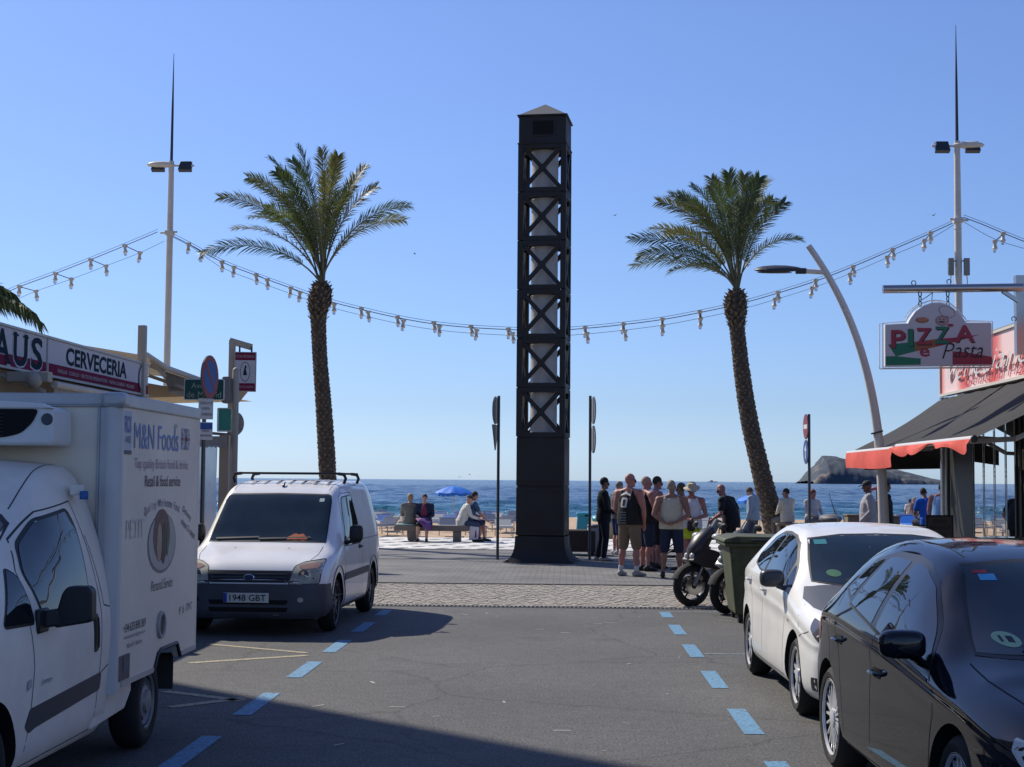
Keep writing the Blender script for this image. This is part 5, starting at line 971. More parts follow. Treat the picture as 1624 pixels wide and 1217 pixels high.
# ================================================================== left restaurant
Mcream = mat('cream_metal', '#a79c8d', .55, var=.08, vs=1.5); Mbei = mat('beige_canvas', (.30, .25, .20), .85, var=.12, vs=1.5); Mbl = mat('beige_canvas_light', (.52, .47, .40), .85, var=.08, vs=1.5); Mmar = mat('maroon', (.19, .018, .055), .8, ior=1.2); Mwb = mat('sign_board_white', (.52, .51, .53), .7, var=.04, ior=1.2); Mnav = mat('letter_navy', (.012, .028, .045), .8, ior=1.2)
def left_rest():
    t = thing('restaurant', 'beige restaurant pavilion on the left with a long maroon and white CERVECERIA sign', 'restaurant', (-6.65, 20, .1)); O = Vector((-6.65, 20, .1)); L = lambda x, y, z: Vector((x, y, z)) - O
    q = MB(); q.box(L(-10.4, 17.0, 1.6), (7.0, 13.2, 3.0)); q.box(L(-10.35, 17.0, 3.2), (7.2, 13.5, .18)); q.build('building', mat('stucco', (.38, .34, .29), .9, var=.12, vs=1.2), t)
    for k in range(5):
        y = 11.6 + k * 2.4; q = MB(); q.box(L(-6.86, y, 1.45), (.04, 2.0, 2.3)); w_ = q.build('window', mat('cafe_glass', (.02, .03, .035), .05, ior=1.6), t); q = MB(); [q.box(L(-6.83, y + e, 1.45), (.05, .06, 2.36)) for e in (-1.02, 0, 1.02)]; q.build('window_frame', Mcream, w_)
    y0, y1 = 13.0, 23.78; q = MB(); q.box(L(-6.74, (y0 + y1) / 2, 3.335), (.14, y1 - y0, .50)); q.build('sign_box', Mcream, t, bevel=.01)
    q = MB(); q.box(L(-6.664, (y0 + 19.06) / 2, 3.41), (.01, 19.05 - y0, .31), 0); q.box(L(-6.664, (y0 + 19.06) / 2, 3.175), (.01, 19.05 - y0, .15), 1); q.box(L(-6.664, (19.1 + y1) / 2, 3.41), (.01, y1 - 19.12, .31), 0); q.box(L(-6.664, (19.1 + y1) / 2, 3.185), (.01, y1 - 19.12, .135), 1)
    sb = q.build('sign_face', [Mwb, Mmar], t, smooth=False)
    q = MB(); q.bar(L(-6.655, y0, 3.585), L(-6.655, y1, 3.585), .03, .03); q.bar(L(-6.655, y0, 3.09), L(-6.655, y1, 3.09), .03, .03); q.box(L(-6.655, 19.08, 3.335), (.03, .03, .49)); q.build('sign_trim', mat('trim_pale', (.45, .43, .40), .5), t)
    XD, YD = (0, 1, 0), (0, 0, 1)
    def slab(ch, y, w_, z, h, m, lift, off, nm='lettering'):
        return text(ch, nm, m, L(-6.659, y, z), XD, YD, w_, h, sb, off=off, lift=lift)
    for ch, y, w_ in (('H', 16.80, .44), ('A', 17.53, .50), ('U', 18.13, .44), ('S', 18.70, .38)):
        slab(ch, y, w_ + .08, 3.335, .455, Mwb, .003, .02, 'letter_outline'); slab(ch, y, w_ + .03, 3.335, .405, Mnav, .007, .02)
        if ch in 'AUH':
            q = MB(); xs_ = {'A': (-.21, .19), 'U': (-.17, .17), 'H': (-.17, .17)}[ch]; zz = 3.325 + (.18 if ch == 'U' else -.18)
            for u in xs_: q.box(L(-6.650, y + u, zz), (.006, .17, .022))
            q.build('serif', Mnav, sb)
    text('CERVECERIA', 'lettering', Mnav, L(-6.659, 21.2, 3.40), XD, YD, 2.78, .24, sb, off=.028, lift=.004)
    for i, ch in enumerate(''):
        y = 19.98 + i * .272; slab(ch, y, .235 if ch != 'I' else .075, 3.42, .245, Mnav, .004, .02)
        if ch in 'ERIAV':
            q = MB(); 
            for zz in ([3.415 + .1, 3.415 - .1] if ch in 'I' else [3.415 - .1] if ch in 'ARE' else [3.415 + .1]): q.box(L(-6.6535, y - (.05 if ch in 'ER' else 0), zz), (.004, .13 if ch != 'A' else .22, .014))
            q.build('serif', Mnav, sb)
    text('PAELLAS · CODILLO · DEUTSCHE SPEZIALITÄTEN · TARTAS CASERAS · HELADOS', 'small_lettering', mat('letter_pink', (.42, .33, .34), .5), L(-6.659, 21.25, 3.185), XD, YD, 3.5, .06, sb, off=.01)
    q = MB(); n = 24; q.prism([(23.38 - 20 + .17 * math.cos(k * 2 * math.pi / n), 3.34 - .1 + .20 * math.sin(k * 2 * math.pi / n)) for k in range(n)], 'x', .003, .006); e_ = q.build('oval_emblem', mat('emblem_rim', (.06, .065, .075), .5), sb, smooth=False)
    q = MB(); q.prism([(23.38 - 20 + .15 * math.cos(k * 2 * math.pi / n), 3.34 - .1 + .18 * math.sin(k * 2 * math.pi / n)) for k in range(n)], 'x', .0062, .008); q.build('emblem_face', Mwb, e_, smooth=False)
    q = MB(); q.prism([(3.38 - .05, 3.13), (3.38 + .05, 3.13), (3.38 + .015, 3.30), (3.38 + .04, 3.38), (3.38, 3.40), (3.38 - .03, 3.30)], 'x', .0082, .0095); q.build('emblem_figure', Mnav, e_, smooth=False)
    q = MB(); q.box(L(-6.66, 23.40, 3.85 - .3), (.12, .12, 1.25)); q.build('roof_post', Mcream, t, bevel=.01)
    # awning rollers under the sign
    q = MB(); q.tube([L(-6.15, 17.9, 2.90), L(-6.15, 23.6, 2.90)], .045, 12); q.build('awning_bar', Mbl, t)
    q = MB(); q.add([L(-6.15, 17.85, 2.93), L(-6.15, 23.7, 2.93), L(-6.8, 23.7, 3.06), L(-6.8, 17.85, 3.06)], [(0, 1, 2, 3)]); q.add([L(-6.15, 17.9, 2.88), L(-6.15, 23.6, 2.88), L(-6.15, 23.6, 2.62), L(-6.15, 17.9, 2.62)], [(0, 1, 2, 3)]); q.build('awning_canvas', Mbei, t)
    q = MB(); q.box(L(-6.35, 17.62, 2.97), (.5, .16, .12)); q.bar(L(-6.7, 17.6, 3.0), L(-6.2, 17.75, 2.80), .05, .05); q.ell(L(-6.25, 17.5, 2.92), (.09, .09, .09)); q.build('awning_bracket', Mcream, t, bevel=.01)
left_rest()
def terrace():
    t = thing('terrace_canopy', 'beige canvas terrace canopy with clear plastic curtains between the van and the restaurant sign', 'canopy', (-6.65, 27, .1)); O = Vector((-6.65, 27, .1)); L = lambda x, y, z: Vector((x, y, z)) - O
    A = lambda a, b, Y: at(a, b, Y) - O
    def slabp(pts, m, nm, th=.02):
        bm = bmesh.new(); bm.faces.new([bm.verts.new(p) for p in pts]); bmesh.ops.solidify(bm, geom=bm.faces[:], thickness=th); me = bpy.data.meshes.new(nm); bm.to_mesh(me); bm.free(); me.materials.append(m); return link(nm, me, t)
    # sloping canvas seen from below, edge beam, side drop
    slabp([A(236, 565, 24.2), A(322, 606, 29.5), L(-9.9, 30.3, 4.05), L(-9.9, 24.2, 4.25)], Mbl, 'roof_canvas')
    q = MB(); q.tube([A(233, 562, 24.0), A(262, 583, 25.2), A(330, 607, 29.8)], [.035, .05, .05], 8); q.build('front_bar', mat('canvas_edge', (.5, .48, .44), .6), t)
    slabp([A(258, 588, 25.4), A(330, 612, 29.8), A(330, 640, 29.8), A(300, 632, 28.6), A(268, 622, 26.2)], Mbei, 'front_valance')
    slabp([A(236, 608, 25), A(400, 637, 32), L(-10.5, 32, 3.32), L(-10.5, 25, 3.3)], mat('canvas_glow', (.50, .42, .31), .9), 'inner_canvas')  # sun shining through the canvas, put in as a lighter yellowish colour
    for a, b, c, d, Y in ((238, 580, 262, 590, 25.2), (236, 596, 300, 618, 26.5), (240, 572, 262, 598, 25.0)): q = MB(); q.bar(A(a, b, Y), A(c, d, Y), .045, .06); q.build('cross_beam', Mcream, t)
    for nm, px0, px1, Y, pyt, m in (('corner_post', 361, 370, 30.2, 539, Mcream), ('inner_post', 349, 364, 29.4, 690, Mcream)):
        a, b = A(px0, 700, Y), A(px1, 700, Y); z1 = A(px0, pyt, Y).z; q = MB(); q.box(((a.x + b.x) / 2, a.y, z1 / 2), (b.x - a.x, .14, z1)); q.build(nm, m, t, bevel=.01)
    a = A(365, 541, 30.2); b = A(399, 551, 30.2); q = MB(); q.bar(a, b, .12, .13); q.build('sign_arm', Mcream, t)
    a = A(372, 700, 29.); z1 = A(372, 588, 29.).z; q = MB(); q.tube([(a.x, a.y, 0), (a.x, a.y, z1)], .065, 14, dome=True); q.build('round_post', Mcream, t)
    a, b = A(355, 598, 29.), A(367, 640, 29.); q = MB(); q.box(((a.x + b.x) / 2, 29 - O.y, (a.z + b.z) / 2), (b.x - a.x, .3, a.z - b.z)); q.build('heater_box', mat('heater', (.20, .18, .165), .5), t, bevel=.02)
    a = A(330, 687, 29.3); b = A(368, 690, 30.); q = MB(); q.bar(a, b, .08, .05); q.build('rail_beam', mat('beam_maroon', (.16, .10, .10), .5), t)
    # scalloped valance
    xs_ = np.linspace(316, 364, 40); q = MB(); v = []
    for i, x in enumerate(xs_): Y = 27.3 + (x - 316) / 48 * 2.2; v += [A(x, 692, Y), A(x, 711 - 2.5 * abs(math.sin(i * .62)), Y)]
    q.add(v, [(2 * i, 2 * i + 2, 2 * i + 3, 2 * i + 1) for i in range(39)]); q.build('scalloped_valance', mat('valance', (.27, .235, .20), .85), t)
    for x0, x1, Y0, Y1 in ((300, 347, 26.6, 28.7), (200, 296, 24.3, 26.5)):
        q = MB(); n = 16; v = []
        for i in range(n + 1): x = x0 + (x1 - x0) * i / n; Y = Y0 + (Y1 - Y0) * i / n; d = .03 * math.sin(i * 1.9); a = A(x, 706, Y); v += [(a.x + d, a.y, a.z), (a.x + d * 2, a.y, .05)]
        q.add(v, [(2 * i, 2 * i + 2, 2 * i + 3, 2 * i + 1) for i in range(n)]); q.build('plastic_curtain', mat('plastic_film', (.42, .47, .54), .22, trans=.35, ior=1.2, var=.15, vs=1.5), t)
    q = MB(); q.box(L(-8.5, 27.3, -.0 + .15), (3.4, 6, .08)); q.build('floor_deck', mat('deck', (.2, .17, .14), .8), t)
    for x, nm in ((-8.2, 0), (-9.6, 0)):
        q = MB(); q.box(L(x, 30.3, 1.6), (.10, .10, 3.0)); q.build('rear_post', Mcream, t)
    # green lit board and round menu board
    a, b = A(347, 648, 28.7), A(366, 684, 28.7); q = MB(); q.box(((a.x + b.x) / 2, a.y, (a.z + b.z) / 2), (b.x - a.x, .04, a.z - b.z), 0); g = q.build('green_board', mat('green_acrylic', (.04, .25, .19), .3), t, bevel=.006)
    q = MB(); q.bar((a.x - .01, a.y - .03, a.z), (b.x + .01, a.y - .03, a.z), .02); q.bar((a.x - .01, a.y - .03, b.z), (b.x + .01, a.y - .03, b.z), .03); q.bar((a.x - .01, a.y - .03, a.z), (a.x - .01, a.y - .03, b.z), .02); q.build('board_frame', mat('frame_white', (.5, .5, .48), .4), g)
    c = A(372, 672, 29.8); q = MB(); q.prism([(c.x + .18 * math.cos(u), c.z + .24 * math.sin(u)) for u in [k * math.pi / 14 for k in range(28)]], 'y', c.y, c.y + .06); q.build('round_sign', mat('round_sign', (.30, .29, .28), .5, var=.3, vs=8), t)
    a = A(380, 628, 30.6); slabp([A(374, 612, 30.), A(393, 622, 31.5), A(378, 640, 30.5), A(372, 636, 30)], Mbei, 'canopy_nose')
    # hanging sign
    h = thing('hanging_sign', 'white and maroon COCINA MEDITERRANEA sign hanging from a beige arm', 'sign', tuple(at(389, 590, 30.1))); Hc = at(389, 590, 30.1); q = MB(); a, b = at(373, 557, 30.1) - Hc, at(406, 622, 30.1) - Hc; Wd, Hh = (b.x - a.x), (a.z - b.z); Wd *= 1.0
    R = Matrix.Rotation(rad(8), 3, 'Z'); zs = Hh / 2 - .03
    def pan(x0, x1, z0, z1, y, m, nm, par):
        q = MB(); q.box(((x0 + x1) / 2, y, (z0 + z1) / 2), (x1 - x0, .012, z1 - z0)); q.v = [tuple(R @ Vector(v)) for v in q.v]; return q.build(nm, m, par)
    w2 = Wd / 2; fr = MB(); fr.box((0, 0, 0), (Wd, .08, Hh * .97)); fr.v = [tuple(R @ Vector(v)) for v in fr.v]; f = fr.build('frame', mat('frame_alu', (.35, .34, .33), .4, .3), h, bevel=.006)
    pan(-w2 + .02, w2 - .02, -zs, zs, -.042, Mwb, 'sign_face', f); pan(-w2 + .02, w2 - .02, zs - .15, zs, -.047, Mmar, 'top_band', f); pan(-w2 + .02, w2 - .02, -zs, -zs + .15, -.047, Mmar, 'bottom_band', f)
    m = mat('letter_pink', (.42, .33, .34)); text('COCINA MEDITERRANEA', 'lettering', m, R @ Vector((0, -.055, zs - .075)), R @ Vector((1, 0, 0)), (0, 0, 1), Wd * .84, .06, f); text('CALIDAD ES LO NUESTRO', 'lettering', m, R @ Vector((0, -.055, -zs + .075)), R @ Vector((1, 0, 0)), (0, 0, 1), Wd * .8, .05, f)
    for k, (ra, rb, mm, y) in enumerate(((.10, .20, mat('emblem_rim', (.06, .065, .075)), -.050), (.088, .185, Mwb, -.053))):
        q = MB(); q.prism([(ra * math.cos(u), rb * math.sin(u)) for u in [i * math.pi / 14 for i in range(28)]], 'y', y, y + .002); q.v = [tuple(R @ Vector(v)) for v in q.v]; q.build('oval_emblem', mm, f, smooth=False)
    q = MB(); q.prism([(-.04, -.07), (.04, -.07), (.012, .05), (.03, .11), (0, .13), (-.02, .05)], 'y', -.056, -.054); q.v = [tuple(R @ Vector(v)) for v in q.v]; q.build('emblem_figure', Mnav, f, smooth=False)
    for x in (-w2 * .55, w2 * .55): q = MB(); q.tube([R @ Vector((x, 0, Hh / 2 - .01)), R @ Vector((x, 0, Hh / 2 + .10))], .018, 8); q.build('hanger', M_plast, h)
terrace()
# ================================================================== right restaurant
def thin_glass():
    m = bpy.data.materials.new('shop_glass'); m.use_nodes = True; n = m.node_tree; L = n.links; n.nodes.remove(n.nodes['Principled BSDF']); tr = n.nodes.new('ShaderNodeBsdfTransparent'); tr.inputs[0].default_value = (.82, .86, .87, 1); gl = n.nodes.new('ShaderNodeBsdfGlossy'); gl.inputs['Roughness'].default_value = .01
    f = n.nodes.new('ShaderNodeFresnel'); f.inputs[0].default_value = 1.75; mx = n.nodes.new('ShaderNodeMixShader'); L.new(f.outputs[0], mx.inputs[0]); L.new(tr.outputs[0], mx.inputs[1]); L.new(gl.outputs[0], mx.inputs[2]); L.new(mx.outputs[0], n.nodes['Material Output'].inputs[0]); return m
Mal = mat('dark_alu', (.022, .020, .019), .55, .1, var=.15, vs=2); Mst = mat('brushed_steel', (.40, .39, .38), .28, .9); Mclear = thin_glass(); Mblk = mat('awning_black', (.018, .018, .019), .85, var=.2, vs=1.5); Mcor = mat('awning_coral', (.62, .085, .06), .8, var=.12, vs=3)
def right_rest():
    t = thing('restaurant', 'glass restaurant on the right with a pink neon sign and black awnings', 'restaurant', (5.95, 21, .1)); O = Vector((5.95, 21, .1)); L = lambda x, y, z: Vector((x, y, z)) - O; A = lambda a, b, Y: at(a, b, Y) - O
    q = MB(); q.box(L(10.9, 17.1, 3.06), (9.7, 14.0, .12)); q.box(L(10.98, 17.1, 3.6), (9.5, 13.8, .9)); q.build('roof', mat('roof_grey', (.25, .24, .23), .8), t)
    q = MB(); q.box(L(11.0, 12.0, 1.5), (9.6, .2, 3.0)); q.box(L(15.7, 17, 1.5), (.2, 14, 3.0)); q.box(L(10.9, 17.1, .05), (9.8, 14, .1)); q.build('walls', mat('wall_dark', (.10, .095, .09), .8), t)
    q = MB(); q.box(L(6.0, 17.25, 3.545), (.10, 14.0, .73)); q.build('sign_box', Mcream, t)
    m = mat('sign_pink', (.78, .42, .38), .4); n_ = m.node_tree; p = n_.nodes['Principled BSDF']; tc = n_.nodes.new('ShaderNodeTexCoord'); sx = n_.nodes.new('ShaderNodeSeparateXYZ'); n_.links.new(tc.outputs['Object'], sx.inputs[0]); wv = n_.nodes.new('ShaderNodeTexWave'); wv.bands_direction = 'Y'; wv.inputs['Scale'].default_value = .20; wv.inputs['Phase Offset'].default_value = 2.1; wv.wave_profile = 'SIN'; n_.links.new(tc.outputs['Object'], wv.inputs[0]); r = n_.nodes.new('ShaderNodeValToRGB'); r.color_ramp.elements[0].position = .35; r.color_ramp.elements[0].color = (.85, .60, .56, 1); r.color_ramp.elements[1].position = 1.; r.color_ramp.elements[1].color = (.72, .09, .05, 1); n_.links.new(wv.outputs[1], r.inputs[0]); n_.links.new(r.outputs[0], p.inputs['Base Color'])
    q = MB(); q.box(L(5.945, 17.25, 3.545), (.02, 13.9, .67)); sf = q.build('sign_face', m, t, smooth=False)
    q = MB(); q.bar(L(5.93, 10.3, 3.90), L(5.93, 24.24, 3.90), .05, .035); q.bar(L(5.93, 10.3, 3.19), L(5.93, 24.24, 3.19), .06, .04); q.box(L(5.93, 24.22, 3.545), (.05, .04, .73)); q.build('sign_frame', mat('frame_cream', (.60, .56, .50), .5), t)
    mt = mat('neon_tube', (.62, .58, .52), .25); ms = mat('neon_shadow', (.38, .15, .14), .5); mr = mat('neon_red', (.45, .03, .03), .4)  # ms: shadow the tubes cast on the face, drawn as a second lettering
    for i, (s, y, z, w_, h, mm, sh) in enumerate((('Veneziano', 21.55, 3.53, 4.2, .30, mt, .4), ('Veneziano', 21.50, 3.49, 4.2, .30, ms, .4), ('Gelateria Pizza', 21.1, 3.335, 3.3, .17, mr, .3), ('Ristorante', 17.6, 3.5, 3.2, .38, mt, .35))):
        text(s, 'neon_script_and_shadow', mm, L(5.925 - (.03 if mm is mt else 0.0), y, z), (0, -1, 0), (0, 0, 1), w_, h, sf, shear=sh, off=-.012, lift=.004 + i * .002)
    # glazing on the street side and on the beach side
    q = MB(); q.tube([L(5.95, 24.05, 0.1), L(5.95, 24.05, 3.15)], .085, 20); q.build('steel_column', Mst, t)
    q = MB(); q.box(L(6.03, 23.25, 1.6), (.10, 1.25, 3.0)); q.build('side_panel', Mal, t, bevel=.01)
    q = MB(); q.box(L(6.02, 19.9, 1.6), (.16, .95, 3.0)); [q.box(L(5.93, 19.55 + k * .23, 1.6), (.03, .05, 3.0)) for k in range(4)]; q.build('side_panel', Mal, t, bevel=.008)
    for k in range(4):
        y0 = 20.42 + k * .55; q = MB(); q.quad(L(6.0, y0, .12), L(6.0, y0 + .53, .12), L(6.0, y0 + .53, 3.07), L(6.0, y0, 3.07)); g = q.build('glass_pane', Mclear, t); q = MB(); q.box(L(5.99, y0 + .545, 1.6), (.010, .008, 2.95)); q.build('pane_edge', mat('edge_grey', (.5, .54, .54), .3), g)
    for k in range(6):
        y0 = 12.3 + k * 1.2; q = MB(); q.quad(L(6.0, y0, .12), L(6.0, y0 + 1.1, .12), L(6.0, y0 + 1.1, 3.07), L(6.0, y0, 3.07)); g = q.build('glass_pane', Mclear, t)
    for k in range(5):
        x0 = 6.15 + k * 1.9; q = MB(); q.quad(L(x0 + .01, 24.1, .12), L(x0 + 1.85, 24.1, .12), L(x0 + 1.85, 24.1, 3.07), L(x0 + .01, 24.1, 3.07)); g = q.build('glass_pane', Mclear, t); q = MB(); q.box(L(x0 + 1.88, 24.1, 1.6), (.014, .03, 2.95)); q.build('pane_edge', mat('edge_grey', (.25, .27, .27)), g)
    q = MB(); [q.box(L(6.9, 24.085, zz), (1.3, .004, .035)) for zz in (1.92, 1.99, 2.06, 2.13)]; q.build('frosted_bands', mat('frost', (.55, .6, .62), .6), t)
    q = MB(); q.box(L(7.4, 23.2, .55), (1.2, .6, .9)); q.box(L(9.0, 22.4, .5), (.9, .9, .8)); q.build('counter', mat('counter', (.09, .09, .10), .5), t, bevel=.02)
    q = MB(); q.box(L(5.935, 19.86, 2.12), (.012, .26, .27)); po = q.build('poster', mat('poster_sand', (.30, .26, .15), .6, var=.2, vs=6), t)
    q = MB(); q.ell(L(5.928, 19.88, 2.19), (.006, .035, .035)); q.ell(L(5.928, 19.86, 2.14), (.006, .07, .03)); q.ell(L(5.928, 19.84, 2.03), (.006, .045, .04)); q.build('poster_print', M_txt, po)
    # support for the hanging pizza sign
    q = MB(); q.box(A(1617, 500, 19.2) , (.11, .11, 1.0)); q.tube([A(1400, 459, 19.), A(1622, 456, 19.)], .052, 16); a, b = A(1590, 462, 19.), A(1615, 478, 19.1); q.bar(a, b, .03, .05); q.build('sign_support', Mst, t)
    q = MB()
    for px, py in ((1449, 449), (1505, 447), (1608, 506)):
        c = A(px, py, 19.); pts = [c + Vector((.028 * math.cos(u), 0, .028 * math.sin(u))) for u in np.linspace(-1, 4.2, 10)]; q.tube(pts, .006, 5)
    q.build('support_rings', M_plast, t)
right_rest()
def awning(name, label, y0, y1, zb, coral, sag, seed, vald=.25, xo=4.45):
    random.seed(seed); t = thing('awning', label, 'awning', (xo, y0, 0), 0, 'black awnings of the right restaurant'); xi, zi = 5.92, 3.13; n = 24; O = Vector((xo, y0, 0)); q = MB(); v = []
    for i in range(n + 1):
        for k in range(9):
            s = k / 8; y = y0 + (y1 - y0) * i / n; v.append((xo + (xi - xo) * s - O.x, y - O.y, zb + (zi - zb) * s - .05 * math.sin(s * math.pi) + .006 * math.sin(i * 1.3 + k)))
    q.add(v, [(i * 9 + k, (i + 1) * 9 + k, (i + 1) * 9 + k + 1, i * 9 + k + 1) for i in range(n) for k in range(8)]); q.build('canvas', Mblk, t)
    q = MB(); q.tube([(0, -.0, zb), (0, y1 - y0, zb)], .036, 14); q.ell((0, -.02, zb), (.04, .03, .045), 1); q.build('front_bar', [mat('bar_white', (.62, .60, .58), .4), M_plast], t)
    q = MB(); v = []; m = 40
    for i in range(m + 1):
        f = i / m; y = (y1 - y0) * f
        if sag: dz = -(.09 + .05 * math.sin(f * 9 + 1) + .03 * math.sin(f * 23)); dx = -.05 + .04 * math.sin(f * 17); 
        else: dz = -vald - .015 * math.sin(f * 5); dx = -.02 + .015 * math.sin(f * 14)
        v += [(-.036, y, zb - .0), (-.045 + dx * .7, y, zb + dz * .5), (-.03 + dx, y, zb + dz)]
    q.add(v, [(i * 3 + k, i * 3 + 3 + k, i * 3 + 4 + k, i * 3 + 1 + k) for i in range(m) for k in (0, 1)]); q.build('valance', Mcor, t, fix=False)
    for yy in (.25, y1 - y0 - .3):
        q = MB(); q.bar((.0, yy, zb - .02), (.62, yy + .35, zb + .02), .05, .06); q.bar((.62, yy + .35, zb + .02), (xi - xo, yy, 2.72), .05, .06); q.build('folding_arm', mat('arm_grey', (.33, .31, .29), .4, .3), t, bevel=.008)
awning('awning', 'farther black awning with a straight hanging coral valance', 20.75, 24.15, 2.265, True, False, 1)
awning('awning', 'nearer black awning with a crumpled coral valance', 16.75, 20.60, 2.29, True, True, 2)
def beach_awning():
    t = thing('awning', 'black awning on the beach side of the glass restaurant', 'awning', (5.95, 24.3, 0), 0, 'black awnings of the right restaurant'); q = MB(); q.add([(-.8, 0, 2.54), (7, 0, 3.0), (7, 1.9, 2.42), (-.8, 1.9, 2.25)], [(0, 1, 2, 3)]); q.build('canvas', Mblk, t, fix=False)
    q = MB(); q.add([(-.85, 1.9, 2.27), (7, 1.9, 2.44), (7, 1.9, 2.2), (-.85, 1.9, 2.02)], [(0, 1, 2, 3)]); q.add([(-.8, 0, 2.35), (0, 0, 2.6), (0, 0, 2.2), (-.8, 0, 2.09)], [(0, 1, 2, 3)]); q.build('valance', Mblk, t, fix=False)
    q = MB(); q.tube([(-.83, 1.88, 2.3), (7, 1.88, 2.46)], .035, 10); q.build('front_bar', M_plast, t)
beach_awning()
def pizza_sign():
    Y = 19.; c = at(1484, 548, Y); t = thing('pizza_sign', 'white hanging sign reading PIZZA e Pasta below a steel arm', 'sign', tuple(c)); A = lambda a, b: at(a, b, Y) - c
    # outline in px -> local
    pr = [(1402, 582), (1402, 516), (1438, 514), (1442, 506), (1450, 495), (1462, 486), (1476, 481), (1490, 481), (1505, 486), (1517, 496), (1526, 507), (1530, 513), (1570, 513), (1571, 580)]
    pl = [(A(a, b).x, A(a, b).z) for a, b in pr]; W = mat('sign_lilac_white', (.52, .49, .49), .45)
    q = MB(); q.prism(pl, 'y', -.07, .07); bd = q.build('sign_body', [mat('sign_side', (.8, .8, .8), .4)], t, ang=20)
    q = MB(); q.prism([(x * .985, z * .985 - .002) for x, z in pl], 'y', -.076, -.0702); f = q.build('sign_face', W, bd, smooth=False)
    q = MB(); e_ = offset_poly(pl, .03); pp = [(x, -.03, z) for x, z in e_] + [(e_[0][0], -.03, e_[0][1])]; q.tube(pp, .008, 6, R=(0, 1, 0)); pp2 = [(x - .02, .06, z) for x, _, z in pp]; q.tube(pp2, .008, 6, R=(0, 1, 0)); q.build('neon_outline', mat('neon_white', (.75, .76, .78), .3), bd)
    G, Rd, Dk, Or = mat('pz_green', (.012, .16, .085), .5), mat('pz_red', (.32, .03, .055), .5), mat('pz_dark', (.03, .02, .025), .5), mat('pz_orange', (.28, .10, .03), .5)
    Z = lambda x, y: (1380 + x / 6.086, 440 + y / 6.086)
    def poly(nm, pts, m, l):
        q = MB(); q.prism([(A(*Z(*p)).x, A(*Z(*p)).z) for p in pts], 'y', -.076 - l, -.0755 - l); q.build(nm, m, f, smooth=False)
    poly('green_block', [(140, 855), (140, 768), (235, 766), (475, 790), (475, 848)], G, .001); poly('red_block', [(780, 718), (900, 728), (1160, 772), (1160, 845), (780, 848)], Rd, .001)
    poly('green_swoosh', [(160, 655), (420, 628), (420, 722), (235, 768)], G, .0012); poly('orange_swoosh', [(420, 628), (620, 602), (620, 678), (420, 722)], Or, .0012); poly('red_swoosh', [(620, 602), (830, 585), (1040, 560), (800, 632), (620, 678)], Rd, .0012)
    def lt(ch, x0, x1, y0, y1, m, l=.006, sh=0., off=.02, nm='letter'):
        a = A(*Z((x0 + x1) / 2, (y0 + y1) / 2)); w_ = (x1 - x0) / 6.086 / F_PX * Y; h = (y1 - y0) / 6.086 / F_PX * Y; text(ch, nm, m, (a.x, -.076, a.z), (1, 0, 0), (0, 0, 1), w_, h, f, off=off, lift=l, shear=sh)
    for ch, x0, x1, y0, y1, m in (('P', 190, 325, 515, 685, Rd), ('I', 350, 400, 505, 670, G), ('Z', 430, 575, 495, 655, Rd), ('Z', 610, 745, 482, 645, G), ('A', 800, 990, 468, 632, Rd)):
        lt(ch, x0 + 10, x1 + 10, y0 + 9, y1 + 9, Dk, .004); lt(ch, x0, x1, y0, y1, m, .007)
    lt('e', 465, 560, 690, 772, Rd, .006); lt('P', 680, 800, 640, 790, Dk, .006, .35, -.012); lt('asta', 800, 1070, 665, 780, Dk, .008, .3, -.005)
    # plain cook's hat, a face and a pizza (generic)
    def disc(cx, cy, rx, ry, m, l, nm='cook_print'): poly(nm, [(cx + rx * math.cos(u), cy + ry * math.sin(u)) for u in [k * math.pi / 10 for k in range(20)]], m, l)
    sk = mat('pz_skin', (.40, .27, .24), .6); disc(488, 420, 66, 28, mat('pz_crust', (.30, .13, .06), .6), .002, 'pizza_print'); disc(488, 412, 54, 18, mat('pz_top', (.45, .18, .12), .6, var=.3, vs=40), .003, 'pizza_print')
    for i, (cx, cy, rr) in enumerate(((715, 335, 50), (690, 322, 38), (757, 352, 42))): disc(cx, cy, rr + 4, rr + 3, Dk, .002 + .0007 * i)
    for i, (cx, cy, rr) in enumerate(((715, 335, 50), (690, 322, 38), (757, 352, 42))): disc(cx, cy, rr, rr - 1, W, .0042 + .0007 * i)
    disc(680, 425, 62, 48, Dk, .0065); disc(680, 425, 58, 44, sk, .0072); disc(675, 438, 32, 7, Dk, .008); disc(658, 412, 5, 9, Dk, .008); disc(695, 412, 5, 9, Dk, .008); disc(760, 470, 30, 14, Rd, .0072)
    for px in (1459, 1503):
        q = MB(); top = A(px, 462); 
        for k in range(3): cc = top + Vector((0, 0, -.035 - k * .062)); q.tube([cc + Vector((.018 * math.cos(u), .0 if k % 2 == 0 else .018 * math.cos(u), .035 * math.sin(u))) for u in np.linspace(0, 2 * math.pi, 11)], .007, 6, R=(0, 1, .1), cap=False)
        q.build('chain', M_dark, t)
    q = MB(); q.tube([A(1479, 463), A(1478, 472), A(1478, 483)], .005, 5); q.tube([A(1478, 465), A(1470, 471), A(1462, 476)], .005, 5); q.build('power_cable', M_dark, t)
pizza_sign()
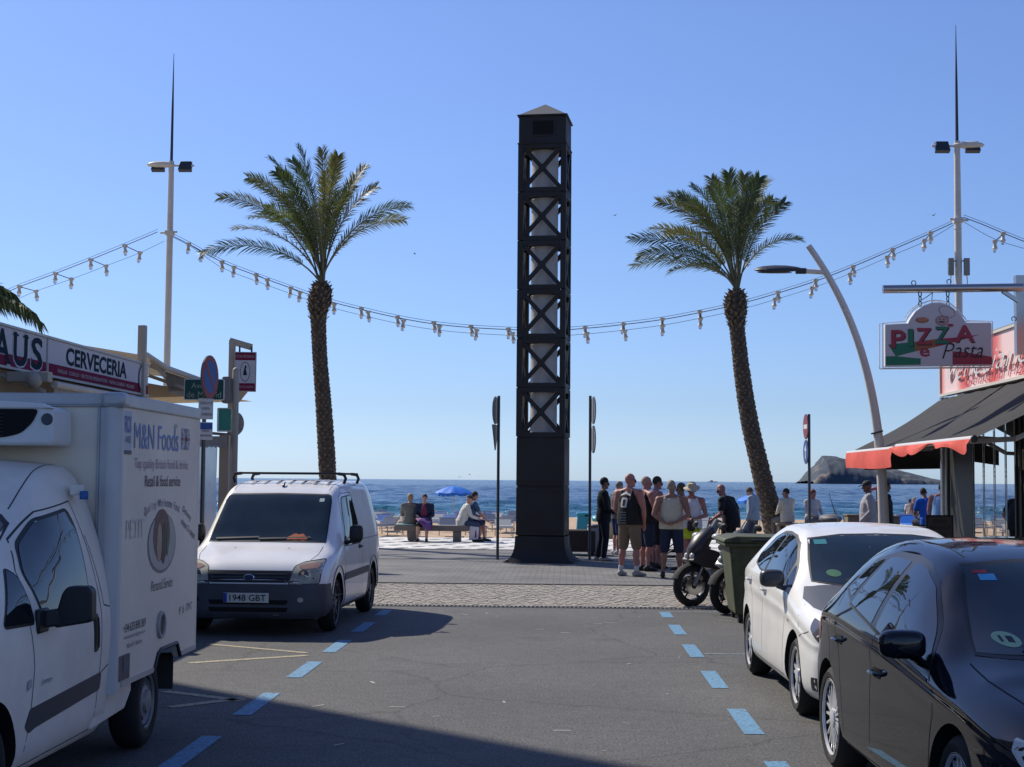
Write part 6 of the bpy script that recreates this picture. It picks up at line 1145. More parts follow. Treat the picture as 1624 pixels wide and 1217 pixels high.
def menu_board():
    a, b = at(1468, 818, 21.6), at(1512, 850, 21.6); t = thing('menu_board', 'dark framed menu board on a stand in front of the glass restaurant', 'menu board', ((a.x + b.x) / 2, 21.6, .1)); w_ = b.x - a.x; z1 = a.z - .1
    q = MB(); q.box((0, 0, z1 - .24), (w_, .04, .5)); q.build('frame', M_plast, t, bevel=.006); q = MB(); q.box((0, -.022, z1 - .24), (w_ - .06, .006, .44)); f = q.build('board', mat('menu_brown', (.07, .055, .05), .6), t)
    for i, s in enumerate(('SPECIAL', 'BREAKFAST', 'LUNCH', 'DINNER')): text(s, 'lettering', mat('menu_ink', (.012, .01, .01), .5), (0, -.026, z1 - .08 - i * .088), (1, 0, 0), (0, 0, 1), w_ * (.5, .75, .42, .48)[i], .055, f, off=.01)
    for x in (-w_ / 2 + .03, w_ / 2 - .03): q = MB(); q.box((x, .02, (z1 - .3) / 2), (.035, .035, z1 - .3)); q.box((x, .02, .02), (.05, .4, .03)); q.build('leg', M_plast, t)
menu_board()
# ================================================================== rubbish container, planter, bikes
def bin_():
    t = thing('rubbish_container', 'olive green wheeled rubbish container with its lid closed behind the white hatchback', 'bin', (2.10, 19.45, 0)); M = mat('bin_green', (.062, .070, .030), .6, var=.3, vs=5, bump=.2, bs=12); z0, z1 = .10, 1.0; q = MB()
    vs = [(.06, .06, z0), (.80, .06, z0), (.80, 1.0, z0), (.06, 1.0, z0), (-.03, 0, z1), (.88, 0, z1), (.88, 1.1, z1), (-.03, 1.1, z1)]; q.add(vs, [(3, 2, 1, 0), (4, 5, 6, 7), (0, 1, 5, 4), (1, 2, 6, 5), (2, 3, 7, 6), (3, 0, 4, 7)])
    q.build('container', M, t, bevel=.03); q = MB(); q.box((.43, .55, 1.0), (1.04, 1.22, .06)); q.build('rim', M, t, bevel=.02)
    q = MB(); pts = [(-.11, 1.03), (.97, 1.03), (.95, 1.075), (.80, 1.10), (.06, 1.11), (-.09, 1.075)]; q.prism(pts, 'y', -.08, 1.18); l = q.build('lid', M, t, bevel=.012); q = MB(); q.tube([(.25, -.10, 1.06), (.30, -.13, 1.06), (.56, -.13, 1.06), (.61, -.10, 1.06)], .014, 8); q.box((.05, -.085, 1.06), (.10, .03, .05)); q.build('lid_handle', M_plast, l)
    for x in (.12, .76):
        for y in (.15, .95): q = MB(); q.lathe([(-.025, 0), (-.025, .07), (-.015, .085), (.015, .085), (.025, .07), (.025, 0)], 16, (x, y, .085), 'x'); q.build('wheel', M_rub, t)
bin_()
def planter():
    Y = 34.5; a, b = at(897, 842, Y), at(944, 876, Y); t = thing('planter', 'dark brown steel planter box on short feet beside the black tower', 'planter', (a.x, Y, .1)); w_ = b.x - a.x; M = mat('corten', (.035, .022, .02), .6, var=.3, vs=4); q = MB(); q.box((w_ / 2, .45, (a.z + b.z) / 2 - .1), (w_, .9, a.z - b.z)); q.build('box', M, t, bevel=.01)
    for x in (.1, w_ - .1):
        q = MB(); q.box((x, .2, (b.z - .1) / 2), (.12, .12, b.z - .1)); q.build('foot', M, t)
    q = MB(); q.box((w_ / 2, .45, a.z - .1), (w_ - .1, .8, .02)); q.build('soil', mat('soil', (.03, .02, .015), .9), t)
    q = MB(); c = at(945, 855, 34.9); tt = thing('litter_bin', 'pale round litter bin behind the man in dark clothes', 'litter bin', (c.x, 34.9, .1)); q.lathe([(0, .16), (.02, .19), (.62, .20), (.66, .17), (.66, .12), (.6, .11)], 20); q.build('drum', mat('bin_grey', (.30, .30, .30), .6), tt); q = MB(); q.lathe([(.64, .205), (.68, .205), (.70, .18), (.69, .0)], 20); q.build('lid', Mgp, tt)
planter()
def scooter(label, X, Y, rz, grey, style):
    t = thing('motorcycle', label, 'motorcycle', (X, Y, 0), rz, 'motorcycles parked behind the rubbish container'); S = M_plast; P_ = mat('fairing_' + grey, {'silver': (.028, .028, .03), 'white': (.55, .56, .57)}[grey], .38); Pw = mat('fairing_white', (.55, .56, .57), .3, coat=.6)
    for y, r, w_ in ((-.70, .305, .11), (.68, .295, .14)):
        q = MB(); q.lathe([(-w_ / 2 + .01, r * .68), (-w_ / 2, r * .78), (-w_ * .42, r * .92), (-w_ * .2, r * .985), (0, r), (w_ * .2, r * .985), (w_ * .42, r * .92), (w_ / 2, r * .78), (w_ / 2 - .01, r * .68)], 36, (0, y, r), 'x'); wh = q.build('wheel', M_rub, t); q = MB(); q.lathe([(-.04, r * .70), (-.045, r * .66), (.045, r * .66), (.04, r * .70)], 36, (0, y, r), 'x'); q.lathe([(-.06, 0), (-.06, .05), (.06, .05), (.06, 0)], 16, (0, y, r), 'x')
        for k in range(5):
            a = k * 2 * math.pi / 5 + .3; q.bar((0, y + .04 * math.cos(a), r + .04 * math.sin(a)), (0, y + r * .67 * math.cos(a), r + r * .67 * math.sin(a)), .03, .04, up=(1, 0, 0))
        q.build('rim', mat('rim_dark', (.06, .06, .065), .4, .6), wh); q = MB(); [q.lathe([(s * .075, .045), (s * .075, .135), (s * .079, .135), (s * .079, .045)], 28, (0, y, r), 'x') for s in (-1, 1)]; q.build('brake_disc', M_chrome, wh)
    q = MB(); [q.tube([(s * .085, -.70, .30), (s * .085, -.58, .55), (s * .08, -.44, .86)], [.028, .026, .022], 10) for s in (-1, 1)]; q.build('fork', mat('fork_grey', (.2, .2, .2), .3, .8), t)
    q = MB(); v = []
    for i in range(13):
        a = rad(20 + i * 12); r0 = .325
        for k in range(7): b = (k - 3) / 3; v.append((b * .075, -.70 - r0 * math.cos(a) * (1 - .06 * b * b), .305 + r0 * math.sin(a) * (1 - .08 * b * b)))
    q.add(v, [(i * 7 + k, (i + 1) * 7 + k, (i + 1) * 7 + k + 1, i * 7 + k + 1) for i in range(12) for k in range(6)]); q.build('front_mudguard', M_rub, t, fix=False)
    q = MB(); q.tube([(0, -.72, .66), (0, -.68, .78), (0, -.55, .93), (0, -.42, 1.08), (0, -.36, 1.14)], [(.05, .05), (.12, .09), (.17, .12), (.12, .07), (.05, .02)], 18, R=(1, 0, 0)); q.build('front_fairing', P_, t)
    q = MB(); q.prism(rnd([(-.78, .66), (-.60, .58), (-.30, .52), (-.12, .42), (-.10, .62), (-.35, .80), (-.60, .86)], .03), 'x', -.15, .15); q.build('side_fairing', Pw if style else P_, t, bevel=.03)
    q = MB(); q.ell((-.07, -.735, .73), (.055, .03, .045)); q.ell((.07, -.735, .73), (.055, .03, .045)); q.build('headlight', M_lens, t)
    q = MB(); v = []
    for i in range(7):
        a = (i - 3) / 3; 
        for k in range(5): s = k / 4; v.append((a * (.15 - .05 * s), -.46 + .17 * s + .05 * a * a, 1.04 + .22 * s - .03 * a * a))
    q.add(v, [(i * 5 + k, (i + 1) * 5 + k, (i + 1) * 5 + k + 1, i * 5 + k + 1) for i in range(6) for k in range(4)]); q.build('windshield', mat('smoke_screen', (.05, .055, .06), .1, ior=1.5), t)
    q = MB(); q.tube([(-.36, -.28, 1.02), (-.26, -.36, 1.0), (0, -.40, .96), (.26, -.36, 1.0), (.36, -.28, 1.02)], .014, 8); q.tube([(-.38, -.26, 1.022), (-.27, -.33, 1.002)], .021, 8); q.tube([(.38, -.26, 1.022), (.27, -.33, 1.002)], .021, 8); hb = q.build('handlebar', S, t)
    for s in (-1, 1):
        q = MB(); q.tube([(s * .22, -.38, 1.0), (s * .30, -.42, 1.14)], .008, 6); q.ell((s * .33, -.42, 1.17), (.075, .02, .045), R=Matrix.Rotation(.3 * s, 3, 'Y')); q.build('mirror', S, hb)
        q = MB(); q.ell((s * .26, -.43, 1.01), (.10, .07, .05)); q.build('hand_guard', Pw, hb)
    q = MB(); q.tube([(0, -.18, .84), (0, .0, .83), (0, .3, .78), (0, .55, .86), (0, .85, .90)], [(.10, .05), (.13, .07), (.15, .07), (.14, .06), (.09, .04)], 16, R=(1, 0, 0)); q.build('seat', mat('seat_black', (.02, .02, .02), .7), t)
    q = MB(); q.tube([(0, -.30, .55), (0, .1, .52), (0, .4, .58), (0, .8, .78)], [(.13, .16), (.16, .2), (.15, .14), (.08, .07)], 16, R=(1, 0, 0)); q.build('body_shell', P_, t)
    q = MB(); q.box((0, -.02, .36), (.26, .42, .26)); q.lathe([(-.17, 0), (-.17, .11), (.17, .11), (.17, 0)], 20, (0, .05, .36), 'x'); q.bar((-.1, .1, .32), (-.1, .68, .30), .06, .09); q.build('engine', mat('engine', (.05, .05, .05), .45, .5), t, bevel=.012)
    q = MB(); q.tube([(.14, .1, .30), (.17, .4, .36), (.18, .82, .48)], [.035, .055, .06], 14); q.build('exhaust', M_chrome, t)
    q = MB(); q.tube([(0, .88, .86), (0, 1.02, .66), (0, 1.02, .58)], [(.05, .03), (.07, .015), (.07, .01)], 10, R=(1, 0, 0)); q.build('rear_mudguard', S, t)
    q = MB(); q.tube([(-.12, -.1, .28), (-.30, -.05, .02)], .014, 6); q.build('side_stand', S, t)
    if style: q = MB(); q.box((0, .93, 1.06), (.40, .36, .30), taper=.82); q.build('top_box', S, t, bevel=.05)
    return t
scooter('silver and white motorcycle with its front wheel poking out left of the rubbish container', 2.42, 22.35, rad(-62), 'silver', False)
scooter('motorcycle mostly hidden behind the rubbish container, only its front wheel showing', 2.72, 21.35, rad(-50), 'silver', True)
def fishing(px0, py0, px1, py1, Y, label):
    a, b = at(px0, py0, Y), at(px1, py1, Y); t = thing('fishing_rod', label, 'fishing rod', tuple(b), 0, 'fishing rods'); a -= b; q = MB(); q.tube([(0, 0, 0), a * .5, a], [.018, .012, .005], 6); q.build('rod', M_dark, t)
    q = MB(); q.tube([-a * .08 - Vector((0, 0, .0)), a * .15], .022, 8); q.build('grip', M_plast, t)
fishing(1315, 783, 1328, 826, 40, 'thin dark rod leaning against the sky between the sign pole and the lamp post')
fishing(1541, 770, 1562, 850, 23., 'thin dark rod leaning inside the glass restaurant')
# ================================================================== apartment tower out of frame whose shadow falls on the street
def tower_block():
    t = thing('apartment_tower', 'plain pale apartment tower beyond the left edge whose shadow covers the near road', 'building', (-25.1, 14., 0)); q = MB(); q.box((0, 0, 12.5), (20, 20.4, 25)); q.build('wall', mat('tower_wall', (.45, .42, .38), .9, var=.1), t)
    for k in range(6):
        q = MB(); q.box((10.3, 0, 3.4 + k * 3.6), (.7, 18, .14)); q.box((10.62, 0, 3.9 + k * 3.6), (.05, 18, .9)); b = q.build('balcony', mat('balcony_wall', (.55, .52, .48), .9), t); q = MB(); [q.box((10.02, -7.5 + j * 3, 4.9 + k * 3.6), (.04, 1.8, 2.1)) for j in range(6)]; q.build('balcony_doors', M_glass, b)
tower_block()
def cafe_tables():
    for i, (x, y, lb) in enumerate(((7.0, 21.9, 'dark table just inside the glass of the right restaurant'), (7.9, 23.2, 'dark table farther inside the right restaurant near its beach side'))):
        t = thing('cafe_table', lb, 'table', (x, y, .2), .3 * i, 'tables inside the right restaurant'); q = MB(); q.box((0, 0, .74), (.8, .8, .04)); q.build('table_top', M_grey, t, bevel=.01); q = MB(); q.tube([(0, 0, 0), (0, 0, .73)], .04, 10); q.lathe([(0, .25), (.02, .24), (.04, .05)], 16); q.build('pedestal', M_plast, t)
cafe_tables()
black_car(); white_car(); panel_van(); box_truck()
# ================================================================== people
def remesh(name, q, vox, m, parent, it=3, fac=.5):
    me = bpy.data.meshes.new('r'); me.from_pydata(q.v, [], q.f); bm = bmesh.new(); bm.from_mesh(me); bmesh.ops.recalc_face_normals(bm, faces=bm.faces); bm.to_mesh(me); bm.free()
    o = bpy.data.objects.new('r', me); COL.objects.link(o); r = o.modifiers.new('r', 'REMESH'); r.mode = 'VOXEL'; r.voxel_size = vox; s = o.modifiers.new('s', 'SMOOTH'); s.factor = fac; s.iterations = it
    me2 = evalmesh(o); bpy.data.objects.remove(o); me2.materials.clear(); me2.materials.append(m); me2.name = name; me2.polygons.foreach_set('use_smooth', [True] * len(me2.polygons)); return link(name, me2, parent)
SK = {'tan': mat('skin_tan', (.27, .14, .10), .55, var=.10, vs=6), 'red': mat('skin_red', (.37, .165, .135), .55, var=.12, vs=6), 'pale': mat('skin_pale', (.45, .25, .19), .55, var=.1, vs=6), 'dark': mat('skin_brown', (.16, .075, .05), .55, var=.1, vs=6)}
def cloth(c, nm): return mat('cloth_' + nm, c, .85, var=.14, vs=7, bump=.35, bs=14, dist=.02)
V3 = Vector
def person(label, loc, H, face, skin='pale', top=None, bottom=None, shoes=None, hair=None, pose=None, bulk=0., group=None, glasses=False, vox=.0105, head=None, extra=None, fem=False, socks=None, name='person', cat='person'):
    """face: heading in degrees, 0 = away from the camera (+y), 90 = towards -x"""
    t = thing(name, label, cat, loc, rad(face), group); s = H / 1.75; B = bulk
    J = dict(P=(0, 0, .94), W=(0, .005, 1.10), C=(0, .0, 1.30), N=(0, -.02, 1.47), H=(0, .02, 1.635), sL=(-.185, -.01, 1.415), sR=(.185, -.01, 1.415), eL=(-.25, -.04, 1.13), eR=(.25, -.04, 1.13), wL=(-.255, .05, .885), wR=(.255, .05, .885), hL=(-.245, .09, .80), hR=(.245, .09, .80),
             pL=(-.095, 0, .90), pR=(.095, 0, .90), kL=(-.10, .025, .49), kR=(.10, .025, .49), aL=(-.105, -.02, .09), aR=(.105, -.02, .09), tL=(-.125, .15, .03), tR=(.125, .15, .03))
    if pose: J.update(pose)
    for k_ in ('sL', 'sR', 'eL', 'eR'): v_ = J[k_]; J[k_] = (v_[0] + (bulk * .55 if k_[1] == 'R' else -bulk * .55), v_[1], v_[2])
    J = {k: V3(v) * s for k, v in J.items()}; J0 = J; ms = SK[skin]; Rv = (J['sR'] - J['sL']).normalized(); Rh = (J['pR'] - J['pL']).normalized(); fw = V3((0, 1, 0))
    hd = (J['H'] - J['N']).normalized(); hf = V3(head) if head else fw; hf = (hf - hd * hf.dot(hd)).normalized(); hr = hf.cross(hd); HM = Matrix((hr, hf, hd)).transposed(); Hc = J['H']; hp = lambda x, y, z: Hc + HM @ (V3((x, y, z)) * s * 1.05)
    def torso(q, g, z0=0, z1=6, top_r=1.):
        rows = [(J['P'] - V3((0, 0, .06)) * s, .150 + B * .5, .105 + B * .5), (J['P'], .168 + B * .55, .118 + B * .7), (J['W'], (.142 if not fem else .122) + B, .102 + B * 1.25), ((J['W'] + J['C']) / 2, (.155 if not fem else .135) + B * .8, .112 + B), (J['C'], .172 + B * .6, .118 + B * .45), (J['C'] * .45 + J['N'] * .55, .138 + B * .3, .092 + B * .3), (J['N'] - V3((0, 0, .02)) * s, .072, .062)]
        rows = rows[z0:z1 + 1]; q.tube([r[0] for r in rows], [((r[1] + g) * s, (r[2] + g) * s) for r in rows], 18, R=Rv, dome=False)
    def limb(q, pts, r, g=0): q.tube(pts, [(a + g) * s for a in r], 10, dome=True)
    q = MB(); torso(q, 0); q.tube([J['N'] - V3((0, 0, .05)) * s, J['N'] + (J['H'] - J['N']) * .55], [.062 * s, .055 * s], 12, dome=True)
    q.ell(hp(0, -.008, .022), (.074 * s, .093 * s, .100 * s), R=HM); q.ell(hp(0, .022, -.045), (.056 * s, .066 * s, .070 * s), R=HM); q.ell(hp(0, .095, -.012), (.013 * s, .022 * s, .022 * s), R=HM); q.ell(hp(0, .078, -.078), (.030 * s, .020 * s, .022 * s), R=HM); q.ell(hp(0, .082, .018), (.05 * s, .012 * s, .012 * s), R=HM)
    for e in (-1, 1): q.ell(hp(e * .076, -.005, -.008), (.011 * s, .02 * s, .032 * s), R=HM)
    for a in 'LR':
        S_, E, W_, h = J['s' + a], J['e' + a], J['w' + a], J['h' + a]; bb = B * .25
        q.tube([J['N'] + V3((0, 0, .015)) * s, J['N'] * .45 + S_ * .55 + V3((0, 0, .0)) * s, S_], [.05 * s, .056 * s, (.058 + bb) * s], 12, dome=True)
        q.ell(S_, ((.062 + bb) * s,) * 3); limb(q, [S_, (S_ * .5 + E * .5), E], [.055 + bb, .051 + bb, .041]); limb(q, [E, E * .65 + W_ * .35, W_], [.041, .043, .026])
        d = (h - W_).normalized(); sd = d.cross(V3((0, 0, 1)) if abs(d.z) < .8 else fw).normalized(); pn = d.cross(sd).normalized(); pc = W_ + d * .045 * s
        q.tube([W_, pc, W_ + d * .085 * s], [(.024 * s, .016 * s), (.039 * s, .017 * s), (.038 * s, .014 * s)], 10, R=sd, dome=True); k_ = -1 if pn.dot(fw) > 0 else 1
        for i, l in enumerate((.068, .078, .074, .058)):
            b = W_ + d * .082 * s + sd * (i - 1.5) * .0195 * s; m1 = b + d * l * .5 * s + pn * .006 * s * k_; q.tube([b, m1, m1 + (d * .75 + pn * .66 * k_) * l * .45 * s], [.0088 * s, .008 * s, .007 * s], 7, dome=True)
        tb = W_ + d * .03 * s - sd * .030 * s; q.tube([tb, tb + (d * .7 - sd * .7) * .035 * s, tb + (d * .95 - sd * .35) * .065 * s], [.012 * s, .010 * s, .008 * s], 7, dome=True)
        P_, K, A_ = J['p' + a], J['k' + a], J['a' + a]; limb(q, [P_, P_ * .5 + K * .5, K], [.088 + B * .4, .074 + B * .25, .054]); q.tube([K, K * .68 + A_ * .32 - V3((0, .012, 0)) * s, K * .3 + A_ * .7, A_], [.052 * s, (.059 + B * .1) * s, .043 * s, .033 * s], 12, dome=True)
        q.tube([A_, A_ * .4 + J['t' + a] * .6], [(.032 * s, .03 * s), (.035 * s, .022 * s)], 10, R=Rh, dome=True)
    body = remesh('body', q, vox * s, ms, t)
    # face details
    if not glasses:
        q = MB(); [q.ell(hp(e * .030, .080, .004), (.010 * s, .008 * s, .006 * s), R=HM) for e in (-1, 1)]; q.build('eyes', mat('eye', (.03, .02, .02), .2), body)
    else:
        q = MB(); [q.ell(hp(e * .033, .084, .006), (.028 * s, .010 * s, .020 * s), R=HM) for e in (-1, 1)]; q.bar(hp(-.06, .084, .012), hp(.06, .084, .012), .005 * s); [q.bar(hp(e * .062, .080, .012), hp(e * .08, -.01, .012), .005 * s) for e in (-1, 1)]; q.build('sunglasses', mat('shades', (.008, .008, .01), .1, ior=1.6), t)
    q = MB(); q.ell(hp(0, .090, -.048), (.022 * s, .006 * s, .006 * s), R=HM); q.build('mouth', mat('lips', (.22, .06, .05), .6), body)
    # hair / hat
    if hair:
        kind, c = hair; m = mat('hair_' + kind + '_%d' % int(c[0] * 1000), c, .75, var=.3, vs=30, bump=.6, bs=60, dist=.01); q = MB()
        if kind == 'short': q.ell(hp(0, -.018, .034), (.082 * s, .096 * s, .098 * s), R=HM); cut = .0
        elif kind == 'crop': q.ell(hp(0, -.022, .028), (.0785 * s, .092 * s, .098 * s), R=HM)
        elif kind == 'bun': q.ell(hp(0, -.03, .030), (.090 * s, .098 * s, .104 * s), R=HM); q.ell(hp(0, -.05, -.03), (.08 * s, .065 * s, .07 * s), R=HM)
        elif kind == 'long': q.ell(hp(0, -.02, .03), (.09 * s, .10 * s, .104 * s), R=HM); q.tube([hp(0, -.06, .02), hp(0, -.085, -.08), hp(0, -.09, -.19)], [(.08 * s, .05 * s), (.085 * s, .045 * s), (.06 * s, .03 * s)], 12, R=hr, dome=True)
        elif kind in ('cap',): q.ell(hp(0, -.01, .045), (.086 * s, .104 * s, .080 * s), R=HM); q.tube([hp(0, .07, .05), hp(0, .165, .035)], [(.07 * s, .012 * s), (.05 * s, .008 * s)], 12, R=hr, dome=True)
        o = remesh('hair' if kind != 'cap' else 'cap', q, .008, m, t, 1)
        bm = bmesh.new(); bm.from_mesh(o.data)   # trim the cap of hair to a hairline
        if kind != 'cap':
            bmesh.ops.bisect_plane(bm, geom=bm.verts[:] + bm.edges[:] + bm.faces[:], plane_co=hp(0, .052, .045), plane_no=(HM @ V3((0, 1., -.95))).normalized(), clear_outer=True)
            if kind in ('short', 'crop'): bmesh.ops.bisect_plane(bm, geom=bm.verts[:] + bm.edges[:] + bm.faces[:], plane_co=hp(0, 0, -.055), plane_no=(HM @ V3((0, .25, -1.))).normalized(), clear_outer=True)
        else: bmesh.ops.bisect_plane(bm, geom=bm.verts[:] + bm.edges[:] + bm.faces[:], plane_co=hp(0, 0, .028), plane_no=HM @ V3((0, 0, -1)), clear_outer=True)
        bm.to_mesh(o.data); bm.free()
    if extra and 'sunhat' in extra:
        q = MB(); n = 30; vs = []
        for r, z in ((.155, .035), (.15, .045), (.10, .062), (.088, .075), (.085, .12), (.07, .145), (.0, .152)): vs += [hp(r * math.cos(u), r * math.sin(u) * 1.1 - .005, z + .012 * math.sin(2 * u) * (r > .12)) for u in [2 * math.pi * k / n for k in range(n)]]
        q.add(vs, [(i * n + k, i * n + (k + 1) % n, (i + 1) * n + (k + 1) % n, (i + 1) * n + k) for i in range(6) for k in range(n)]); q.build('sun_hat', mat('straw', (.50, .42, .30), .8, var=.15, vs=20), t)
    # top
    if top:
        kind, m = top; q = MB(); g = .014
        if kind in ('tank', 'vest'):
            rows = [(J['P'] - V3((0, 0, .06)) * s, .196 + B * .6, .146 + B * .7), (J['P'] + V3((0, 0, .03)) * s, .196 + B * .65, .146 + B * .8), (J['W'], .166 + B, .126 + B * 1.25), ((J['W'] + J['C']) / 2, .168 + B * .8, .126 + B), (J['C'], .184 + B * .6, .128 + B * .45), (J['C'] * .5 + J['N'] * .5, .148 + B * .3, .104 + B * .25), (J['C'] * .14 + J['N'] * .86, .108, .078)]
            q.tube([r[0] for r in rows], [(r[1] * s, r[2] * s) for r in rows], 20, R=Rv)
            for a in 'LR': S_ = J['s' + a]; c = J['N'] * .5 + S_ * .5; q.tube([J['C'] * .5 + S_ * .5 - V3((0, 0, .05)) * s, c + V3((0, 0, .006)) * s], [(.07 * s, (.118 + B * .4) * s), (.040 * s, .072 * s)], 14, R=Rv, dome=True)
        else:
            torso(q, g + .006, 0, 5); c = J['C'] * .25 + J['N'] * .75; q.tube([J['P'] - V3((0, 0, .09)) * s, J['P'] + V3((0, 0, .05)) * s, J['W']], [((.198 + B * .6) * s, (.150 + B * .7) * s), ((.196 + B * .65) * s, (.148 + B * .8) * s), ((.168 + B) * s, (.13 + B * 1.2) * s)], 18, R=Rv); q.tube([J['C'], c + V3((0, 0, .02)) * s, J['N'] + V3((0, 0, .0)) * s], [((.165 + B * .3) * s, (.118 + B * .3) * s), (.125 * s, .092 * s), (.075 * s, .070 * s)], 18, R=Rv)
            for a in 'LR':
                S_, E, W_ = J['s' + a], J['e' + a], J['w' + a]; q.ell(S_, ((.074 + B * .25) * s,) * 3)
                if kind == 'tee': limb(q, [S_, S_ * .35 + E * .65], [.066 + B * .2, .064 + B * .2])
                else: limb(q, [S_, S_ * .5 + E * .5, E], [.066 + B * .25, .062 + B * .2, .053]); limb(q, [E, W_ * .5 + E * .5, W_], [.053, .048, .036])
                q.tube([J['N'] - V3((0, 0, .01)) * s, J['N'] * .45 + S_ * .55 + V3((0, 0, .003)) * s, S_], [.058 * s, .068 * s, (.072 + B * .25) * s], 12, dome=True)
            if kind == 'jacket': q.tube([J['P'] - V3((0, 0, .12)) * s, J['W']], [((.185 + B * .5) * s, (.135 + B * .5) * s), ((.165 + B * .8) * s, (.125 + B) * s)], 18, R=Rv)
        remesh('shirt' if kind in ('tee', 'long') else 'tank_top' if kind in ('tank', 'vest') else 'jacket', q, vox * s, m, t, 2)
    if bottom:
        kind, m = bottom; q = MB(); g = .018; c = J['P']
        q.tube([c + V3((0, 0, .065)) * s, c, c - V3((0, 0, .09)) * s], [((.158 + B * .6) * s, (.116 + B * .7) * s), ((.180 + B * .5) * s, (.132 + B * .6) * s), ((.178 + B * .4) * s, (.125 + B * .4) * s)], 18, R=Rh, dome=False)
        for a in 'LR':
            P_, K, A_ = J['p' + a], J['k' + a], J['a' + a]
            if kind == 'shorts': limb(q, [P_, P_ * .5 + K * .5, P_ * .06 + K * .94], [.100 + B * .4, .092 + B * .3, .083 + B * .15])
            elif kind == 'skirt': limb(q, [P_, P_ * .66 + K * .34], [.105, .098])
            else: limb(q, [P_, P_ * .5 + K * .5, K], [.108 + B * .4, .094 + B * .3, .074]); limb(q, [K, K * .5 + A_ * .5, A_ + V3((0, 0, .015)) * s], [.074, .072, .060])
        if kind == 'skirt': P2 = c * 1.; q.tube([c, c - V3((0, 0, .27)) * s], [(.185 * s, .135 * s), (.195 * s, .135 * s)], 18, R=Rh)
        remesh({'shorts': 'shorts', 'skirt': 'skirt'}.get(kind, 'trousers'), q, vox * s, m, t, 2)
    if shoes:
        for a in 'LR':
            A_, T_ = J['a' + a], J['t' + a]; q = MB(); d = (T_ - A_); d.z = 0; d.normalize(); hz = min(A_.z, T_.z + .06 * s); base = V3((A_.x, A_.y, 0)); zf = T_.z - .03 * s; sdv = d.cross(V3((0, 0, 1)))
            q.tube([base - d * .055 * s + V3((0, 0, zf + .045 * s)), base + d * .03 * s + V3((0, 0, zf + .047 * s)), base + d * .12 * s + V3((0, 0, zf + .036 * s)), base + d * .19 * s + V3((0, 0, zf + .028 * s))], [(.038 * s, .045 * s), (.043 * s, .047 * s), (.048 * s, .036 * s), (.040 * s, .026 * s)], 12, R=sdv, dome=True); q.tube([A_, base + V3((0, 0, zf + .05 * s))], [.043 * s, .044 * s], 12, dome=True)
            remesh('shoe', q, .011, shoes, t, 1)
            if socks: q = MB(); q.tube([A_ + V3((0, 0, .0)), A_ * .80 + J['k' + a] * .20], [.042 * s, .044 * s], 12, dome=True); remesh('sock', q, .011, socks, t, 1)
    return t, J, hp
LK, NV, KH, WT, GY, WH = cloth((.012, .012, .014), 'black'), cloth((.014, .022, .055), 'navy'), cloth((.17, .125, .085), 'khaki'), cloth((.62, .60, .57), 'white'), cloth((.13, .125, .12), 'grey'), mat('shoe_white', (.55, .54, .52), .6)
LKs, GYs = mat('shoe_black', (.02, .02, .02), .6), mat('shoe_grey', (.33, .32, .30), .7)
def st_(x, y): return tuple(gnd(x, y, .1))
GRP = 'people standing in the group on the plaza'
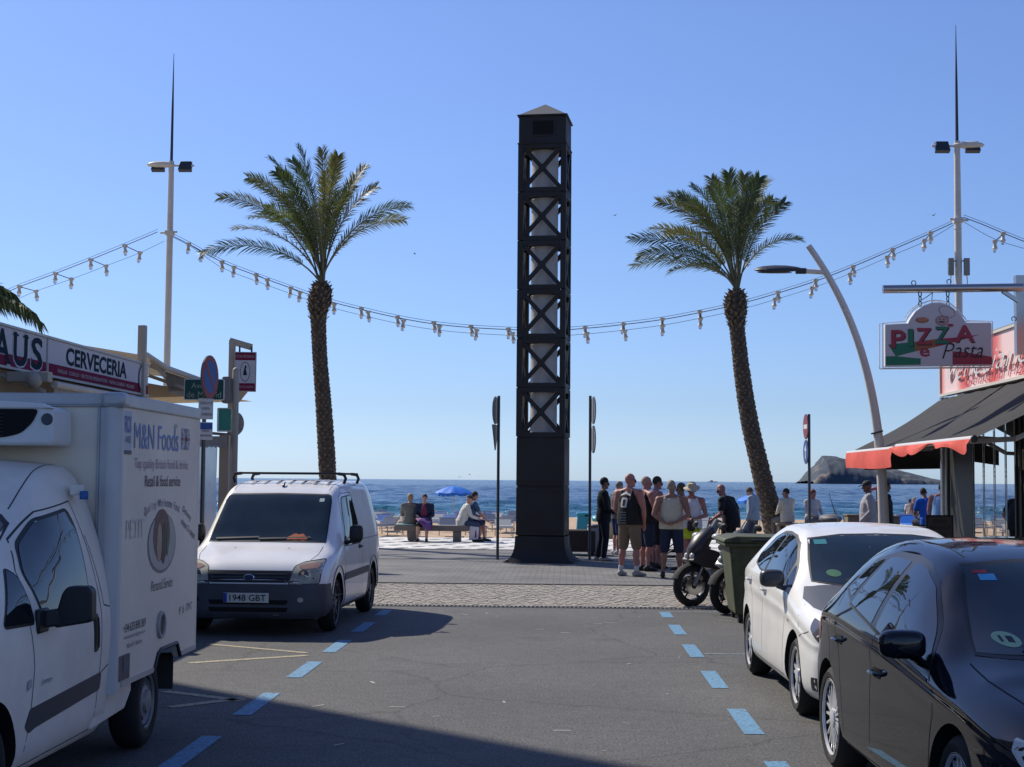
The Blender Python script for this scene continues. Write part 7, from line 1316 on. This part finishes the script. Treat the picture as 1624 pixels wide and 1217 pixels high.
def standing():
    person('man in dark long sleeves and jeans standing left of the group beside the planter', st_(957, 890), 1.76, -80, 'tan', ('jacket', LK), ('trousers', cloth((.012, .014, .022), 'darkjean')), GYs, ('short', (.02, .015, .012)), dict(wR=(.17, .20, 1.02), hR=(.08, .26, 1.0), eR=(.26, .02, 1.10), wL=(-.20, .17, 1.0), hL=(-.10, .24, .97), kR=(.10, .03, .49), kL=(-.09, -.02, .49), aL=(-.10, -.10, .09), tL=(-.12, .08, .03)), group=GRP, glasses=True, bulk=.012)
    person('grey haired man in blue shorts mostly hidden behind the man in the number 0 vest', st_(978, 880), 1.70, -70, 'pale', ('tee', GY), ('shorts', cloth((.02, .04, .13), 'blue')), WH, ('short', (.22, .20, .18)), dict(H=(0, .06, 1.61)), group=GRP)
    t, J, hp = person('bald man in black basketball vest with number 0 and khaki shorts, seen from behind', st_(998, 914), 1.83, -38, 'red', ('tank', LK), ('shorts', KH), GYs, None, dict(eR=(.27, .0, 1.14), wR=(.24, .10, .90), hR=(.20, .15, .82), eL=(-.27, .0, 1.13), wL=(-.2, .20, .98), hL=(-.12, .26, .98), kL=(-.14, .02, .49), aL=(-.17, -.02, .09), tL=(-.20, .14, .03), kR=(.13, .03, .49), aR=(.15, .0, .09), tR=(.19, .15, .03)), .055, GRP, True, head=(.75, 1, 0), socks=WH)
    s = 1.83 / 1.75; tk = [c for c in t.children if c.name.startswith('tank')][0]; b = bvh_of(tk.data); m = mat('print_white', (.55, .55, .54), .7)
    ring = lambda r, rz_: [(r * math.cos(u) * 1., 1.27 * s + rz_ * math.sin(u)) for u in [k * math.pi / 12 for k in range(24)]]
    part(b, rnd([(-.065, 1.17 * s), (.065, 1.17 * s), (.065, 1.34 * s), (-.065, 1.34 * s)], .035), 'y', -1, .004, 'number_print', m, t, .03); part(b, rnd([(-.028, 1.20 * s), (.028, 1.20 * s), (.028, 1.31 * s), (-.028, 1.31 * s)], .015), 'y', -1, .006, 'number_counter', LK, t, .03)
    part(b, [(-.11, 1.365 * s), (0, 1.40 * s), (.11, 1.365 * s), (.10, 1.40 * s), (0, 1.435 * s), (-.10, 1.40 * s)], 'y', -1, .004, 'arched_print', m, t, .03)
    m2 = mat('print_grey', (.16, .16, .16), .7)
    for i in range(5): part(b, rnd([(-.07, (1.08 - i * .045) * s), (.06, (1.08 - i * .045) * s), (.06, (1.10 - i * .045) * s), (-.07, (1.10 - i * .045) * s)], .006), 'y', -1, .004, 'stripe_print', m2, t, .03)
    person('heavy sunburnt bald man in plain black vest and navy shorts amid the group', st_(1024, 906), 1.78, -62, 'red', ('tank', LK), ('shorts', NV), LKs, ('crop', (.38, .24, .18)), dict(eR=(.28, .02, 1.13), wR=(.22, .20, .96), hR=(.14, .24, .93)), .065, GRP, head=(.4, 1, 0))
    person('dark haired man in black vest and sunglasses partly hidden behind the heavy bald man', st_(1041, 902), 1.78, -75, 'red', ('tank', LK), ('shorts', LK), LKs, ('short', (.03, .02, .015)), None, .045, GRP, True)
    person('man in cream vest and navy shorts holding his hands behind his back', st_(1065, 917), 1.71, -8, 'tan', ('vest', cloth((.52, .48, .36), 'cream')), ('shorts', NV), LKs, ('crop', (.30, .25, .20)), dict(eL=(-.29, -.10, 1.14), eR=(.29, -.10, 1.14), wL=(-.10, -.20, .99), hL=(-.02, -.22, .965), wR=(.10, -.21, 1.01), hR=(.03, -.23, 1.0), sL=(-.20, -.01, 1.40), sR=(.20, -.01, 1.40), kL=(-.13, .02, .49), aL=(-.155, 0, .09), tL=(-.18, .15, .03), kR=(.13, .02, .49), aR=(.155, 0, .09), tR=(.18, .15, .03)), .05, GRP, head=(.25, 1, 0))
    person('person mostly hidden behind the man in the cream vest, only the face showing', st_(1081, 905), 1.66, 60, 'tan', ('tee', GY), ('shorts', LK), LKs, ('short', (.10, .07, .05)), None, 0, GRP, True)
    t, J, hp = person('woman in straw sun hat, white top and lime yellow skirt', st_(1097, 909), 1.66, 172, 'red', ('vest', cloth((.66, .64, .64), 'whitetop')), ('skirt', cloth((.50, .60, .03), 'lime')), WH, ('short', (.35, .24, .13)), dict(eL=(-.27, -.02, 1.13), wL=(-.12, .17, 1.08), hL=(-.03, .2, 1.08), eR=(.25, -.02, 1.13), wR=(.10, .18, 1.07), hR=(.04, .21, 1.05), H=(0, .03, 1.62)), .022, GRP, True, extra=('sunhat',), fem=True, head=(.2, 1, 0))
    q = MB(); s = 1.66 / 1.75; q.tube([V3((.0, .19, .99)) * s, V3((0, .20, .86)) * s], [(.075 * s, .04 * s), (.08 * s, .045 * s)], 14, R=(1, 0, 0), dome=True); o = q.build('handbag', LKs, None); q = MB(); q.bar(V3((-.04, .20, 1.0)) * s, V3((.09, .165, 1.28)) * s, .025, .008, up=(0, 1, 0)); q.bar(V3((.09, .165, 1.28)) * s, V3((.14, .04, 1.45)) * s, .025, .008, up=(0, 1, 0)); q.build('strap', LKs, o)
    o.location = t.location; o.rotation_euler = t.rotation_euler; tag(o, 'black handbag worn across the front of the woman in the straw sun hat', 'handbag')
    person('bald man in a black T-shirt leaning forward behind the motorcycle', st_(1156, 902), 1.68, 58, 'red', ('tee', LK), ('trousers', LK), LKs, None, dict(P=(0, -.06, .93), W=(0, -.04, 1.09), C=(0, .03, 1.28), N=(0, .09, 1.45), H=(0, .17, 1.60), sL=(-.20, .05, 1.39), sR=(.20, .05, 1.39), eL=(-.29, .02, 1.12), wL=(-.22, .26, 1.0), hL=(-.18, .32, .95), eR=(.30, -.06, 1.14), wR=(.20, .02, .92), hR=(.14, .07, .86)), .04, GRP, True)
standing()
def pushchair():
    c = gnd(1076, 897, .1); t = thing('pushchair', 'low dark pushchair with small wheels behind the legs of the group', 'pushchair', tuple(c), rad(-80)); q = MB()
    for x in (-.25, .25): q.tube([(x, -.5, .18), (x, .45, .18), (x, .62, .55), (x, .72, .95)], .016, 8); q.tube([(x, -.4, .18), (x, .15, .55)], .014, 8)
    q.bar((-.25, .72, .95), (.25, .72, .95), .03); q.bar((-.25, -.45, .18), (.25, -.45, .18), .03); q.bar((-.25, .35, .18), (.25, .35, .18), .03); q.build('frame', M_plast, t)
    q = MB(); q.box((0, 0, .30), (.44, .5, .06)); q.box((0, .32, .52), (.44, .06, .45), R=Matrix.Rotation(-.3, 3, 'X')); q.build('seat', LK, t, bevel=.02)
    for x in (-.28, .28):
        for y in (-.48, .42): q = MB(); q.lathe([(-.02, 0), (-.02, .05), (-.02, .09), (-.01, .105), (.01, .105), (.02, .09), (.02, 0)], 20, (x, y, .105), 'x'); wh = q.build('wheel', M_rub, t); q = MB(); q.lathe([(-.023, 0), (-.023, .055), (.023, .055), (.023, 0)], 16, (x, y, .105), 'x'); q.build('hub', M_steel, wh)
pushchair()
# ---- bench and seated people
SEAT = .44
def sit(dz=0, lean=0., turn=0): 
    p = dict(P=(0, -.02, SEAT + .11), W=(0, 0 + lean * .2, SEAT + .27), C=(0, .01 + lean * .6, SEAT + .47), N=(0, .0 + lean, SEAT + .64), H=(0, .04 + lean * 1.25, SEAT + .80), sL=(-.18, .0 + lean * .9, SEAT + .585), sR=(.18, .0 + lean * .9, SEAT + .585), eL=(-.23, .08 + lean, SEAT + .32), eR=(.23, .08 + lean, SEAT + .32), wL=(-.12, .29 + lean, SEAT + .24), wR=(.12, .29 + lean, SEAT + .24), hL=(-.05, .36 + lean, SEAT + .22), hR=(.05, .36 + lean, SEAT + .22),
             pL=(-.09, .0, SEAT + .09), pR=(.09, 0, SEAT + .09), kL=(-.11, .42, SEAT + .08), kR=(.11, .42, SEAT + .08), aL=(-.11, .40, .09), aR=(.11, .44, .09), tL=(-.13, .56, .03), tR=(.13, .60, .03)); return p
def bench():
    a, b = gnd(627, 858, .1), gnd(744, 860, .1); Y = 41.6; x0, x1 = at(627, 835, Y).x, at(744, 835, Y).x; t = thing('bench', 'long stone bench on the promenade with four people sitting on it', 'bench', ((x0 + x1) / 2, Y, .1)); w_ = x1 - x0; M = mat('bench_stone', (.17, .145, .125), .85, var=.15, vs=4)
    q = MB(); q.box((0, 0, SEAT - .07), (w_, .55, .15)); q.build('seat', M, t, bevel=.015)
    for px in (656, 725): x = at(px, 850, Y).x - (x0 + x1) / 2; q = MB(); q.box((x, 0, (SEAT - .145) / 2), (.20, .48, SEAT - .145)); q.build('leg', M, t, bevel=.01)
    X = lambda px: at(px, 835, Y).x; G = 'people sitting on the promenade bench'
    person('person with short sandy hair and grey top sitting on the bench facing the sea', (X(650), Y + .02, .1), 1.66, -6, 'pale', ('long', cloth((.15, .14, .125), 'taupe')), ('trousers', GY), LKs, ('bun', (.30, .20, .11)), sit(), .035, G, fem=True)
    t2, J, hp = person('woman in navy cardigan with red patterned dress sitting on the bench facing the street', (X(674), Y - .10, .1), 1.66, 178, 'pale', ('long', NV), ('shorts', LK), LKs, ('short', (.05, .03, .02)), {**sit(), 'kL': (-.11, .38, SEAT + .05), 'kR': (.13, .38, SEAT + .05), 'aL': (-.10, .34, .09), 'aR': (.17, .32, .09), 'tL': (-.12, .48, .03), 'tR': (.19, .46, .03)}, .03, G, fem=True)
    q = MB(); q.tube([(0, .13, SEAT + .56), (0, .165, SEAT + .42), (0, .17, SEAT + .25)], [(.05, .02), (.075, .025), (.08, .02)], 12, R=(1, 0, 0), dome=True); q.build('dress_front', cloth((.16, .02, .05), 'crimson'), t2); q = MB(); q.tube([(.10, .22, SEAT + .20), (.0, .38, SEAT + .17), (-.12, .47, SEAT + .05), (-.17, .46, SEAT - .10)], [(.14, .03), (.15, .03), (.12, .03), (.07, .02)], 12, R=(1, 0, 0), dome=True); o = q.build('shawl', mat('shawl_print', (.22, .02, .07), .8, col2=(.03, .08, .35), vs=5), None); o.location = t2.location; o.rotation_euler = t2.rotation_euler; tag(o, 'crimson and blue patterned shawl lying on the lap of the woman on the bench', 'shawl')
    person('person in white jacket and dark cap leaning forward at the right end of the bench', (X(733), Y - .05, .1), 1.64, -75, 'pale', ('jacket', cloth((.55, .53, .48), 'offwhite')), ('trousers', cloth((.04, .06, .11), 'jean')), LKs, ('cap', (.05, .05, .04)), sit(lean=.14), .02, G)
    person('man in blue T-shirt sitting on the bench behind the person in the white jacket', (X(741), Y + .28, .1), 1.76, -62, 'red', ('tee', cloth((.05, .09, .16), 'petrol')), ('shorts', NV), LKs, ('short', (.03, .025, .02)), {**sit(lean=.13), 'eR': (.24, .24, SEAT + .34), 'wR': (.12, .50, SEAT + .16), 'hR': (.08, .57, SEAT + .12)}, .03, G)
    c = at(752, 846, 41.45); q = MB(); q.prism([(-.14, -.19), (.11, -.17), (.13, .17), (-.13, .20)], 'y', -.05, .05); o = q.build('carrier_bag', mat('bag_white', (.60, .57, .60), .5, var=.08, vs=6), None, bevel=.02); o.location = c; tag(o, 'white carrier bag with a red mark at the right end of the bench', 'bag'); q = MB(); q.prism([(.02, -.12), (.07, -.11), (.06, .1), (.03, .06)], 'y', -.056, -.051); q.build('red_print', SR, o)
    q = MB(); q.box((0, 0, .02), (.5, .3, .025)); o = q.build('towel', cloth((.25, .50, .48), 'mint'), None, bevel=.01); o.location = (X(643), Y - .1, .1 + SEAT); tag(o, 'pale mint towel folded on the bench beside the person in grey', 'towel')
bench()
def far_people():
    p = at(1248, 870, 37.); Z = .1
    def X(px, Y): return at(px, 800, Y).x
    K = dict(vox=.013)
    wave = at(1196, 800, 37.5); person('person in pale blue and white standing half hidden behind the bent palm trunk', (X(1194, 36.5), 36.5, Z), 1.62, 60, 'pale', ('long', cloth((.30, .36, .42), 'paleblue')), ('trousers', GY), LKs, ('short', (.10, .09, .08)), dict(H=(0, .08, 1.57)), .02, None, **K)
    person('person with dark hair in a frilly cream blouse sitting right of the bent palm', (X(1248, 38), 38., Z + .28), 1.62, 35, 'tan', ('long', cloth((.52, .47, .38), 'cream2')), ('trousers', GY), LKs, ('short', (.03, .02, .02)), sit(), .03, None, head=(-.6, 1, 0), **K)
    person('red haired person in a striped top and white jacket sitting behind the round sign pole', (X(1288, 38), 38., Z + .26), 1.62, -150, 'red', ('jacket', cloth((.45, .42, .42), 'stripe')), ('trousers', GY), LKs, ('long', (.16, .04, .015)), sit(), .02, None, fem=True, **K)
    for px, py in ((1248, 0), (1288, 0)):
        q = MB(); x = X(px, 38.); q.box((0, 0, .66), (.55, .5, .06)); [q.box((a, b, .32), (.06, .06, .64)) for a in (-.22, .22) for b in (-.2, .2)]; o = q.build('stool', mat('stool', (.2, .16, .12), .7), None, bevel=.01); o.location = (x, 38., Z); tag(o, 'low seat under the %s hidden by the white hatchback' % ('person in the frilly cream blouse' if px == 1248 else 'red haired person'), 'seat')
    person('man in a pale sweatshirt and dark cap walking left beside the lamp post', (X(1377, 31), 31., Z), 1.74, 82, 'dark', ('jacket', cloth((.36, .34, .36), 'palegrey')), ('trousers', WT), WH, ('cap', (.02, .02, .025)), dict(wL=(-.25, .16, .93), hL=(-.24, .22, .86), kL=(-.10, .16, .50), aL=(-.10, .26, .12), tL=(-.11, .42, .05), aR=(.105, -.26, .12), tR=(.12, -.10, .03)), .04, None, glasses=False, **K)
    person('person in dark clothes walking mostly hidden behind the lamp post', (X(1404, 32), 32., Z), 1.74, -85, 'dark', ('long', LK), ('trousers', LK), LKs, ('short', (.015, .012, .01)), None, .02, None, **K)
    t = thing('lifebuoy_ring', 'pink inflatable ring on a post beside the lamp post', 'swim ring', (X(1388, 33), 33., Z)); z = at(1388, 786, 33.).z - Z; q = MB(); q.tube([(.13 * math.cos(u), 0, z + .15 * math.sin(u)) for u in np.linspace(0, 2 * math.pi, 25)], .035, 8, R=(0, 1, 0), cap=False); q.build('ring', mat('ring_pink', (.60, .16, .20), .5), t); q = MB(); q.tube([(.05, .05, 0), (.05, .05, z + .2)], .02, 8); q.build('post', Mgp, t)
    person('child with dark hair standing on the beach behind the blue sunbed', (X(1443, 58), 58., -.1), 1.30, 0, 'tan', ('tee', WT), ('shorts', NV), None, ('short', (.04, .03, .02)), None, 0, None, vox=.015)
    person('child with fair hair and bare shoulders standing on the beach beside the other child', (X(1450, 57), 57., -.1), 1.36, 20, 'tan', ('vest', cloth((.1, .12, .2), 'swim')), ('shorts', NV), None, ('short', (.30, .20, .10)), None, 0, None, vox=.015)
    person('person in a bright blue T-shirt sitting low beside the steel column', (X(1471, 36), 36., Z + .28), 1.68, 20, 'tan', ('tee', cloth((.01, .10, .45), 'royal')), ('shorts', NV), LKs, ('short', (.03, .02, .015)), sit(lean=.1), .03, None, head=(.7, 1, 0), **K)
    q = MB(); q.box((0, 0, .66), (.55, .5, .06)); [q.box((a, b, .32), (.06, .06, .64)) for a in (-.22, .22) for b in (-.2, .2)]; o = q.build('stool', mat('stool', (.2, .16, .12)), None, bevel=.01); o.location = (X(1471, 36), 36., Z); tag(o, 'low seat under the person in the bright blue T-shirt', 'seat')
    person('man in a pale blue vest standing half hidden by the steel column', (X(1493, 33), 33., Z), 1.72, -35, 'red', ('vest', cloth((.22, .38, .62), 'skyblue')), ('shorts', NV), LKs, ('short', (.03, .02, .015)), dict(H=(0, .06, 1.61)), .05, None, **K)
    # grey parasol tops / tables near the sea wall
    for px0, px1, py, Y, lb in ((1341, 1366, 818, 36., 'low tan counter with white cups left of the man in the white sweatshirt'), (1412, 1423, 820, 36., 'low tan counter right of the lamp post')):
        a, b = at(px0, py, Y), at(px1, py, Y); q = MB(); h = a.z - .1; q.box((0, 0, h / 2), (b.x - a.x, .6, h)); q.box((0, 0, h + .015), (b.x - a.x + .05, .66, .03)); o = q.build('counter_table', mat('tan_board', (.20, .145, .10), .8), None, bevel=.008); o.location = ((a.x + b.x) / 2, Y, .1); tag(o, lb, 'table')
    c = at(1317, 823, 30.); q = MB(); q.ell((0, 0, 0), (.22, .4, .10)); q.tube([(0, 0, -.8), (0, 0, 0)], .16, 12); o = q.build('covered_cart', mat('cover_grey', (.12, .12, .13), .6), None); o.location = (c.x, 30., c.z); tag(o, 'dark grey rounded cover showing above the roof of the white hatchback', 'cover')
far_people()
# ================================================================== beach furniture
def parasol(px, py, Y, zb, wpx, label):
    c = at(px, py, Y); t = thing('beach_parasol', label, 'parasol', (c.x, Y, zb), 0, 'blue beach parasols'); z = c.z - zb; r = wpx / 2 / F_PX * Y; q = MB(); v = [(0, 0, z + .0)]; n = 8; m = 5
    for j in range(1, m + 1):
        f = j / m
        for k in range(n * 4):
            a = 2 * math.pi * k / (n * 4); sc = 1 - .06 * abs(math.sin(a * 4)) * f; v.append((r * f * sc * math.cos(a), r * f * sc * math.sin(a), z - .34 * r * f**1.7 - .05 * r * abs(math.sin(a * 4)) * f))
    N = n * 4; q.add(v, [(0, 1 + k, 1 + (k + 1) % N) for k in range(N)] + [(1 + j * N + k, 1 + (j + 1) * N + k, 1 + (j + 1) * N + (k + 1) % N, 1 + j * N + (k + 1) % N) for j in range(m - 1) for k in range(N)]); q.build('canopy', mat('parasol_blue', (.01, .16, .62), .6), t)
    q = MB(); v2 = []; 
    for k in range(N): a = 2 * math.pi * k / N; sc = 1 - .06 * abs(math.sin(a * 4)); zz = z - .34 * r - .05 * r * abs(math.sin(a * 4)); v2 += [(r * sc * math.cos(a), r * sc * math.sin(a), zz), (r * sc * 1.0 * math.cos(a), r * sc * math.sin(a), zz - .13 + .04 * math.sin(k * 2.3))]
    q.add(v2, [(2 * k, 2 * ((k + 1) % N), 2 * ((k + 1) % N) + 1, 2 * k + 1) for k in range(N)]); q.build('valance', mat('parasol_blue', (.01, .16, .62)), t)
    q = MB(); q.tube([(0, 0, 0), (0, 0, z + .06)], .022, 8); q.build('pole', mat('pole_white', (.5, .5, .5), .5), t)
parasol(720, 771, 74., -.3, 60, 'open blue beach parasol behind the left part of the bench'); parasol(1205, 781, 70., -.25, 72, 'open blue beach parasol behind the bent palm trunk')
def sunbed(kind):
    fr = mat('bed_frame', (.55, .55, .54), .5); fab = mat('bed_' + kind, {'blue': (.02, .10, .34), 'navy': (.02, .045, .11), 'grey': (.26, .28, .30), 'bright': (.01, .14, .55)}[kind], .7); t = thing('sunbed', 'tmp', 'sunbed', (0, 0, 0), 0, 'sunbeds on the beach'); q = MB()
    for x in (-.31, .31): q.bar((x, -.9, .34), (x, .95, .34), .035, .04)
    q.bar((-.31, -.9, .34), (.31, -.9, .34), .035, .04); q.bar((-.31, .95, .34), (.31, .95, .34), .035, .04); q.build('frame', fr, t)
    for x in (-.29, .29):
        for y in (-.6, .6): q = MB(); q.bar((x, y, 0), (x, y + .05, .33), .035, .035); q.build('leg', fr, t)
    q = MB(); q.box((0, .25, .375), (.58, 1.35, .03)); q.build('mattress', fab, t, bevel=.01)
    q = MB(); q.box((0, -.62, .47), (.58, .60, .03), R=Matrix.Rotation(rad(-24), 3, 'X')); q.build('backrest', fab, t, bevel=.01)
    q = MB(); q.tube([(-.30, -.88, .33), (-.31, -.9, .62), (.31, -.9, .62), (.30, -.88, .33)], .016, 6); q.build('backrest_bar', fr, t)
    return t
def beds():
    random.seed(12); P = {k: sunbed(k) for k in ('blue', 'navy', 'grey')}; first = {k: True for k in P}; hz = lambda y: float(np.interp(y, [44, 55, 70, 90, 115], [.03, -.05, -.25, -.6, -1.0]))
    names = ['first', 'second', 'third', 'fourth', 'fifth', 'sixth', 'seventh', 'eighth']; rowsn = ['nearest', 'second', 'third', 'fourth', 'fifth', 'farthest']; rows = [(48.5, 1.0), (54, 1.05), (60, 1.1), (67, 1.2), (75, 1.3), (84, 1.4)]; wins = [(598, 818, 'left of the tower'), (1098, 1160, 'behind the group')]
    for ri, (Y, dx) in enumerate(rows):
        for wi, (a, b, wn) in enumerate(wins):
            x = at(a, 800, Y).x + random.uniform(.1, .4); xe = at(b, 800, Y).x; i = 0
            while x < xe and i < 8:
                k = random.choices(('blue', 'navy', 'grey'), (3, 6, 2))[0]; o = P[k] if first[k] else copy_tree(P[k]); first[k] = False
                o.location = (x, Y + random.uniform(-.5, .5), hz(Y) + .02); o.rotation_euler.z = rad(180 + random.uniform(-14, 14)); o.scale = (.88,) * 3; o['label'] = '%s sunbed, %s from left in the %s row, %s' % ({'blue': 'bright blue', 'navy': 'dark blue', 'grey': 'pale grey'}[k], names[i], rowsn[ri], wn); x += dx + random.uniform(-.12, .25); i += 1
    q = sunbed('bright'); c = at(1449, 838, 47.); q.location = (c.x, 47., .12); q.rotation_euler.z = rad(188); q['label'] = 'vivid blue sunbed with raised back right of the lamp post'; q.scale = (1., .8, 1.15)
beds()
def misc():
    c = at(926, 838, 46.); t = thing('beach_bin', 'turquoise plastic beach bin between the tower and the man in dark clothes', 'bin', (c.x, 46., .05)); q = MB(); q.box((0, 0, .36), (.50, .5, .70), taper=.80); q.build('drum', mat('turquoise', (.02, .24, .34), .45), t, bevel=.04); q = MB(); q.box((0, 0, .73), (.46, .46, .10)); q.build('lid', mat('turquoise', (.02, .24, .34)), t, bevel=.035); q = MB(); q.box((.08, -.235, .70), (.12, .02, .05)); q.build('slot', M_dark, t)
    a = at(971, 858, 44.6); t = thing('pedal_boat', 'small turquoise and cream plastic boat on the sand behind the standing group', 'boat', (a.x + .1, 45.6, .05)); q = MB(); q.tube([(-.6, 0, .62), (.6, 0, .62)], [(.35, .1), (.35, .1)], 14, R=(0, 1, 0), dome=True); q.build('deck', mat('turquoise_pale', (.08, .36, .42), .4), t); q = MB(); q.box((0, 0, .28), (.9, .7, .52)); q.build('hull', mat('boat_cream', (.34, .28, .16), .6), t, bevel=.05)
    random.seed(6)
    for px, py, Y, n_ in ((1480, 342, 120, 0), (975, 342, 160, 1), (658, 403, 180, 2), (729, 757, 260, 3), (760, 755, 300, 4), (745, 753, 280, 5)):
        c = at(px, py, Y); t = thing('seagull', ['gull flying just left of the right mast', 'gull flying in the clear sky right of the tower', 'tiny gull between the left palm and the tower', 'tiny gull low over the sea, left of a trio', 'tiny gull low over the sea, right of a trio', 'tiny gull low over the sea, middle of a trio'][n_], 'bird', tuple(c), random.uniform(0, 3), 'gulls in the air'); q = MB(); k = .9; q.tube([(0, -.18 * k, 0), (0, 0, .01), (0, .2 * k, 0)], [.02, .055, .015], 8, dome=True); q.build('body', mat('gull', (.3, .3, .3), .7), t)
        for s in (-1, 1): q = MB(); q.add([(0, -.06, .02), (s * .28, -.02, .13), (s * .6, .08, .06), (s * .27, .08, .12), (0, .07, .02)], [(0, 1, 3, 4), (1, 2, 3)]); q.build('wing', mat('gull', (.3, .3, .3)), t)
    c = at(1130, 762, 3000.); t = thing('ship', 'tiny ship on the horizon above the leaning bald man', 'ship', (c.x, 3000., -1.)); q = MB(); q.prism([(-9, 1.5), (9, 1.5), (10, 3.2), (-10, 3.)], 'y', -2, 2); q.build('hull', mat('ship', (.3, .32, .36), .6), t); q = MB(); q.box((-2, 0, 4.3), (5, 3, 2.2)); q.build('cabin', mat('ship', (.3, .32, .36)), t)
misc()
